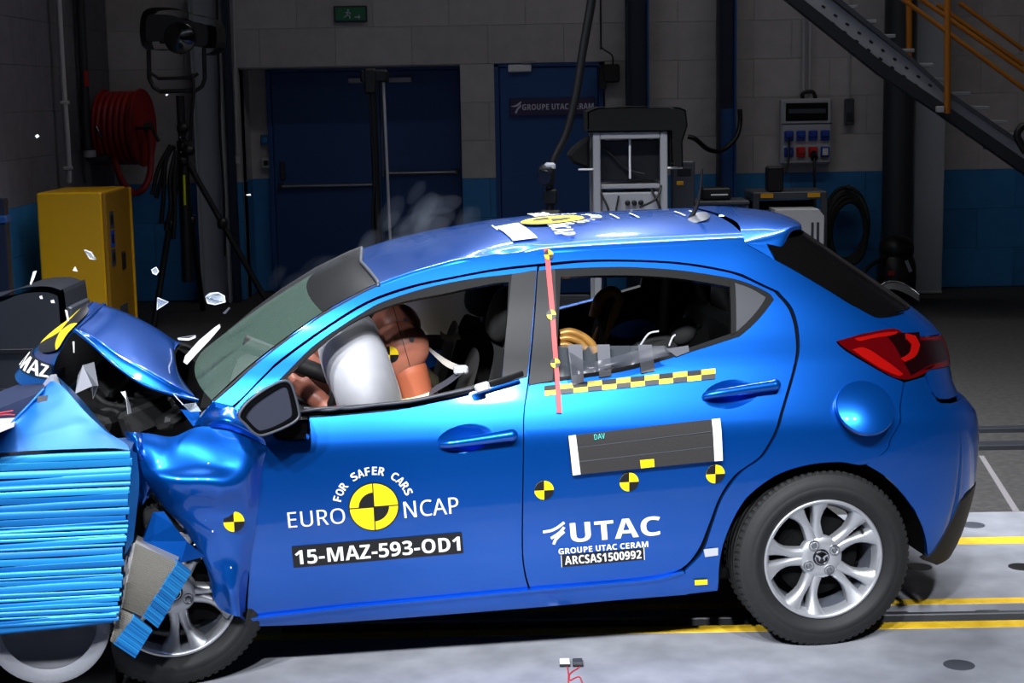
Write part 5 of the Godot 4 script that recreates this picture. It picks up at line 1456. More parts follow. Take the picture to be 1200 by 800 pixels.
# points a mesh's normals away from c
func outward(m: ArrayMesh, c: Vector3) -> ArrayMesh:
	var a := m.surface_get_arrays(0)
	var v: PackedVector3Array = a[Mesh.ARRAY_VERTEX]
	var n: PackedVector3Array = a[Mesh.ARRAY_NORMAL]
	var st := fresh()
	for k in range(0, v.size(), 3):
		var q := []
		for j in 3:
			var x := n[k + j]
			if x.length() < 0.5: x = (v[k + j] - c).normalized()
			q.append(x if x.dot(v[k + j] - c) > 0 else -x)
		tri(st, v[k], v[k + 1], v[k + 2], q[0], q[1], q[2])
	return st.commit()

# ---------------------------------------------------------------- the deformable barrier
func barrier() -> void:
	var b := thing("crash_barrier", "blue crushable barrier of stacked aluminium layers wrapped round the front of the car", "barrier", Vector3(-0.315, 0, -6.055))
	b.basis = Basis(Vector3.UP, 0.13150)
	var rng := RandomNumberGenerator.new()
	rng.seed = 4
	var top := Vector3(-1.005, 0.867, 1.1)
	var low := Vector3(-1.067, 0.318, 1.1)
	var n := 36
	var y := top.y
	var h := (top.y - 0.335) / n
	for k in n:
		var f := float(k) / (n - 1)
		var hh: float = h * rng.randf_range(0.5, 1.7) if k < n - 1 else y - 0.335
		if y - hh < 0.33: hh = maxf(0.006, y - 0.335)
		var right := lerpf(top.x, Vector3(-1.083, 0.308, 1.1).x, f) + rng.randf_range(-0.006, 0.006)
		var rows := []
		var ya := y
		var yb := y - hh * 0.985
		var lean := rng.randf_range(-0.007, 0.007)
		var rise := rng.randf_range(-0.004, 0.004)
		for q in [[0.0, -0.006], [0.05, 0.001], [0.95, 0.001], [1.0, -0.006]]:
			var row := PackedVector3Array()
			for i in 7:
				var t := i / 6.0
				var x := lerpf(-2.15, right, t)
				var wob := sin(t * 9.0 + k * 1.7) * 0.004 + sin(t * 23.0 + k * 2.9) * 0.0025
				row.append(Vector3(x, lerpf(ya, yb, q[0]) + wob * 0.5 + rise * (t - 0.5), 1.1 + q[1] + lean * (q[0] - 0.5) + wob * 0.8))
			rows.append(row)
		put(b, "layer", sheet(rows, 2, 1, Vector3.BACK), [M.slat, M.slat2, M.slat3][rng.randi() % 3])
		y -= hh
		if y < 0.337: break
	put(b, "core", prism(PackedVector2Array([Vector2(-2.15, 0.33), Vector2(top.x - 0.085, 0.33), Vector2(top.x - 0.012, 0.845), Vector2(-2.15, 0.845)]), 0.3), mat(rgb(12, 60, 110), 0.5), at(Vector3(0, 0, 1.09)))
	var under := []
	for q in [[0.335, 1.1], [0.315, 1.095], [0.29, 1.06], [0.285, 0.7]]:
		var row := PackedVector3Array()
		for i in 6:
			var t := i / 5.0
			row.append(Vector3(lerpf(-2.15, Vector3(-1.088, 0.305, 1.1).x, t), q[0] + 0.03 * t * t, q[1]))
		under.append(row)
	put(b, "bottom_sheet", buckled(under, 3, 3, Vector3(0, 0, 1), 0.006, 5), M.slat2)
	# the top sheet torn up into a peak against the bonnet
	var rows := [
		PackedVector3Array([Vector3(-1.539, 0.885, 1.09), Vector3(-1.439, 0.88, 1.1), Vector3(-1.289, 0.881, 1.1), Vector3(-1.163, 0.88, 1.1), Vector3(-1.063, 0.875, 1.1), Vector3(-1.007, 0.867, 1.1)]),
		PackedVector3Array([Vector3(-1.476, 0.893, 1.03), Vector3(-1.39, 0.897, 1.03), Vector3(-1.293, 0.908, 1.03), Vector3(-1.183, 0.906, 1.03), Vector3(-1.089, 0.896, 1.03), Vector3(-1.025, 0.877, 1.04)]),
		PackedVector3Array([Vector3(-1.406, 0.91, 0.96), Vector3(-1.361, 0.922, 0.95), Vector3(-1.294, 0.938, 0.94), Vector3(-1.2, 0.936, 0.95), Vector3(-1.127, 0.919, 0.96), Vector3(-1.085, 0.902, 0.97)]),
		PackedVector3Array([Vector3(-1.367, 0.947, 0.9), Vector3(-1.342, 0.955, 0.86), Vector3(-1.3, 0.972, 0.83), Vector3(-1.228, 0.971, 0.84), Vector3(-1.175, 0.957, 0.87), Vector3(-1.148, 0.943, 0.9)]),
		PackedVector3Array([Vector3(-1.33, 0.982, 0.82), Vector3(-1.318, 0.985, 0.78), Vector3(-1.299, 1, 0.74), Vector3(-1.261, 1.004, 0.74), Vector3(-1.225, 0.994, 0.77), Vector3(-1.204, 0.979, 0.8)]),
		PackedVector3Array([Vector3(-1.303, 1.009, 0.76), Vector3(-1.301, 1.01, 0.72), Vector3(-1.298, 1.014, 0.68), Vector3(-1.284, 1.019, 0.68), Vector3(-1.26, 1.013, 0.7), Vector3(-1.242, 0.999, 0.72)])]
	var sh := put(b, "top_sheet", buckled(rows, 6, 6, Vector3(0, 0.6, 0.8), 0.008, 21, 2.4), M.cladding)
	put(sh, "sheet_edge", tube(smooth3(PackedVector3Array([rows[0][0], rows[1][0], rows[2][0], rows[3][0], rows[4][0], rows[5][0]]), 4), 0.005, 6), M.cladding)
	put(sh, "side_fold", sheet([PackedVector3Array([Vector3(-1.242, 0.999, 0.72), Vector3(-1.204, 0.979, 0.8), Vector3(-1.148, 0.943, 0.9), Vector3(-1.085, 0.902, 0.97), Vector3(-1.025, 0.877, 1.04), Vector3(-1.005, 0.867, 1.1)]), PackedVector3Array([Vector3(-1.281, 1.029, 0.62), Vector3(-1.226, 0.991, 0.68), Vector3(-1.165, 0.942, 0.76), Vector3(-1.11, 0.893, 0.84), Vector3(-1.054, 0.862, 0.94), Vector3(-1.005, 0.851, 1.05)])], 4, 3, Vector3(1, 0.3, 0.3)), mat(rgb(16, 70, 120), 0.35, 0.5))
	put(sh, "tape_scrap", facets([PackedVector3Array([Vector3(-1.317, 0.995, 0.8), Vector3(-1.285, 0.996, 0.8), Vector3(-1.286, 0.978, 0.82)]), PackedVector3Array([Vector3(-1.317, 0.995, 0.8), Vector3(-1.286, 0.978, 0.82), Vector3(-1.317, 0.979, 0.82)])], Vector3.BACK, 0.001), M.tape)
	put(sh, "film_scrap", sheet([PackedVector3Array([Vector3(-1.32, 1.009, 0.66), Vector3(-1.303, 1.03, 0.62), Vector3(-1.284, 1.031, 0.6)]), PackedVector3Array([Vector3(-1.296, 1.002, 0.72), Vector3(-1.279, 1.014, 0.7), Vector3(-1.251, 0.99, 0.7)])], 3, 3, Vector3.BACK), M.clear)
	# steel block behind, with two red wires
	var bl := put(b, "load_block", prism(PackedVector2Array([Vector2(-1.639, 0.866), Vector2(-1.65, 0.696), Vector2(-1.431, 0.685), Vector2(-1.333, 0.855), Vector2(-1.326, 0.976)]), 0.5), mat(rgb(40, 52, 86), 0.45, 0.2), at(Vector3(0, 0, 0.6)))
	put(bl, "block_top", net([PackedVector3Array([Vector3(-1.636, 0.868, 0.612), Vector3(-1.736, 0.906, 0.1)]), PackedVector3Array([Vector3(-1.469, 0.925, 0.612), Vector3(-1.558, 0.906, 0.1)]), PackedVector3Array([Vector3(-1.324, 0.979, 0.612), Vector3(-1.405, 0.909, 0.1)])], Vector3.UP), M.block)
	for q in [PackedVector3Array([Vector3(-1.532, 0.957, 0.4), Vector3(-1.451, 0.977, 0.45), Vector3(-1.373, 0.995, 0.5), Vector3(-1.339, 0.993, 0.5)]), PackedVector3Array([Vector3(-1.436, 0.962, 0.45), Vector3(-1.426, 0.976, 0.45), Vector3(-1.397, 0.99, 0.45), Vector3(-1.352, 0.997, 0.45)]), PackedVector3Array([Vector3(-1.514, 0.951, 0.5), Vector3(-1.464, 0.952, 0.5), Vector3(-1.425, 0.959, 0.5)])]:
		put(bl, "red_wire", tube(smooth3(q, 5), 0.0022, 6), M.red_wire)
	# bumper element of the barrier, torn off in two honeycomb blocks
	var big := put(b, "honeycomb_block", slab(PackedVector3Array([Vector3(-1.011, 0.567, 1.06), Vector3(-0.884, 0.497, 1.06), Vector3(-0.997, 0.33, 1.06), Vector3(-1.063, 0.365, 1.06)]), 0.09), M.honey)
	put(big, "honeycomb_cell", honeycomb(PackedVector3Array([Vector3(-1.011, 0.567, 1.06), Vector3(-0.884, 0.497, 1.06), Vector3(-0.997, 0.33, 1.06), Vector3(-1.063, 0.365, 1.06)]), 26, 30), M.honey).set_meta("kind", "stuff")
	put(big, "grey_flank", facets(fan(PackedVector3Array([Vector3(-1.044, 0.547, 1.02), Vector3(-1.011, 0.569, 1.062), Vector3(-1.063, 0.363, 1.062), Vector3(-1.093, 0.317, 1)])), Vector3.BACK), M.block)
	var small := put(b, "honeycomb_block", slab(PackedVector3Array([Vector3(-1.068, 0.36, 1.06), Vector3(-1.023, 0.332, 1.06), Vector3(-1.087, 0.247, 1.06), Vector3(-1.102, 0.259, 1.06)]), 0.09), M.honey)
	put(small, "honeycomb_cell", honeycomb(PackedVector3Array([Vector3(-1.068, 0.36, 1.06), Vector3(-1.023, 0.332, 1.06), Vector3(-1.087, 0.247, 1.06), Vector3(-1.102, 0.259, 1.06)]), 8, 14), M.honey).set_meta("kind", "stuff")
	for q in [[big, PackedVector3Array([Vector3(-0.881, 0.501, 1.065), Vector3(-0.845, 0.456, 1.03), Vector3(-0.958, 0.279, 1.03), Vector3(-0.998, 0.331, 1.065)]), 24], [small, PackedVector3Array([Vector3(-1.022, 0.334, 1.065), Vector3(-0.974, 0.275, 1.03), Vector3(-1.033, 0.186, 1.03), Vector3(-1.092, 0.249, 1.065)]), 15]]:
		var c: PackedVector3Array = q[1]
		var m: int = q[2]
		for k in m:
			var t0 := (k + 0.06) / m
			var t1 := (k + 0.94) / m
			var jog := Vector3(0, 0, rng.randf_range(-0.003, 0.003))
			var st := [c[0].lerp(c[3], t0) + jog, c[1].lerp(c[2], t0) + jog, c[1].lerp(c[2], t1) + jog, c[0].lerp(c[3], t1) + jog]
			put(q[0], "blue_layer", facets([[st[0], st[1], st[2]], [st[0], st[2], st[3]]], Vector3.BACK, 0.02), [M.slat, M.slat2, M.slat3][rng.randi() % 3])
	put(b, "front_sheet", sheet([PackedVector3Array([Vector3(-1.004, 0.87, 1.1), Vector3(-1.015, 0.756, 1.1), Vector3(-1.026, 0.649, 1.1), Vector3(-1.039, 0.542, 1.1)]), PackedVector3Array([Vector3(-0.992, 0.848, 1.05), Vector3(-0.989, 0.756, 1.05), Vector3(-1.002, 0.662, 1.05), Vector3(-1.016, 0.573, 1.06)])], 4, 2, Vector3.BACK), M.slat2)
	var base := thing("barrier_plinth", "black steel plinth carrying the blue barrier at the lower left", "plinth", Vector3(-0.315, 0, -6.055))
	base.basis = Basis(Vector3.UP, 0.13150)
	put(base, "plinth_block", prism(PackedVector2Array([Vector2(-2.15, 0.0), Vector2(-1.12, 0.0), Vector2(-1.12, 0.2), Vector2(-1.2, 0.26), Vector2(-2.15, 0.26)]), 0.6, 0.01), M.dark, at(Vector3(0, 0.004, 0.85)))
	var shadow_poly := PackedVector2Array()
	for p in PackedVector3Array([Vector3(-1.944, 0, -4.842), Vector3(-1.274, 0, -4.811), Vector3(-1.334, 0, -5.273), Vector3(-1.268, 0, -5.352), Vector3(-1.213, 0, -5.444), Vector3(-1.266, 0, -5.702), Vector3(-2.285, -0, -5.757)]): shadow_poly.append(Vector2(p.x, -p.z))
	var rm := put(self, "painted_shadow", prism(shadow_poly, 0.004), M.dark, Transform3D(Basis(Vector3.RIGHT, -PI / 2), Vector3(0, 0.004, 0)))  # black sheet stands in for the shade of barrier, tyre and car
	tag(rm, "thin black sheet on the platform below the blue barrier, mostly painted shadow", "mat")
	# clear dish below the barrier
	var dish := thing("plastic_dish", "clear grey plastic dish standing under the blue barrier beside the front wheel", "dish", Vector3(-0.315, 0, -6.055) + Basis(Vector3.UP, 0.13150) * Vector3(-1.297, 0.306, 0.98))
	dish.basis = Basis(Vector3.UP, 0.13150)
	put(dish, "bowl", lathe(PackedVector2Array([Vector2(0.0, -0.06), Vector2(0.12, -0.05), Vector2(0.17, -0.02), Vector2(0.19, 0.02), Vector2(0.192, 0.03)]), 56), M.dish)
	put(dish, "rim", lathe(PackedVector2Array([Vector2(0.192, 0.028), Vector2(0.193, 0.034), Vector2(0.189, 0.037), Vector2(0.176, 0.035), Vector2(0.15, 0.02)]), 56), M.dish_rim)

func slab(p: PackedVector3Array, depth: float) -> ArrayMesh:
	return facets([[p[0], p[1], p[2]], [p[0], p[2], p[3]]], Vector3.BACK, depth)

func honeycomb(c: PackedVector3Array, nu: int, nv: int) -> ArrayMesh:
	var st := fresh()
	for i in nu:
		for j in nv:
			var u := (i + 0.5 + (0.5 if j % 2 else 0.0)) / (nu + 0.5)
			var v := (j + 0.5) / nv
			var o := c[0].lerp(c[1], u).lerp(c[3].lerp(c[2], u), v)
			var a := (c[1] - c[0]).normalized() * (c[1] - c[0]).length() / nu * 0.52
			var b := (c[3] - c[0]).normalized() * (c[3] - c[0]).length() / nv * 0.6
			var ring := []
			for k in 6: ring.append(o + a * cos(TAU * k / 6) + b * sin(TAU * k / 6) + Vector3(0, 0, 0.003))
			for k in 6:
				var p: Vector3 = ring[k]
				var q: Vector3 = ring[(k + 1) % 6]
				flat_tri(st, p, q, q.lerp(o, 0.25) + Vector3(0, 0, -0.0045), Vector3.BACK)
				flat_tri(st, p, q.lerp(o, 0.25) + Vector3(0, 0, -0.0045), p.lerp(o, 0.25) + Vector3(0, 0, -0.0045), Vector3.BACK)
	return st.commit()

# ---------------------------------------------------------------- the hall
func span(x0: float, x1: float, y0: float, y1: float, z0: float, z1: float) -> Array:
	return [box(x1 - x0, y1 - y0, z1 - z0, 0.002), at(Vector3((x0 + x1) / 2, (y0 + y1) / 2, (z0 + z1) / 2))]

# courses of concrete blocks in front of a mortar bed; along = direction, holes = [from, to, top]
func courses(parent: Node, o: Vector3, along: Vector3, length: float, holes: Array, up: Array, low: Array, bl: float) -> void:
	var heights := [0.3767, 0.3767, 0.3767, 0.36, 0.36, 0.36, 0.36, 0.36]
	var turned := Basis(along, Vector3.UP, along.cross(Vector3.UP))
	var shapes := {}
	var rng := RandomNumberGenerator.new()
	rng.seed = int(length * 100)
	var y := 0.0
	for r in heights.size():
		var h: float = heights[r]
		var x := -bl * 0.5 if r % 2 else 0.0
		while x < length - 0.01:
			var a := maxf(x, 0.0)
			var b := minf(x + bl, length)
			x += bl
			var bits := [[a, b]]
			for q in holes:
				if y + h * 0.5 > q[2]: continue
				var next := []
				for t in bits:
					if q[1] <= t[0] or q[0] >= t[1]: next.append(t)
					else:
						if q[0] - t[0] > 0.02: next.append([t[0], q[0]])
						if t[1] - q[1] > 0.02: next.append([q[1], t[1]])
				bits = next
			for t in bits:
				var w: float = t[1] - t[0] - 0.0022
				var key := Vector2i(roundi(w * 500), roundi(h * 1000))
				if not shapes.has(key): shapes[key] = box(w, h - 0.0022, 0.1, 0.0015)
				put(parent, "concrete_block", shapes[key], (low if r < 3 else up)[rng.randi() % 2], Transform3D(turned, o + along * ((t[0] + t[1]) / 2) + Vector3(0, y + h / 2, 0) + turned.z * (-0.05 + rng.randf_range(0, 0.0015))))
		y += h

func room() -> void:
	var white := [M.wall, M.wall2]
	var blue := [M.dado, M.dado2]
	var holes := [[1.22, 3.33, 2.2], [3.655, 4.705, 2.23]]
	var wb := struct("wall_back", join([span(-4.1, -2.56, 0, 2.2, -15.9, -15.69), span(-0.45, -0.125, 0, 2.2, -15.9, -15.69), span(0.925, 7.3, 0, 2.2, -15.9, -15.69), span(-4.1, 7.3, 2.24, 6.6, -15.9, -15.69)]), M.mortar, "far wall of painted concrete blocks, white above and blue below")
	courses(wb, Vector3(-3.78, 0, -15.6), Vector3.RIGHT, 9.3, holes, white, blue, 0.72)
	put(wb, "upper_wall", join([span(-3.78, 7.0, 2.915, 6.5, -15.69, -15.6)]), M.wall)
	put(wb, "right_wall_end", join([span(5.52, 7.0, 0, 2.915, -15.69, -15.6)]), M.wall)
	# recess of the double door
	put(wb, "recess_side", join([span(-2.66, -2.56, 1.13, 2.3, -16.3, -15.7)]), M.wall)
	put(wb, "recess_side", join([span(-2.66, -2.56, 0, 1.13, -16.3, -15.7)]), M.dado)
	put(wb, "recess_side", join([span(-0.45, -0.35, 0, 2.3, -16.3, -15.7)]), M.wall)
	put(wb, "recess_top", join([span(-2.66, -0.35, 2.2, 2.3, -16.3, -15.7)]), M.wall)
	put(wb, "recess_back", join([span(-2.7, -0.3, 1.13, 2.3, -16.4, -16.25)]), M.wall)
	put(wb, "recess_back", join([span(-2.7, -0.3, 0, 1.13, -16.4, -16.25)]), M.dado)
	var wl := struct("wall_left", join([span(-4.1, -3.87, 0, 6.6, -15.9, 4.2)]), M.mortar, "block wall on the left behind the yellow cabinet, its dim light put into the grey")
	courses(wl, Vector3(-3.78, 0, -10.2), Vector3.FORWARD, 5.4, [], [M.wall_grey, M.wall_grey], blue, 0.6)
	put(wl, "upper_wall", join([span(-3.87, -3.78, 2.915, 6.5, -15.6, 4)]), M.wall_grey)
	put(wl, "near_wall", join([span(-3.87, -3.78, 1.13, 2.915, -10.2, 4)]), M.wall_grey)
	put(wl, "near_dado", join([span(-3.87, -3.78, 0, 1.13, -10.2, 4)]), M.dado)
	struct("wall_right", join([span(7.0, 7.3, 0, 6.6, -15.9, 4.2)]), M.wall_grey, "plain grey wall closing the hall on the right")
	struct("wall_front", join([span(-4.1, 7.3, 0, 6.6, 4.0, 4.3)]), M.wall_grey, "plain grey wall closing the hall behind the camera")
	struct("ceiling", join([span(-4.1, 7.3, 6.5, 6.7, -16.4, 4.3)]), M.ceiling, "dark ceiling high above the crash track")
	# floor: light platform with a rail slot, dark floor beyond
	var fl := struct("floor", join([span(-4.1, 7.3, -0.2, 0, -5.665, -3.9), span(-4.1, 7.3, -0.2, 0, -7.185, -5.86)]), M.floor, "pale grey painted crash platform under the car")
	struct("trim_1", join([span(-4.1, 7.3, -0.25, -0.06, -5.86, -5.665)]), M.dark, "dark slot between two yellow lines in the platform")
	struct("floor_dark", join([span(-4.1, 7.3, -0.25, -0.006, -16.4, -7.185), span(-4.1, 7.3, -0.25, -0.006, -3.9, 4.2)]), M.asphalt, "dark asphalt floor beyond the pale platform")
	var rail := thing("track_rail", "worn steel guide rail lying in the dark slot of the platform", "rail", Vector3(1.6, -0.055, -5.775))
	put(rail, "rail_foot", box(11, 0.02, 0.1, 0.003), M.dark, at(Vector3(0, 0.008, 0)))
	put(rail, "rail_head", box(11, 0.04, 0.03, 0.004), M.steel, at(Vector3(0, 0.035, 0.01)))
	for k in 9: put(rail, "rail_clip", box(0.09, 0.03, 0.05, 0.004), M.dark_pipe, at(Vector3(-1.2 + k * 0.34, 0.022, -0.045)))
	for q in [[-6.765, -6.66, "yellow line painted across the platform furthest from the camera"], [-5.925, -5.862, "narrow yellow line along the far edge of the rail slot"], [-5.663, -5.59, "narrow yellow line along the near edge of the rail slot"]]:
		var l := struct("trim_2", join([span(-4.0, 7.0, -0.002, 0.0015, q[0], q[1])]), M.line, q[2])
	var wl1 := PackedVector3Array([Vector3(2.446, 0, -8.341), Vector3(2.472, 0, -8.338), Vector3(2.305, 0, -7.199), Vector3(2.275, 0, -7.201)])
	var pts := PackedVector2Array()
	for p in wl1: pts.append(Vector2(p.x, -p.z))
	struct("trim_3", prism(pts, 0.004), M.white_line, "white slanting line painted on the dark floor", Transform3D(Basis(Vector3.RIGHT, -PI / 2), Vector3(0, -0.003, 0)))
	for q in [[Vector3(2.763, 0, -8.973), 0.1], [Vector3(2.637, 0, -8.556), 0.14]]:
		var ch := thing("floor_channel", "flat steel channel crossing the dark floor, %s of two" % ("further" if q[1] < 0.12 else "nearer"), "channel", Vector3(3.5, 0.002, q[0].z))
		put(ch, "channel_plate", box(6, 0.02, q[1], 0.004), M.dark_pipe)
		put(ch, "channel_lip", box(6, 0.03, 0.02, 0.004), M.dark_pipe, at(Vector3(0, 0.004, q[1] / 2)))
	var kk := 0
	for q in [[1077,664, "black round hole cover in the platform just right of the rear wheel"], [1200,664, "black round hole cover at the right edge of the platform"], [1110,780, "worn oval steel cap in the platform near the front right"], [1146,594, "small worn steel cap beside the platform's far edge"]]:
		var p := Vector3.ZERO
		match kk:
			0: p = Vector3(1.631, 0, -6.347)
			1: p = Vector3(2.038, 0, -6.322)
			2: p = Vector3(1.481, 0, -5.213)
			3: p = Vector3(2.025, 0, -6.966)
		put(fl, "floor_cap", lathe(PackedVector2Array([Vector2(0.052, -0.004), Vector2(0.052, 0.001), Vector2(0.048, 0.002), Vector2(0, 0.002)]), 28), M.ink if kk < 2 else M.smoked, Transform3D(Basis(Vector3.RIGHT, -PI / 2), p))
		kk += 1
	doors()

func door_leaf(parent: Node, x0: float, x1: float, y1: float, z: float, m: Material) -> MeshInstance3D:
	return put(parent, "door_leaf", box(x1 - x0, y1, 0.05, 0.006), m, at(Vector3((x0 + x1) / 2, y1 / 2, z)))

func doors() -> void:
	# double door in the recess
	var d := Node3D.new()
	d.name = "door_1"
	add_child(d)
	d.set_meta("kind", "structure")
	d.set_meta("label", "dark blue steel double door with push bars, set back in the far wall")
	d.set_meta("category", "door")
	d.position = Vector3(0, 0, -16.2)
	var xa: float = Vector3(-2.329, 2.048, -16.2).x
	var xm: float = Vector3(-1.252, 2.029, -16.2).x
	var xb := -0.47
	var l1 := door_leaf(d, xa, xm - 0.01, 2.17, 0.0, M.door)
	var l2 := door_leaf(d, xm + 0.01, xb, 2.17, 0.0, M.door)
	for q in [[l1, (xa + xm) / 2, xm - xa, Vector3(-1.799, 1.056, -16.2).y], [l2, (xm + xb) / 2, xb - xm, Vector3(-0.819, 1.166, -16.2).y]]:
		var o: Vector3 = q[0].position
		put(q[0], "push_bar", rod(Vector3(q[1] - q[2] * 0.43, q[3], 0.07) - o, Vector3(q[1] + q[2] * 0.43, q[3], 0.07) - o, 0.018), M.steel)
		for s in [-1, 1]: put(q[0], "bar_bracket", box(0.05, 0.07, 0.06, 0.008), M.dark_pipe, at(Vector3(q[1] + s * q[2] * 0.44, q[3], 0.05) - o))
		put(q[0], "door_closer", box(0.22, 0.05, 0.06, 0.008), M.panel, at(Vector3(xm + (-0.2 if q[0] == l1 else 0.2), 2.08, 0.06) - o))
	put(l1, "door_handle", box(0.05, 0.18, 0.03, 0.01), M.dark_pipe, at(Vector3(-2.244, 1.208, -16.2) - d.position - l1.position + Vector3(0, 0, 0.04)))
	put(d, "door_frame", join([span(xa - 0.05, xa - 0.004, 0, 2.2, -0.05, 0.03), span(xb + 0.004, xb + 0.05, 0, 2.2, -0.05, 0.03), span(xa - 0.05, xb + 0.05, 2.174, 2.24, -0.05, 0.03)]), M.frame)
	# single door
	var e := Node3D.new()
	e.name = "door_2"
	add_child(e)
	e.set_meta("kind", "structure")
	e.set_meta("label", "single blue steel door with a purple name sign in the far wall")
	e.set_meta("category", "door")
	e.position = Vector3(0, 0, -15.66)
	var x0: float = Vector3(-0.127, 2.006, -15.6).x
	var x1: float = Vector3(0.911, 1.988, -15.6).x
	var lf := door_leaf(e, x0 + 0.05, x1 - 0.05, 2.17, 0.0, M.frame)
	put(e, "door_frame", join([span(x0, x0 + 0.046, 0, 2.22, -0.04, 0.05), span(x1 - 0.046, x1, 0, 2.22, -0.04, 0.05), span(x0, x1, 2.176, 2.225, -0.04, 0.05)]), M.door)
	var fo := lf.position + e.position
	put(lf, "door_closer", box(0.22, 0.07, 0.05, 0.008), M.device, at(Vector3(0.119, 2.162, -15.6) - fo + Vector3(0, 0, 0.0)))
	put(lf, "closer_arm", rod(Vector3(0.144, 2.209, -15.58) - fo, Vector3(0.273, 2.214, -15.56) - fo, 0.012), M.steel)
	var c: Vector3 = Vector3(0.421, 1.796, -15.6)
	var sg := put(lf, "name_sign", box(0.81, 0.165, 0.012, 0.003), M.sign, at(c - fo))
	put(sg, "lettering", flat_text("GROUPE UTAC CERAM", 0.055, true, 0.68), M.sign_ink, at(Vector3(0.055, 0, 0.0075)))
	put(sg, "wing_mark", join([[prism(smooth2(PackedVector2Array([Vector2(-0.05, 0.0), Vector2(0, 0.012), Vector2(0.05, 0.045), Vector2(0.045, 0.02), Vector2(0.0, -0.006)]), 3), 0.002), at(Vector3(-0.345, 0.01, 0.0085))], [prism(smooth2(PackedVector2Array([Vector2(-0.01, -0.055), Vector2(0.015, -0.01), Vector2(0.05, 0.02), Vector2(0.045, -0.005), Vector2(0.02, -0.03), Vector2(0.008, -0.06)]), 3), 0.002), at(Vector3(-0.345, 0.005, 0.0085))]]), M.sign_ink)

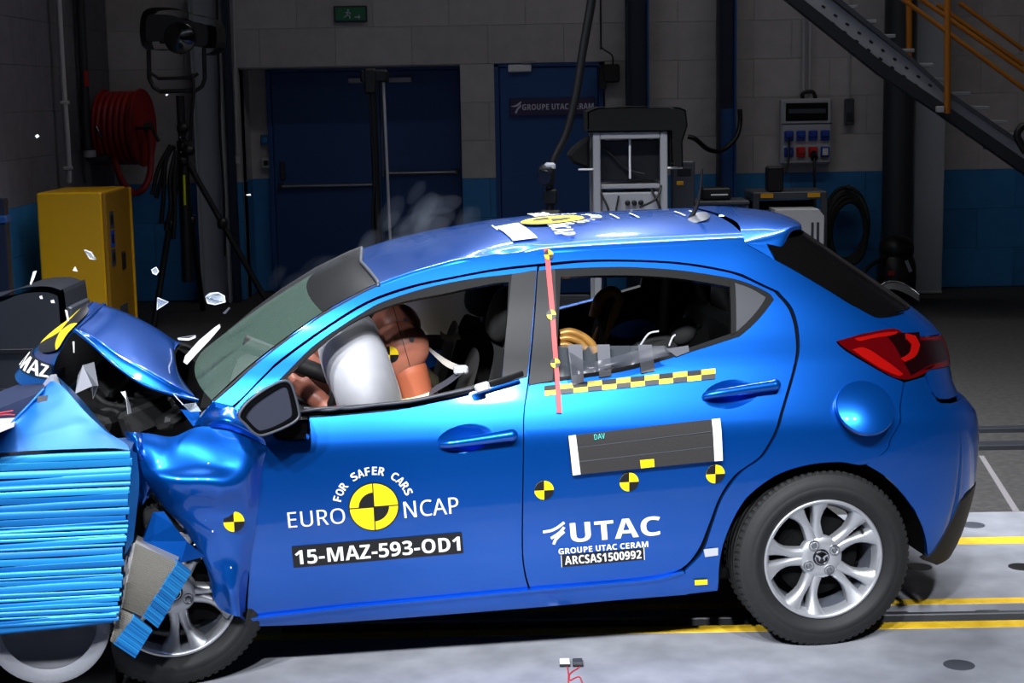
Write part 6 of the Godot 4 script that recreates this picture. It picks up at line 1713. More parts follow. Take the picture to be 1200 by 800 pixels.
func hall_things() -> void:
	# exit sign high on the far wall
	var ex := thing("exit_sign", "small green exit sign with a running figure, high on the far wall", "exit sign", Vector3(-1.466, 2.693, -15.58))
	put(ex, "sign_box", box(0.31, 0.15, 0.06, 0.006), M.dark_pipe)
	put(ex, "sign_face", box(0.28, 0.12, 0.01, 0.002), M.green, at(Vector3(0, 0, 0.03)))
	var fig := []
	fig.append([prism(disc(Vector2(-0.02, 0.035), 0.01, 12), 0.002), at(Vector3(0, 0, 0.037))])
	for q in [[-0.02, 0.022, -0.03, -0.01], [-0.03, -0.01, -0.06, -0.03], [-0.03, -0.01, -0.005, -0.02], [-0.005, -0.02, -0.005, -0.045], [-0.02, 0.018, 0.005, 0.0], [-0.02, 0.018, -0.045, 0.01], [0.04, -0.03, 0.09, -0.03], [0.09, -0.03, 0.075, -0.015], [0.09, -0.03, 0.075, -0.045]]:
		fig.append(bar(Vector3(q[0], q[1], 0.036), Vector3(q[2], q[3], 0.0362), 0.011, 0.002, Vector3.BACK))
	put(ex, "pictogram", join(fig), M.panel)
	put(ex, "indicator", ball(Vector3(0.006, 0.006, 0.006), 10), M.red_socket, at(Vector3(-0.085, 0.045, 0.036)))
	# door contact box
	var cb := thing("junction_box", "black junction box on the right frame of the single blue door", "junction box", Vector3(0.978, 2.097, -15.5))
	put(cb, "box_body", box(0.16, 0.17, 0.1, 0.015), M.ink)
	put(cb, "box_side", box(0.07, 0.22, 0.08, 0.01), M.ink, at(Vector3(-0.08, -0.04, 0)))
	put(cb, "cable", tube(smooth3(PackedVector3Array([Vector3(0.02, 0.08, 0), Vector3(0.01, 0.17, 0), Vector3(-0.08, 0.24, -0.02), Vector3(-0.09, 0.34, -0.03), Vector3(-0.09, 1.4, -0.03)]), 4), 0.008, 6), M.ink)
	# columns along the far wall
	for q in [[733, 760, 0.0, "dark blue steel column descending behind the black equipment hood"], [843, 862, 0.0, "narrow blue steel column beside the looped black cable"]]:
		var a: float = Vector3(1.118, 2.296, -15.3).x
		var b: float = Vector3(1.309, 2.293, -15.3).x
		if q[0] > 800:
			a = Vector3(1.975, 1.967, -15.3).x
			b = Vector3(2.119, 1.965, -15.3).x
		var t := thing("steel_column", q[3], "column", Vector3((a + b) / 2, 0, -15.35), "")
		put(t, "web", box(b - a - 0.02, 6.5, 0.02, 0.002), M.column, at(Vector3(0, 3.25, 0)))
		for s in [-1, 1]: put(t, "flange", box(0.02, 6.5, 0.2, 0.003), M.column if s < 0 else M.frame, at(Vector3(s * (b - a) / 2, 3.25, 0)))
		if q[0] > 800: put(t, "painted_foot", box(b - a, 1.75, 0.02, 0.002), M.frame, at(Vector3(0, 0.875, 0.012)))
	# black looped cable at the narrow column
	var lc := put(self, "looped_cable", tube(smooth3(PackedVector3Array([Vector3(2.153, 1.745, -15.2), Vector3(2.154, 1.611, -15.2), Vector3(2.107, 1.479, -15.15), Vector3(1.974, 1.373, -15.1), Vector3(1.836, 1.387, -15), Vector3(1.707, 1.485, -14.9), Vector3(1.637, 1.51, -14.9)]), 6), 0.022, 8), M.ink)
	tag(lc, "thick black cable looping from the narrow blue column to the equipment", "cable")
	# socket panel
	var sp := thing("socket_panel", "grey wall box with a dark window and two rows of coloured sockets", "socket panel", Vector3(2.82, 1.522, -15.5))
	var w: float = Vector3(3.063, 1.518, -15.5).x - Vector3(2.577, 1.526, -15.5).x
	var h: float = Vector3(2.817, 1.834, -15.5).y - Vector3(2.823, 1.216, -15.5).y
	put(sp, "box_body", box(w, h, 0.12, 0.02), M.panel)
	put(sp, "fuse_window", box(w * 0.82, h * 0.27, 0.02, 0.006), M.trim, at(Vector3(0, h * 0.3, 0.06)))
	put(sp, "fuse_strip", box(w * 0.72, h * 0.07, 0.02, 0.003), M.smoked, at(Vector3(0, h * 0.31, 0.066)))
	put(sp, "lid_seam", box(w * 0.98, 0.012, 0.01, 0.002), M.smoked, at(Vector3(0, h * 0.12, 0.058)))
	for k in 8:
		var x := (k % 4 - 1.5) * w * 0.235
		var y := -h * 0.06 if k < 4 else -h * 0.31
		var m: Material = M.red_socket if k == 5 or k == 6 else M.blue_socket
		var so := put(sp, "socket", box(w * 0.17, h * 0.155, 0.05, 0.008), m, at(Vector3(x, y, 0.07)))
		if k == 7: put(so, "socket_lid", box(w * 0.11, h * 0.11, 0.02, 0.004), M.device, at(Vector3(0, 0, 0.022)))
		else: put(so, "socket_lid", box(w * 0.14, h * 0.09, 0.03, 0.008), m, at(Vector3(0, h * 0.02, 0.03)))
	put(sp, "plug", rod(Vector3(w * 0.12, -h * 0.33, 0.1), Vector3(w * 0.12, -h * 0.4, 0.16), 0.035), M.ink)
	put(sp, "cable", tube(smooth3(PackedVector3Array([Vector3(w * 0.12, -h * 0.4, 0.16), Vector3(w * 0.1, -h * 0.6, 0.2), Vector3(w * 0.11, -h * 0.85, 0.2), Vector3(w * 0.1, -h * 1.0, 0.15)]), 4), 0.014, 6), M.ink)
	put(sp, "cable", tube(smooth3(PackedVector3Array([Vector3(-w * 0.36, -h * 0.1, 0.1), Vector3(-w * 0.38, -h * 0.4, 0.15), Vector3(-w * 0.45, -h * 0.62, 0.2)]), 4), 0.012, 6), M.ink)
	for s in [-0.02, 0.04]: put(sp, "conduit", rod(Vector3(s, h * 0.5, -0.02), Vector3(s, 4.4, -0.02), 0.014), M.pipe)
	put(sp, "conduit_bend", tube(smooth3(PackedVector3Array([Vector3(-0.03, h * 0.5, 0), Vector3(-0.03, h * 0.58, 0.01), Vector3(0.06, h * 0.6, 0.01), Vector3(0.09, h * 0.5, 0)]), 4), 0.02, 6), M.ink)
	# pendant switch
	var ps := thing("wall_switch", "small dark switch box at the foot of a thin conduit, right of the socket panel", "switch", Vector3(3.241, 1.698, -15.55))
	put(ps, "box_body", box(0.085, 0.25, 0.07, 0.01), M.smoked)
	put(ps, "button_plate", box(0.06, 0.08, 0.02, 0.005), M.dark_pipe, at(Vector3(0, -0.05, 0.035)))
	put(ps, "conduit", rod(Vector3(0, 0.12, -0.02), Vector3(-0.01, 4.2, -0.02), 0.009), M.pipe)
	# round dark column and galvanised column on the right
	var rc := thing("round_column", "dark grey round column between the coiled hose and the galvanised post", "column", Vector3(Vector3(3.581, 0.371, -15).x, 0, -15.0))
	put(rc, "shaft", lathe(PackedVector2Array([Vector2(0.14, 0), Vector2(0.14, 6.5)]), 32), M.dark_pipe, at(Vector3.ZERO, Basis(Vector3.RIGHT, -PI / 2)))
	put(rc, "base_ring", lathe(PackedVector2Array([Vector2(0.15, 0), Vector2(0.15, 0.03), Vector2(0.14, 0.035)]), 32), M.dark_pipe, at(Vector3.ZERO, Basis(Vector3.RIGHT, -PI / 2)))
	var gx0: float = Vector3(3.773, 0.348, -15.2).x
	var gx1: float = Vector3(4.038, 0.344, -15.2).x
	var gp := thing("galvanised_post", "mottled galvanised steel post under the stairs at the right", "post", Vector3((gx0 + gx1) / 2, 0, -15.2))
	put(gp, "web", box(gx1 - gx0, 6.5, 0.012, 0.003), M.galv, at(Vector3(0, 3.25, 0.06)))
	for s in [-1, 1]: put(gp, "flange", box(0.012, 6.5, 0.16, 0.003), M.galv, at(Vector3(s * (gx1 - gx0) / 2, 3.25, 0)))
	put(gp, "base_plate", box(gx1 - gx0 + 0.02, 0.02, 0.2, 0.004), M.galv, at(Vector3(0, 0.012, 0)))
	# staircase
	var sc := thing("staircase", "galvanised steel stair with orange handrails rising out of the picture at the top right", "staircase", Vector3(0, 0, -13.0))
	put(sc, "stringer", prism(PackedVector2Array([Vector2(2.059, 2.82), Vector2(2.259, 2.829), Vector2(2.475, 2.675), Vector2(3.19, 2.127), Vector2(3.486, 1.855), Vector2(4.143, 1.406), Vector2(5.656, 0.36), Vector2(5.664, 0.186), Vector2(4.146, 1.305), Vector2(3.454, 1.782), Vector2(2.961, 2.118)]), 0.03, 0.004), M.galv)
	put(sc, "stringer_flange", prism(PackedVector2Array([Vector2(1.925, 2.835), Vector2(2.058, 2.833), Vector2(2.96, 2.124), Vector2(3.454, 1.789), Vector2(4.146, 1.311), Vector2(5.664, 0.2), Vector2(5.672, 0.033), Vector2(4.15, 1.196), Vector2(3.422, 1.709), Vector2(2.942, 2.025)]), 0.12), M.dark_pipe, at(Vector3(0, 0, 0.02)))
	put(sc, "top_flange", prism(PackedVector2Array([Vector2(2.428, 2.722), Vector2(2.495, 2.72), Vector2(3.203, 2.147), Vector2(3.499, 1.875), Vector2(4.156, 1.426), Vector2(4.143, 1.399), Vector2(3.486, 1.848), Vector2(3.19, 2.12)]), 0.1), M.smoked, at(Vector3(0, 0, 0.03)))
	var sl0: Array = [Vector3(2.497, 2.556, -13), Vector3(3.349, 1.931, -13), Vector3(2.45, 2.517, -13), Vector3(3.303, 1.885, -13)]
	for k in 10:
		for j in 2:
			var p: Vector3 = sl0[j * 2].lerp(sl0[j * 2 + 1], (k + 0.3 * j) / 9.0)
			put(sc, "slot", prism(rect(0.035, 0.018, 0.008), 0.004), M.ink, Transform3D(Basis(Vector3.BACK, -0.6), p + Vector3(0, 0, 13.004)))
	for k in 12:
		var p: Vector3 = Vector3(2.475, 2.649, -13).lerp(Vector3(4.144, 1.379, -13), k / 11.0) + Vector3(0, 0, 13.0)
		put(sc, "tread", box(0.24, 0.03, 0.9, 0.004), M.galv, at(p + Vector3(0.03, 0.02, -0.5)))
	put(sc, "handrail_post", rod(Vector3(3.483, 1.708, -13) + Vector3(0, 0, 13.03), Vector3(3.451, 3.115, -13) + Vector3(0, 0, 13.03), 0.026), M.rail)
	put(sc, "handrail_post", rod(Vector3(3.403, 1.963, -13) + Vector3(0, 0, 12.1), Vector3(3.377, 3.116, -13) + Vector3(0, 0, 12.1), 0.026), M.rail)
	put(sc, "post_foot", box(0.06, 0.05, 0.05, 0.006), M.panel, at(Vector3(3.421, 1.742, -13) + Vector3(0, 0, 13.04)))
	for q in [[Vector3(3.1, 2.611, -13), Vector3(4.372, 1.679, -13), 0.0], [Vector3(3.2, 2.636, -13), Vector3(4.367, 1.833, -13), 0.0], [Vector3(3.617, 2.602, -13), Vector3(4.359, 2.087, -13), -0.9], [Vector3(3.804, 2.612, -13), Vector3(4.355, 2.213, -13), -0.9]]:
		put(sc, "handrail", rod(q[0] + Vector3(0, 0, 13.03 + q[2]), q[1] + Vector3(0, 0, 13.03 + q[2]), 0.018), M.rail)
	var lp := put(self, "hanging_loop", join([tube(smooth3(PackedVector3Array([Vector3(3.996, 1.409, -12.6), Vector3(3.955, 1.475, -12.6), Vector3(3.926, 1.541, -12.6), Vector3(3.958, 1.6, -12.6), Vector3(4.003, 1.612, -12.6)]), 4), 0.03, 8)]), M.ink)
	tag(lp, "black cable loop at the right edge in front of the stair", "cable")
	# trolley with a white instrument
	var tr := thing("equipment_trolley", "dark two-shelf trolley with yellow corner labels behind the car's tail", "trolley", Vector3(Vector3(2.24, 1.073, -13).x, 0, -13.0))
	var tw: float = Vector3(2.527, 1.068, -13).x - Vector3(1.933, 1.078, -13).x
	var ty: float = Vector3(2.24, 1.114, -13).y
	put(tr, "top_shelf", box(tw, 0.06, 0.5, 0.01), M.smoked, at(Vector3(0, ty - 0.03, -0.2)))
	put(tr, "middle_shelf", box(tw - 0.06, 0.03, 0.46, 0.006), M.dark_pipe, at(Vector3(0, ty - 0.62, -0.2)))
	put(tr, "crossbar", box(tw, 0.03, 0.03, 0.004), M.smoked, at(Vector3(0, ty - 0.16, 0.03)))
	put(tr, "dark_back", box(tw - 0.06, 0.6, 0.03, 0.004), M.dark, at(Vector3(0, ty - 0.4, -0.4)))
	for s in [-1, 1]:
		for zz in [0.03, -0.43]: put(tr, "leg", box(0.05, ty - 0.02, 0.04, 0.006), M.smoked, at(Vector3(s * (tw / 2 - 0.025), (ty - 0.02) / 2, zz)))
		put(tr, "yellow_label", box(0.1, 0.035, 0.006, 0.001), M.amber, at(Vector3(s * (tw / 2 - 0.11), ty - 0.03, 0.053)))
	var wi := thing("white_instrument", "white instrument case with two dark vents on the trolley behind the tail", "instrument", Vector3(Vector3(2.28, 0.887, -12.75).x, ty - 0.605, -12.87))
	var cw: float = Vector3(2.454, 0.884, -12.75).x - Vector3(2.065, 0.891, -12.75).x
	var chh: float = Vector3(2.279, 0.987, -12.75).y - ty + 0.605
	put(wi, "case", prism(PackedVector2Array([Vector2(-cw / 2, 0), Vector2(cw / 2, 0), Vector2(cw / 2, chh * 0.88), Vector2(cw * 0.38, chh), Vector2(-cw / 2, chh)]), 0.3, 0.006), M.device, at(Vector3(0, 0, 0.12)))
	for x in [0.26, 0.37]: put(wi, "vent", box(0.02, chh * 0.32, 0.006, 0.001), M.smoked, at(Vector3(cw * x, chh * 0.62, 0.122)))
	var bx := put(self, "black_case", prism(smooth2(rect(0.13, 0.2, 0.02), 1), 0.12, 0.01), M.ink, at(Vector3(Vector3(2.121, 1.196, -12.9).x, ty + 0.1, -12.95)))
	tag(bx, "small upright black case standing on the trolley's top shelf", "case")
	# coiled cable on the wall
	var coil := thing("cable_coil", "big coil of dark cable hanging on the blue wall right of the trolley", "cable coil", Vector3(3.192, 0.648, -15.4))
	for k in 5:
		var p := PackedVector3Array()
		for i in 36:
			var a := TAU * i / 36
			p.append(Vector3(cos(a) * (0.2 - k * 0.008) + 0.012 * sin(k * 2.0), sin(a) * (0.34 - k * 0.01) - 0.02 * k, 0.03 * sin(a * 2 + k) + k * 0.025))
		put(coil, "turn", tube(p, 0.022, 8, true), M.rubber if k != 1 else mat(rgb(20, 48, 34), 0.6))
	put(coil, "hook", rod(Vector3(0, 0.3, -0.15), Vector3(0, 0.36, 0.1), 0.02), M.dark_pipe)
	var bv := thing("vacuum_cleaner", "black rounded machine on the floor in front of the galvanised post", "machine", Vector3(Vector3(3.439, 0.357, -14.4).x, 0, -14.4))
	put(bv, "tank", ball(Vector3(0.17, 0.24, 0.17), 24, 3.0), M.ink, at(Vector3(0, 0.25, 0)))
	put(bv, "head", ball(Vector3(0.15, 0.12, 0.15), 24, 2.6), M.ink, at(Vector3(0.0, 0.5, 0)))
	put(bv, "pale_strip", box(0.03, 0.11, 0.01, 0.002), M.panel, at(Vector3(0.07, 0.36, 0.17), Basis(Vector3.BACK, 0.4)))
	put(bv, "red_badge", box(0.05, 0.04, 0.01, 0.004), M.red_socket, at(Vector3(-0.08, 0.3, 0.165)))
	put(bv, "hose", tube(smooth3(PackedVector3Array([Vector3(-0.1, 0.45, 0.1), Vector3(-0.3, 0.35, 0.2), Vector3(-0.42, 0.15, 0.2)]), 5), 0.02, 8), M.ink)
	equipment()
	left_side()

func equipment() -> void:
	var z := -11.0
	# white frame rack with its screens under a black hood
	var x0: float = Vector3(0.568, 1.399, -11).x
	var x1: float = Vector3(1.07, 1.39, -11).x
	var y1: float = Vector3(0.818, 1.658, -11).y
	var r := thing("equipment_rack", "white metal frame rack holding two dark screens and measuring gear behind the roof", "rack", Vector3((x0 + x1) / 2, 0, z))
	var w := x1 - x0
	for s in [-1, 1]:
		for zz in [0.0, -0.5]: put(r, "upright", box(0.05, y1, 0.05, 0.006), M.rack, at(Vector3(s * (w / 2 - 0.025), y1 / 2, zz)))
	put(r, "top_rail", box(w - 0.102, 0.05, 0.05, 0.006), M.rack, at(Vector3(0, y1 - 0.025, 0)))
	for s in [-1, 1]: put(r, "side_rail", box(0.04, 0.04, 0.448, 0.006), M.rack, at(Vector3(s * (w / 2 - 0.025), y1 - 0.025, -0.25)))
	var ys: float = Vector3(0.815, 1.309, -11).y
	put(r, "shelf", box(w - 0.102, 0.03, 0.5, 0.004), M.rack, at(Vector3(0, ys - 0.02, -0.25)))
	put(r, "lower_shelf", box(w - 0.102, 0.03, 0.5, 0.004), M.rack, at(Vector3(0, 0.5, -0.25)))
	for s in [-1, 1]: put(r, "dark_screen", box(w * 0.42, y1 - ys - 0.08, 0.04, 0.006), M.ink, at(Vector3(s * w * 0.215, (y1 + ys) / 2 - 0.02, -0.1)))
	put(r, "centre_bar", box(0.014, y1 - ys - 0.06, 0.02, 0.003), M.device, at(Vector3(0.0, (y1 + ys) / 2, -0.03)))
	put(r, "gear_panel", box(w * 0.78, 0.14, 0.3, 0.01), M.rack, at(Vector3(0.0, ys - 0.13, -0.15)))
	for k in 3: put(r, "dial", lathe(PackedVector2Array([Vector2(0.018, 0), Vector2(0.018, 0.02), Vector2(0.012, 0.026), Vector2(0, 0.026)]), 16), M.ink, at(Vector3(-0.02 + k * 0.045, ys - 0.13, 0.002)))
	put(r, "power_unit", box(0.14, 0.14, 0.2, 0.012), M.device, at(Vector3(0.09, ys - 0.28, 0.0)))
	put(r, "unit_grille", box(0.1, 0.08, 0.01, 0.003), M.smoked, at(Vector3(0.1, ys - 0.28, 0.102)))
	for q in [[Vector3(-0.2, ys - 0.06, 0.02), Vector3(-0.15, ys - 0.2, 0.06), Vector3(-0.22, ys - 0.35, 0.03)], [Vector3(-0.08, ys - 0.08, 0.02), Vector3(-0.1, ys - 0.22, 0.05), Vector3(-0.03, ys - 0.34, 0.04)], [Vector3(0.14, ys - 0.04, 0.02), Vector3(0.2, ys - 0.18, 0.06), Vector3(0.23, ys - 0.36, 0.03)], [Vector3(0.22, ys + 0.02, 0.0), Vector3(0.17, ys - 0.1, 0.06), Vector3(0.06, ys - 0.16, 0.04)], [Vector3(-0.18, y1 - 0.1, -0.06), Vector3(-0.02, y1 - 0.25, -0.05), Vector3(0.1, ys + 0.06, -0.04)]]:
		put(r, "cable", tube(smooth3(PackedVector3Array(q), 5), 0.008, 6), M.ink)
	for s in [-1, 1]: put(r, "side_handle", tube(PackedVector3Array([Vector3(s * (w / 2), ys + 0.1, 0.02), Vector3(s * (w / 2 + 0.1), ys + 0.1, 0.02)]), 0.008, 6), M.device)
	# black hood over the rack
	var hd := put(self, "black_hood", prism(PackedVector2Array([Vector2(0.532, 1.794), Vector2(0.601, 1.821), Vector2(0.83, 1.825), Vector2(1.145, 1.814), Vector2(1.191, 1.794), Vector2(1.203, 1.691), Vector2(1.168, 1.583), Vector2(1.173, 1.412), Vector2(1.093, 1.413), Vector2(1.088, 1.653), Vector2(0.53, 1.657)]), 0.6, 0.01), M.cloth, at(Vector3(0, 0, -10.95)))
	tag(hd, "black cloth hood draped over the top of the white frame rack", "hood")
	var sk := put(self, "black_bag", prism(PackedVector2Array([Vector2(0.402, 1.5), Vector2(0.437, 1.545), Vector2(0.495, 1.589), Vector2(0.553, 1.628), Vector2(0.551, 1.405), Vector2(0.505, 1.418), Vector2(0.436, 1.447)]), 0.3, 0.02), M.cloth, at(Vector3(0, 0, -11.1)))
	tag(sk, "black drooping cloth bag against the left of the white frame rack", "bag")
	var gu := thing("grey_unit", "grey control unit with buttons just right of the white frame rack", "control unit", Vector3(Vector3(1.28, 1.246, -12).x, 0, -12))
	var gy: float = Vector3(1.28, 1.415, -12).y
	put(gu, "body", box(0.16, gy, 0.2, 0.01), M.smoked, at(Vector3(0, gy / 2, 0)))
	put(gu, "display", box(0.1, 0.06, 0.01, 0.003), M.ink, at(Vector3(0, gy - 0.08, 0.102)))
	put(gu, "amber_label", box(0.05, 0.03, 0.01, 0.003), M.amber, at(Vector3(-0.03, gy - 0.16, 0.102)))
	var bt := thing("work_table", "low grey table carrying a dark box behind the antenna", "table", Vector3(Vector3(1.596, 1.057, -12.4).x, 0, -12.4))
	var by: float = Vector3(1.596, 1.083, -12.4).y
	put(bt, "tabletop", box(0.42, 0.03, 0.4, 0.006), M.smoked, at(Vector3(0, by, 0)))
	for s in [-1, 1]:
		for zz in [-0.17, 0.17]: put(bt, "leg", box(0.03, by - 0.016, 0.03, 0.004), M.smoked, at(Vector3(s * 0.19, (by - 0.016) / 2, zz)))
	var db := thing("dark_box", "dark instrument box with a pale edge on the low grey table", "instrument", Vector3(Vector3(1.57, 1.135, -12.4).x, by + 0.016, -12.4))
	put(db, "case", box(0.22, 0.09, 0.2, 0.01), M.ink, at(Vector3(0, 0.046, 0)))
	put(db, "pale_edge", box(0.13, 0.012, 0.01, 0.002), M.device, at(Vector3(0.02, 0.04, 0.102)))
	# camera on a stand, its black cable falling from above
	var st := thing("camera_stand", "black camera on a stand in front of the single blue door", "camera", Vector3(Vector3(0.254, 1.263, -10.5).x, 0, -10.5))
	var cy: float = Vector3(0.256, 1.401, -10.5).y
	put(st, "camera_body", box(0.1, 0.13, 0.16, 0.02), M.ink, at(Vector3(-0.01, cy, 0)))
	put(st, "white_hood", box(0.07, 0.05, 0.1, 0.012), M.panel, at(Vector3(0.01, cy + 0.055, 0.02)))
	put(st, "lens", rod(Vector3(-0.02, cy, 0.06), Vector3(-0.03, cy - 0.01, 0.14), 0.045), M.gloss)
	put(st, "pan_head", box(0.09, 0.1, 0.09, 0.012), M.ink, at(Vector3(0.01, cy - 0.14, 0)))
	put(st, "pole", rod(Vector3(0.01, 0.02, 0), Vector3(0.01, cy - 0.05, 0), 0.025), M.ink)
	for k in 3: put(st, "leg", rod(Vector3(0.01, 0.5, 0), Vector3(0.01 + cos(k * TAU / 3 + 0.5) * 0.35, 0.012, sin(k * TAU / 3 + 0.5) * 0.35), 0.014), M.ink)
	put(st, "clamp_ring", box(0.15, 0.07, 0.12, 0.02), M.ink, at(Vector3(0.01, cy - 0.26, 0)))
	var ca := put(self, "hanging_cable", tube(smooth3(PackedVector3Array([Vector3(0.565, 2.66, -10.5), Vector3(0.536, 2.459, -10.5), Vector3(0.484, 2.183, -10.5), Vector3(0.438, 1.914, -10.5), Vector3(0.375, 1.672, -10.5), Vector3(0.307, 1.536, -10.5), Vector3(0.267, 1.444, -10.5)]), 5), 0.03, 8, false, 0.022), M.ink)
	tag(ca, "black cable falling in a slant from above to the camera stand", "cable")
	# tall stand in front of the double door
	var ts := thing("tall_stand", "tall thin black mast with clamps standing before the double door", "stand", Vector3(Vector3(-1.052, 1.335, -13).x, 0, -13))
	var my: float = Vector3(-1.028, 2.141, -13).y
	put(ts, "mast", rod(Vector3(0, 0.02, 0), Vector3(-0.02, my, 0), 0.032), M.ink)
	put(ts, "side_tube", rod(Vector3(0.1, 0.02, 0), Vector3(0.07, my - 0.1, 0), 0.012), M.pipe)
	put(ts, "top_clamp", box(0.22, 0.1, 0.1, 0.015), M.ink, at(Vector3(0.0, my - 0.06, 0)))
	put(ts, "top_clamp", box(0.1, 0.2, 0.08, 0.015), M.ink, at(Vector3(-0.03, my - 0.1, 0.02)))
	put(ts, "foot", box(0.5, 0.02, 0.3, 0.005), M.ink, at(Vector3(0.03, 0.012, 0)))
	put(ts, "cable", tube(smooth3(PackedVector3Array([Vector3(-0.04, my - 0.2, 0.03), Vector3(-0.02, my * 0.6, 0.045), Vector3(-0.045, my * 0.45, 0.04), Vector3(-0.02, 0.4, 0.04)]), 5), 0.012, 6), M.ink)

func left_side() -> void:
	# galvanised column
	var a: float = Vector3(-2.936, 1.262, -15.3).x
	var b: float = Vector3(-2.68, 1.257, -15.3).x
	var c := thing("wall_column", "grey galvanised column behind the flood light tripod", "column", Vector3((a + b) / 2, 0, -15.45))
	put(c, "web", box(b - a, 6.5, 0.02, 0.003), M.galv, at(Vector3(0, 3.25, 0)))
	for s in [-1, 1]: put(c, "flange", box(0.02, 6.5, 0.25, 0.003), M.galv, at(Vector3(s * (b - a) / 2, 3.25, 0)))
	put(c, "dark_stile", box(0.06, 6.5, 0.1, 0.003), M.column, at(Vector3((b - a) / 2 + 0.06, 3.25, 0)))
	put(c, "black_cable", tube(smooth3(PackedVector3Array([Vector3(-2.659, 3.136, -15.3), Vector3(-2.679, 2.518, -15.3), Vector3(-2.681, 2.127, -15.3), Vector3(-2.698, 1.576, -15.3), Vector3(-2.687, 1.098, -15.3), Vector3(-2.699, 0.453, -15.3)]), 3), 0.012, 6), M.ink, at(-c.position))
	# thin pipes
	for q in [[0, "thin white pipe running down the grey left wall"], [1, "darker jointed pipe beside the hose reel on the left wall"], [2, "thin conduit with a small box left of the double door"]]:
		var t := thing("wall_pipe", q[1], "pipe")
		match q[0]:
			0:
				put(t, "pipe", tube(smooth3(PackedVector3Array([Vector3(-3.663, 3.023, -13.6), Vector3(-3.672, 2.75, -13.6), Vector3(-3.674, 2.127, -13.6), Vector3(-3.668, 1.636, -13.6), Vector3(-3.673, 1.297, -13.6), Vector3(-3.69, 1.262, -13.6)]), 3), 0.022, 8), M.pipe)
				for p in PackedVector3Array([Vector3(-3.672, 1.917, -13.6), Vector3(-3.676, 1.375, -13.6)]): put(t, "clip", box(0.07, 0.03, 0.05, 0.004), M.pipe, at(p))
			1:
				put(t, "pipe", tube(smooth3(PackedVector3Array([Vector3(-3.701, 3.085, -14.4), Vector3(-3.703, 2.795, -14.4), Vector3(-3.707, 2.21, -14.4), Vector3(-3.713, 1.579, -14.4), Vector3(-3.698, 1.444, -14.4), Vector3(-3.647, 1.406, -14.4), Vector3(-3.526, 1.419, -14.4)]), 3), 0.04, 10), M.dark_pipe)
				put(t, "red_tag", box(0.03, 0.14, 0.02, 0.004), M.red_socket, at(Vector3(-3.664, 2.119, -14.3)))
				put(t, "collar", lathe(PackedVector2Array([Vector2(0.055, -0.03), Vector2(0.055, 0.03)]), 16), M.pipe, Transform3D(Basis(Vector3.RIGHT, PI / 2), Vector3(-3.691, 1.467, -14.38)))
			2:
				put(t, "pipe", tube(smooth3(PackedVector3Array([Vector3(-2.551, 3.15, -15.5), Vector3(-2.559, 2.602, -15.5), Vector3(-2.573, 1.889, -15.5), Vector3(-2.578, 1.408, -15.5)]), 3), 0.014, 8), M.pipe)
				put(t, "junction_box", box(0.05, 0.08, 0.05, 0.006), M.pipe, at(Vector3(-2.572, 1.351, -15.5)))
	for q in [[0, "small blue call plate on the white strip left of the double door"], [1, "small dark key box under the blue call plate"]]:
		var p: Vector3 = Vector3(-2.41, 1.514, -16.2) if q[0] == 0 else Vector3(-2.41, 1.287, -16.2)
		var t := thing("wall_plate", q[1], "wall plate", p + Vector3(0, 0, 0.0))
		put(t, "plate", box(0.09, 0.1, 0.04, 0.005), M.frame if q[0] == 0 else M.panel)
		put(t, "face", box(0.05, 0.05, 0.01, 0.003), M.dado if q[0] == 0 else M.ink, at(Vector3(0, 0, 0.022)))
	# hose reel
	var h := thing("hose_reel", "red fire hose reel with its hose wound round the drum on the left wall", "hose reel", Vector3(-3.493, 1.677, -14.9))
	var ax := Basis(Vector3.UP, PI / 2 - 0.12)
	var rr: float = 0.349
	for s in [-1, 1]:
		put(h, "disc", lathe(PackedVector2Array([Vector2(rr, -0.012), Vector2(rr + 0.006, 0), Vector2(rr, 0.012), Vector2(rr * 0.86, 0.006), Vector2(0.05, 0.02), Vector2(0, 0.02)]), 48), M.hose, Transform3D(ax, ax * Vector3(0, 0, s * 0.17)))
	for k in 6: put(h, "hose_turn", tube(circle3(rr * 0.88, (k - 2.5) * 0.055, 40), 0.028, 10, true), M.hose, Transform3D(ax, Vector3.ZERO))
	put(h, "hub", rod(ax * Vector3(0, 0, -0.3), ax * Vector3(0, 0, 0.26), 0.05), M.dark_pipe)
	put(h, "bracket", box(0.1, 0.1, 0.4, 0.01), M.red_socket, at(Vector3(-0.25, -0.12, -0.1)))
	put(h, "crank", tube(PackedVector3Array([Vector3(0.16, 0.0, 0.25), Vector3(0.3, 0.0, 0.25), Vector3(0.36, -0.12, 0.25)]), 0.016, 6), M.ink)
	put(h, "lever", tube(smooth3(PackedVector3Array([Vector3(-0.28, 0.04, 0.3), Vector3(-0.18, 0.02, 0.32), Vector3(-0.14, -0.08, 0.32)]), 4), 0.012, 6), M.chrome)
	put(h, "hanging_hose", tube(smooth3(PackedVector3Array([Vector3(-3.553, 1.408, -14.7), Vector3(-3.51, 1.279, -14.65), Vector3(-3.45, 1.174, -14.6), Vector3(-3.362, 1.103, -14.6), Vector3(-3.284, 1.14, -14.6), Vector3(-3.236, 1.244, -14.65), Vector3(-3.223, 1.409, -14.7), Vector3(-3.228, 1.675, -14.75)]), 5), 0.03, 10), M.hose, at(-h.position))
	# flood light on its tripod
	var f := thing("flood_light", "big black flood light switched off on a tall black tripod", "flood light", Vector3(Vector3(-2.799, 0.603, -13.8).x, 0, -13.80))
	var inv := -f.position
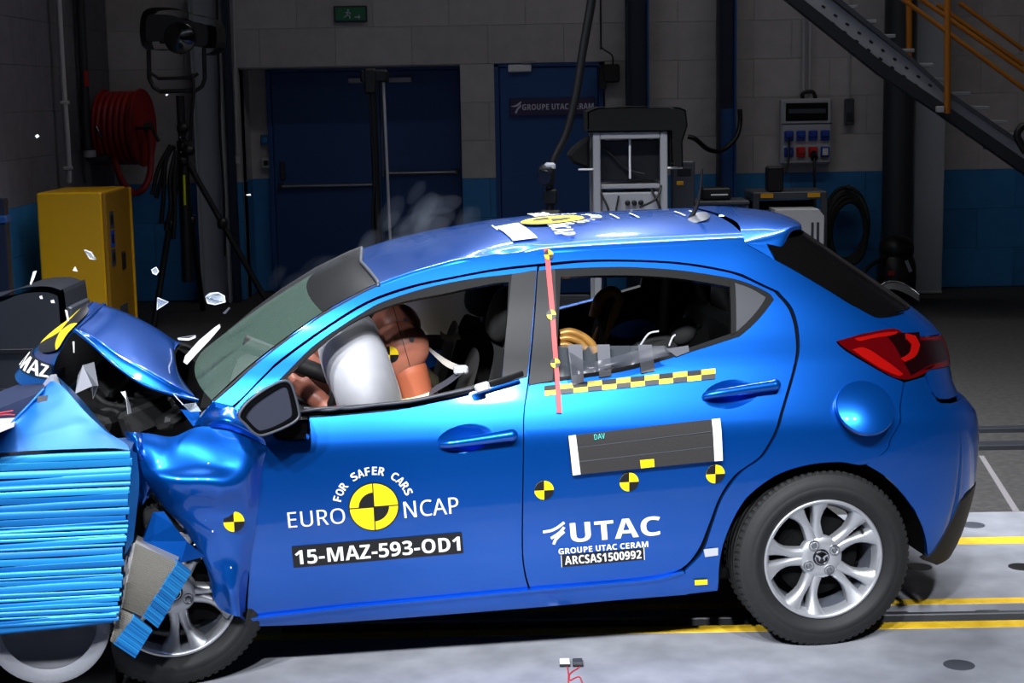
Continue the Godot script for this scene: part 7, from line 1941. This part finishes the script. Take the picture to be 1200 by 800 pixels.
	put(f, "lamp_body", prism(smooth2(PackedVector2Array([Vector2(-3.009, 2.596), Vector2(-2.956, 2.665), Vector2(-2.834, 2.677), Vector2(-2.7, 2.66), Vector2(-2.616, 2.624), Vector2(-2.447, 2.586), Vector2(-2.393, 2.501), Vector2(-2.407, 2.347), Vector2(-2.496, 2.292), Vector2(-2.659, 2.309), Vector2(-2.815, 2.34), Vector2(-2.986, 2.343), Vector2(-3.024, 2.442)]), 3), 0.5, 0.06), M.ink, at(Vector3(-f.position.x, 0, 0.25)))
	put(f, "lens", lathe(PackedVector2Array([Vector2(0.13, -0.02), Vector2(0.13, 0.02), Vector2(0.115, 0.03), Vector2(0, 0.045)]), 32), M.gloss, at(Vector3(-2.682, 2.422, -13.8) + inv + Vector3(0, 0, 0.25)))
	put(f, "yoke", tube(PackedVector3Array([Vector3(-2.957, 2.337, -13.6), Vector3(-2.962, 2.1, -13.6), Vector3(-2.931, 2.03, -13.6), Vector3(-2.876, 1.994, -13.6), Vector3(-2.579, 1.996, -13.6), Vector3(-2.528, 2.03, -13.6), Vector3(-2.504, 2.092, -13.6), Vector3(-2.499, 2.343, -13.6)]), 0.018, 8), M.ink, at(inv))
	put(f, "yoke_brace", tube(PackedVector3Array([Vector3(-2.953, 2.149, -13.6), Vector3(-2.885, 2.099, -13.6), Vector3(-2.602, 2.101, -13.6), Vector3(-2.558, 2.135, -13.6)]), 0.014, 8), M.ink, at(inv))
	put(f, "stem", rod(Vector3(-2.755, 1.957, -13.8) + inv, Vector3(-2.753, 1.543, -13.8) + inv, 0.035), M.ink)
	put(f, "mast", rod(Vector3(-2.752, 1.579, -13.8) + inv, Vector3(-2.765, 0.383, -13.8) + inv, 0.05), M.ink)
	put(f, "yellow_stripe", rod(Vector3(-2.735, 1.297, -13.7) + inv, Vector3(-2.739, 1.046, -13.7) + inv, 0.012), mat(rgb(190, 200, 20), 0.5))
	for p in PackedVector3Array([Vector3(-2.736, 1.687, -13.75), Vector3(-2.731, 1.531, -13.72), Vector3(-2.685, 1.503, -13.7), Vector3(-2.744, 1.417, -13.72)]): put(f, "knuckle", ball(Vector3(0.05, 0.045, 0.05), 14, 3.0), M.ink, at(p + inv))
	for p in PackedVector3Array([Vector3(-2.742, 1.612, -13.65), Vector3(-2.692, 1.611, -13.65), Vector3(-2.74, 1.491, -13.65), Vector3(-2.707, 1.434, -13.65)]): put(f, "bolt", ball(Vector3(0.008, 0.008, 0.008), 8), M.chrome, at(p + inv))
	for q in [[Vector3(-2.717, 1.399, -13.8), Vector3(-2.473, 0.976, -13.7), Vector3(-2.116, 0.197, -13.9), -13.9], [Vector3(-2.789, 1.401, -13.8), Vector3(-2.84, 0.976, -13.7), Vector3(-2.975, 0.301, -13.6), -13.60], [Vector3(-2.8, 1.393, -14), Vector3(-2.822, 0.932, -14.3), Vector3(-2.829, 0.37, -14.6), -14.6]]:
		var foot: Vector3 = q[2]
		foot = q[0] + (foot - q[0]) * ((q[0].y - 0.015) / (q[0].y - foot.y))
		put(f, "leg", rod(q[0] + inv, foot + inv, 0.026), M.ink)
		put(f, "leg_clamp", ball(Vector3(0.045, 0.05, 0.045), 14, 3.0), M.ink, at(q[0].lerp(foot, 0.38) + inv))
		put(f, "foot", ball(Vector3(0.03, 0.015, 0.03), 12), M.ink, at(foot + inv))
	put(f, "cable", tube(smooth3(PackedVector3Array([Vector3(-2.597, 2.136, -13.58), Vector3(-2.597, 1.968, -13.58), Vector3(-2.632, 1.759, -13.6), Vector3(-2.658, 1.582, -13.65)]), 4), 0.014, 6), M.ink, at(inv))
	for q in [PackedVector3Array([Vector3(-2.798, 1.533, -13.7), Vector3(-2.866, 1.477, -13.7), Vector3(-2.917, 1.3, -13.7), Vector3(-2.977, 1.107, -13.7)]), PackedVector3Array([Vector3(-2.81, 1.535, -13.65), Vector3(-2.873, 1.408, -13.65), Vector3(-2.9, 1.159, -13.65), Vector3(-2.934, 0.895, -13.65)]), PackedVector3Array([Vector3(-2.772, 1.508, -13.6), Vector3(-2.834, 1.268, -13.6), Vector3(-2.837, 1.054, -13.6), Vector3(-2.884, 0.84, -13.6)]), PackedVector3Array([Vector3(-2.766, 1.493, -13.6), Vector3(-2.8, 1.232, -13.6), Vector3(-2.803, 1.018, -13.6), Vector3(-2.83, 0.768, -13.6)]), PackedVector3Array([Vector3(-2.823, 1.549, -13.65), Vector3(-2.932, 1.367, -13.65), Vector3(-2.984, 1.196, -13.65), Vector3(-3.001, 1.14, -13.65)])]:
		put(f, "cable", tube(smooth3(q, 4), 0.02, 6), M.ink, at(inv))
	# yellow safety cabinet
	var cb := thing("yellow_cabinet", "yellow steel safety cabinet with warning labels on its darker door at the left", "cabinet", Vector3(-3.3, 0, -12.6))
	var top: float = Vector3(-3.078, 1.249, -12.2).y
	var fx0: float = Vector3(-3.552, 1.238, -12.2).x - cb.position.x
	var fx1: float = Vector3(-3.065, 1.242, -12.2).x - cb.position.x
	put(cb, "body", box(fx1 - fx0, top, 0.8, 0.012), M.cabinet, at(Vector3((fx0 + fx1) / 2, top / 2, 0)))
	put(cb, "door", box(0.03, top - 0.02, 0.78, 0.006), M.cabinet_unlit, at(Vector3(fx1 + 0.015, top / 2, 0)))
	for k in 3: put(cb, "warning_label", box(0.004, 0.13, 0.12, 0.001), M.blue_socket if k == 1 else M.tape, at(Vector3(fx1 + 0.032, top - 0.22 - k * 0.145, 0.24)))
	for k in 3: put(cb, "label_print", box(0.004, 0.07, 0.07, 0.001), M.ink, at(Vector3(fx1 + 0.0335, top - 0.22 - k * 0.145, 0.24)))
	put(cb, "latch", box(0.03, 0.14, 0.06, 0.008), M.ink, at(Vector3(fx1 + 0.035, top - 0.56, -0.05)))
	put(cb, "edge_strip", box(0.05, top - 0.02, 0.03, 0.005), M.cabinet, at(Vector3(fx1 + 0.02, top / 2, -0.385)))
	put(cb, "lower_label", box(0.004, 0.1, 0.25, 0.001), M.smoked, at(Vector3(fx1 + 0.032, 0.3, 0.0)))
	# dark rounded rail block at the left edge
	var g := thing("guard_beam", "heavy dark steel beam with a rounded end at the left edge in front of the yellow cabinet", "beam", Vector3(-2.5, 0, -9.0))
	var gy: float = Vector3(-2.566, 0.902, -9).y
	put(g, "beam", prism(soft(PackedVector2Array([Vector2(-1.25, 0), Vector2(0, 0), Vector2(0.0, gy - 0.1), Vector2(-0.03, gy - 0.02), Vector2(-0.1, gy), Vector2(-0.25, gy - 0.01), Vector2(-0.5, gy - 0.08), Vector2(-1.25, gy - 0.14)]), 5), 0.5, 0.03), M.dark_pipe)
	put(g, "end_cap", box(0.03, gy - 0.12, 0.4, 0.01), M.smoked, at(Vector3(0.012, (gy - 0.12) / 2, -0.25)))
	for q in [0.35, 0.6]: put(g, "groove", box(1.2, 0.03, 0.02, 0.004), M.ink, at(Vector3(-0.62, gy * q, 0.0)))
	var bc := thing("blue_post", "dark blue post at the left edge of the grey block wall", "post", Vector3(Vector3(-3.643, 0.836, -11.6).x, 0, -11.6))
	put(bc, "post", box(0.1, 1.25, 0.1, 0.006), M.column, at(Vector3(0, 0.625, 0)))
	put(bc, "post_cap", box(0.13, 0.06, 0.13, 0.01), M.frame, at(Vector3(0, 1.1, 0)))

func shard(label: String, p: PackedVector3Array, thick := 0.004, m: Material = null, called := "glass_shard") -> void:
	var c := Vector3.ZERO
	for v in p: c += v
	c /= p.size()
	var q := PackedVector3Array()
	for v in p: q.append(v - c)
	var n := (q[1] - q[0]).cross(q[2] - q[0]).normalized()
	var o := put(self, called, facets(fan(q), n if n.z > 0 else -n, thick), m if m else M.shard, at(c))
	tag(o, label, "debris", "")
	var rim := PackedVector3Array()
	for v in q: rim.append(v * 0.98)
	if not m: put(o, "bright_edge", tube(rim, 0.0022, 5, true), M.device)

func debris() -> void:
	shard("large jagged glass fragment flying highest right above the bonnet", PackedVector3Array([Vector3(-1.081, 1.229, -5.7), Vector3(-1.058, 1.245, -5.66), Vector3(-1.035, 1.243, -5.7), Vector3(-1.018, 1.228, -5.72), Vector3(-1.009, 1.212, -5.68), Vector3(-1.049, 1.201, -5.7), Vector3(-1.076, 1.207, -5.7)]))
	shard("triangular glass fragment flying just above the bonnet's crest", PackedVector3Array([Vector3(-1.251, 1.229, -5.7), Vector3(-1.211, 1.215, -5.68), Vector3(-1.26, 1.184, -5.72)]))
	shard("small ring-like glass fragment in front of the tripod foot", PackedVector3Array([Vector3(-1.267, 1.329, -5.7), Vector3(-1.251, 1.338, -5.7), Vector3(-1.243, 1.323, -5.7), Vector3(-1.252, 1.311, -5.7), Vector3(-1.264, 1.317, -5.7)]))
	shard("pointed glass fragment in front of the yellow cabinet face", PackedVector3Array([Vector3(-1.527, 1.394, -5.8), Vector3(-1.498, 1.386, -5.78), Vector3(-1.489, 1.359, -5.8), Vector3(-1.515, 1.361, -5.82)]))
	shard("narrow white fragment left of the yellow cabinet", PackedVector3Array([Vector3(-1.73, 1.277, -5.8), Vector3(-1.715, 1.32, -5.8), Vector3(-1.702, 1.323, -5.8), Vector3(-1.714, 1.293, -5.8), Vector3(-1.727, 1.271, -5.8)]), 0.003, M.device)
	shard("tiny white fragment low on the yellow cabinet face", PackedVector3Array([Vector3(-1.574, 1.321, -5.8), Vector3(-1.564, 1.336, -5.8), Vector3(-1.556, 1.317, -5.8)]), 0.003, M.device)
	shard("tiny white chip over the dark beam, left of a pair", PackedVector3Array([Vector3(-1.699, 1.23, -5.8), Vector3(-1.69, 1.233, -5.8), Vector3(-1.687, 1.221, -5.8), Vector3(-1.696, 1.221, -5.8)]), 0.003, M.device)
	shard("tiny white chip over the dark beam, right of a pair", PackedVector3Array([Vector3(-1.66, 1.214, -5.8), Vector3(-1.648, 1.217, -5.8), Vector3(-1.645, 1.205, -5.8), Vector3(-1.657, 1.205, -5.8)]), 0.003, M.device)
	shard("thin white splinter standing behind the bonnet's folded tip", PackedVector3Array([Vector3(-1.554, 1.205, -5.6), Vector3(-1.546, 1.202, -5.6), Vector3(-1.542, 1.166, -5.6), Vector3(-1.548, 1.166, -5.6)]), 0.003, M.device)
	shard("thin white splinter hanging under the bonnet's folded tip", PackedVector3Array([Vector3(-1.452, 1.137, -5.3), Vector3(-1.446, 1.137, -5.3), Vector3(-1.448, 1.1, -5.3), Vector3(-1.451, 1.1, -5.3)]), 0.003, M.device)
	shard("brownish chip right of the large flying glass fragment", PackedVector3Array([Vector3(-1.024, 1.17, -5.7), Vector3(-1.002, 1.191, -5.7), Vector3(-0.996, 1.188, -5.7), Vector3(-1.015, 1.167, -5.7)]), 0.003, M.smoked)
	shard("tiny bright chip high on the left wall", PackedVector3Array([Vector3(-1.737, 1.799, -6), Vector3(-1.727, 1.805, -6), Vector3(-1.721, 1.796, -6), Vector3(-1.731, 1.79, -6)]), 0.003, M.device)
	shard("tiny bright chip under the flood light's yoke", PackedVector3Array([Vector3(-1.251, 1.94, -6), Vector3(-1.244, 1.942, -6), Vector3(-1.241, 1.939, -6), Vector3(-1.248, 1.935, -6)]), 0.003, M.device)
	shard("tiny bright chip before the blue wall left of the double door", PackedVector3Array([Vector3(-0.973, 1.57, -6), Vector3(-0.957, 1.573, -6), Vector3(-0.954, 1.567, -6), Vector3(-0.967, 1.567, -6)]), 0.003, M.device)
	shard("long white plastic strip tumbling above the rear edge of the bonnet", PackedVector3Array([Vector3(-1.12, 1.038, -5.45), Vector3(-1.113, 1.059, -5.45), Vector3(-1.064, 1.111, -5.45), Vector3(-1.01, 1.154, -5.45), Vector3(-0.992, 1.165, -5.45), Vector3(-0.99, 1.153, -5.45), Vector3(-1.026, 1.113, -5.45), Vector3(-1.075, 1.064, -5.45), Vector3(-1.108, 1.029, -5.45)]), 0.014, M.device, "plastic_strip")
	shard("short white plastic strip at the bonnet's rear corner", PackedVector3Array([Vector3(-1.23, 1.055, -5.9), Vector3(-1.186, 1.054, -5.9), Vector3(-1.164, 1.063, -5.9), Vector3(-1.164, 1.054, -5.9), Vector3(-1.189, 1.045, -5.9), Vector3(-1.227, 1.048, -5.9)]), 0.01, M.device, "plastic_strip")
	var rng := RandomNumberGenerator.new()
	rng.seed = 12
	for k in 12:
		var p: Vector3 = Vector3(-1.516, 0.325, -5.1).lerp(Vector3(-0.804, 0.651, -4.9), rng.randf()) + Vector3(rng.randf_range(-0.1, 0.1), rng.randf_range(-0.15, 0.45), 0)
		var o := put(self, "paint_fleck", box(0.006, 0.004, 0.002, 0.001), M.cladding if k % 2 else M.device, at(p, Basis(Vector3.BACK, rng.randf() * 6)))
		tag(o, "speck of %s thrown up round the crushed front wing" % ("blue paint" if k % 2 else "white debris"), "debris", "blue paint specks round the front wing" if k % 2 else "white specks round the front wing")
	# two small blocks with a red wire on the floor in front
	for q in [[0, "white connector block on the platform in the foreground, left of a pair"], [1, "grey connector block on the platform in the foreground, right of a pair"]]:
		var p: Vector3 = Vector3(0.16, -0, -5.28) if q[0] == 0 else Vector3(0.204, 0, -5.278)
		var t := thing("connector_block", q[1], "connector", p)
		put(t, "cover", box(0.034, 0.012, 0.05, 0.002), M.device if q[0] == 0 else M.tape, at(Vector3(0.0, 0.0065, -0.01)))
		put(t, "dark_front", box(0.036, 0.009, 0.008, 0.002), M.ink, at(Vector3(0.0, 0.006, 0.02)))
	var rw := put(self, "red_wire", join([tube(smooth3(PackedVector3Array([Vector3(0.168, 0, -5.263), Vector3(0.169, 0, -5.189), Vector3(0.166, 0, -5.11), Vector3(0.165, 0, -5.017)]), 4), 0.002, 6), tube(smooth3(PackedVector3Array([Vector3(0.215, 0, -5.277), Vector3(0.205, 0, -5.244), Vector3(0.174, 0, -5.189), Vector3(0.169, 0, -5.125)]), 4), 0.002, 6), tube(smooth3(PackedVector3Array([Vector3(0.172, 0, -5.125), Vector3(0.196, 0, -5.156), Vector3(0.207, -0, -5.147), Vector3(0.214, 0, -5.061)]), 4), 0.002, 6)]), M.red_wire, at(Vector3(0, 0.003, 0)))
	tag(rw, "thin red wires trailing from the connector blocks to the bottom edge", "wire")
	# smoke from the air bags drifting over the windscreen
	var sm := thing("smoke_cloud", "thin grey smoke drifting up over the windscreen in front of the double door", "smoke", Vector3(-0.533, 1.363, -6.4))
	sm.set_meta("kind", "stuff")
	for k in 90:
		var t := rng.randf()
		var p: Vector3 = (Vector3(-0.844, 1.165, -6.4)).lerp(Vector3(-0.276, 1.493, -6.4), t) + Vector3(0, -0.12 * sin(PI * t), 0) - sm.position
		var fv := FogVolume.new()
		fv.shape = RenderingServer.FOG_VOLUME_SHAPE_ELLIPSOID
		var w := rng.randf_range(0.05, 0.15) * (1.0 - 0.4 * absf(t - 0.55))
		fv.size = Vector3(w * 1.5, w * 0.75, w)
		var fm := FogMaterial.new()
		fm.density = rng.randf_range(0.1, 0.32) * (0.4 + t)
		fm.albedo = rgb(190, 200, 220)
		fv.material = fm
		fv.transform = Transform3D(Basis(Vector3.BACK, 0.6 + rng.randf_range(-0.5, 0.5)), p + Vector3(rng.randf_range(-0.13, 0.13), rng.randf_range(-0.09, 0.09), rng.randf_range(-0.1, 0.1)))
		named(sm, "smoke_wisp", fv)
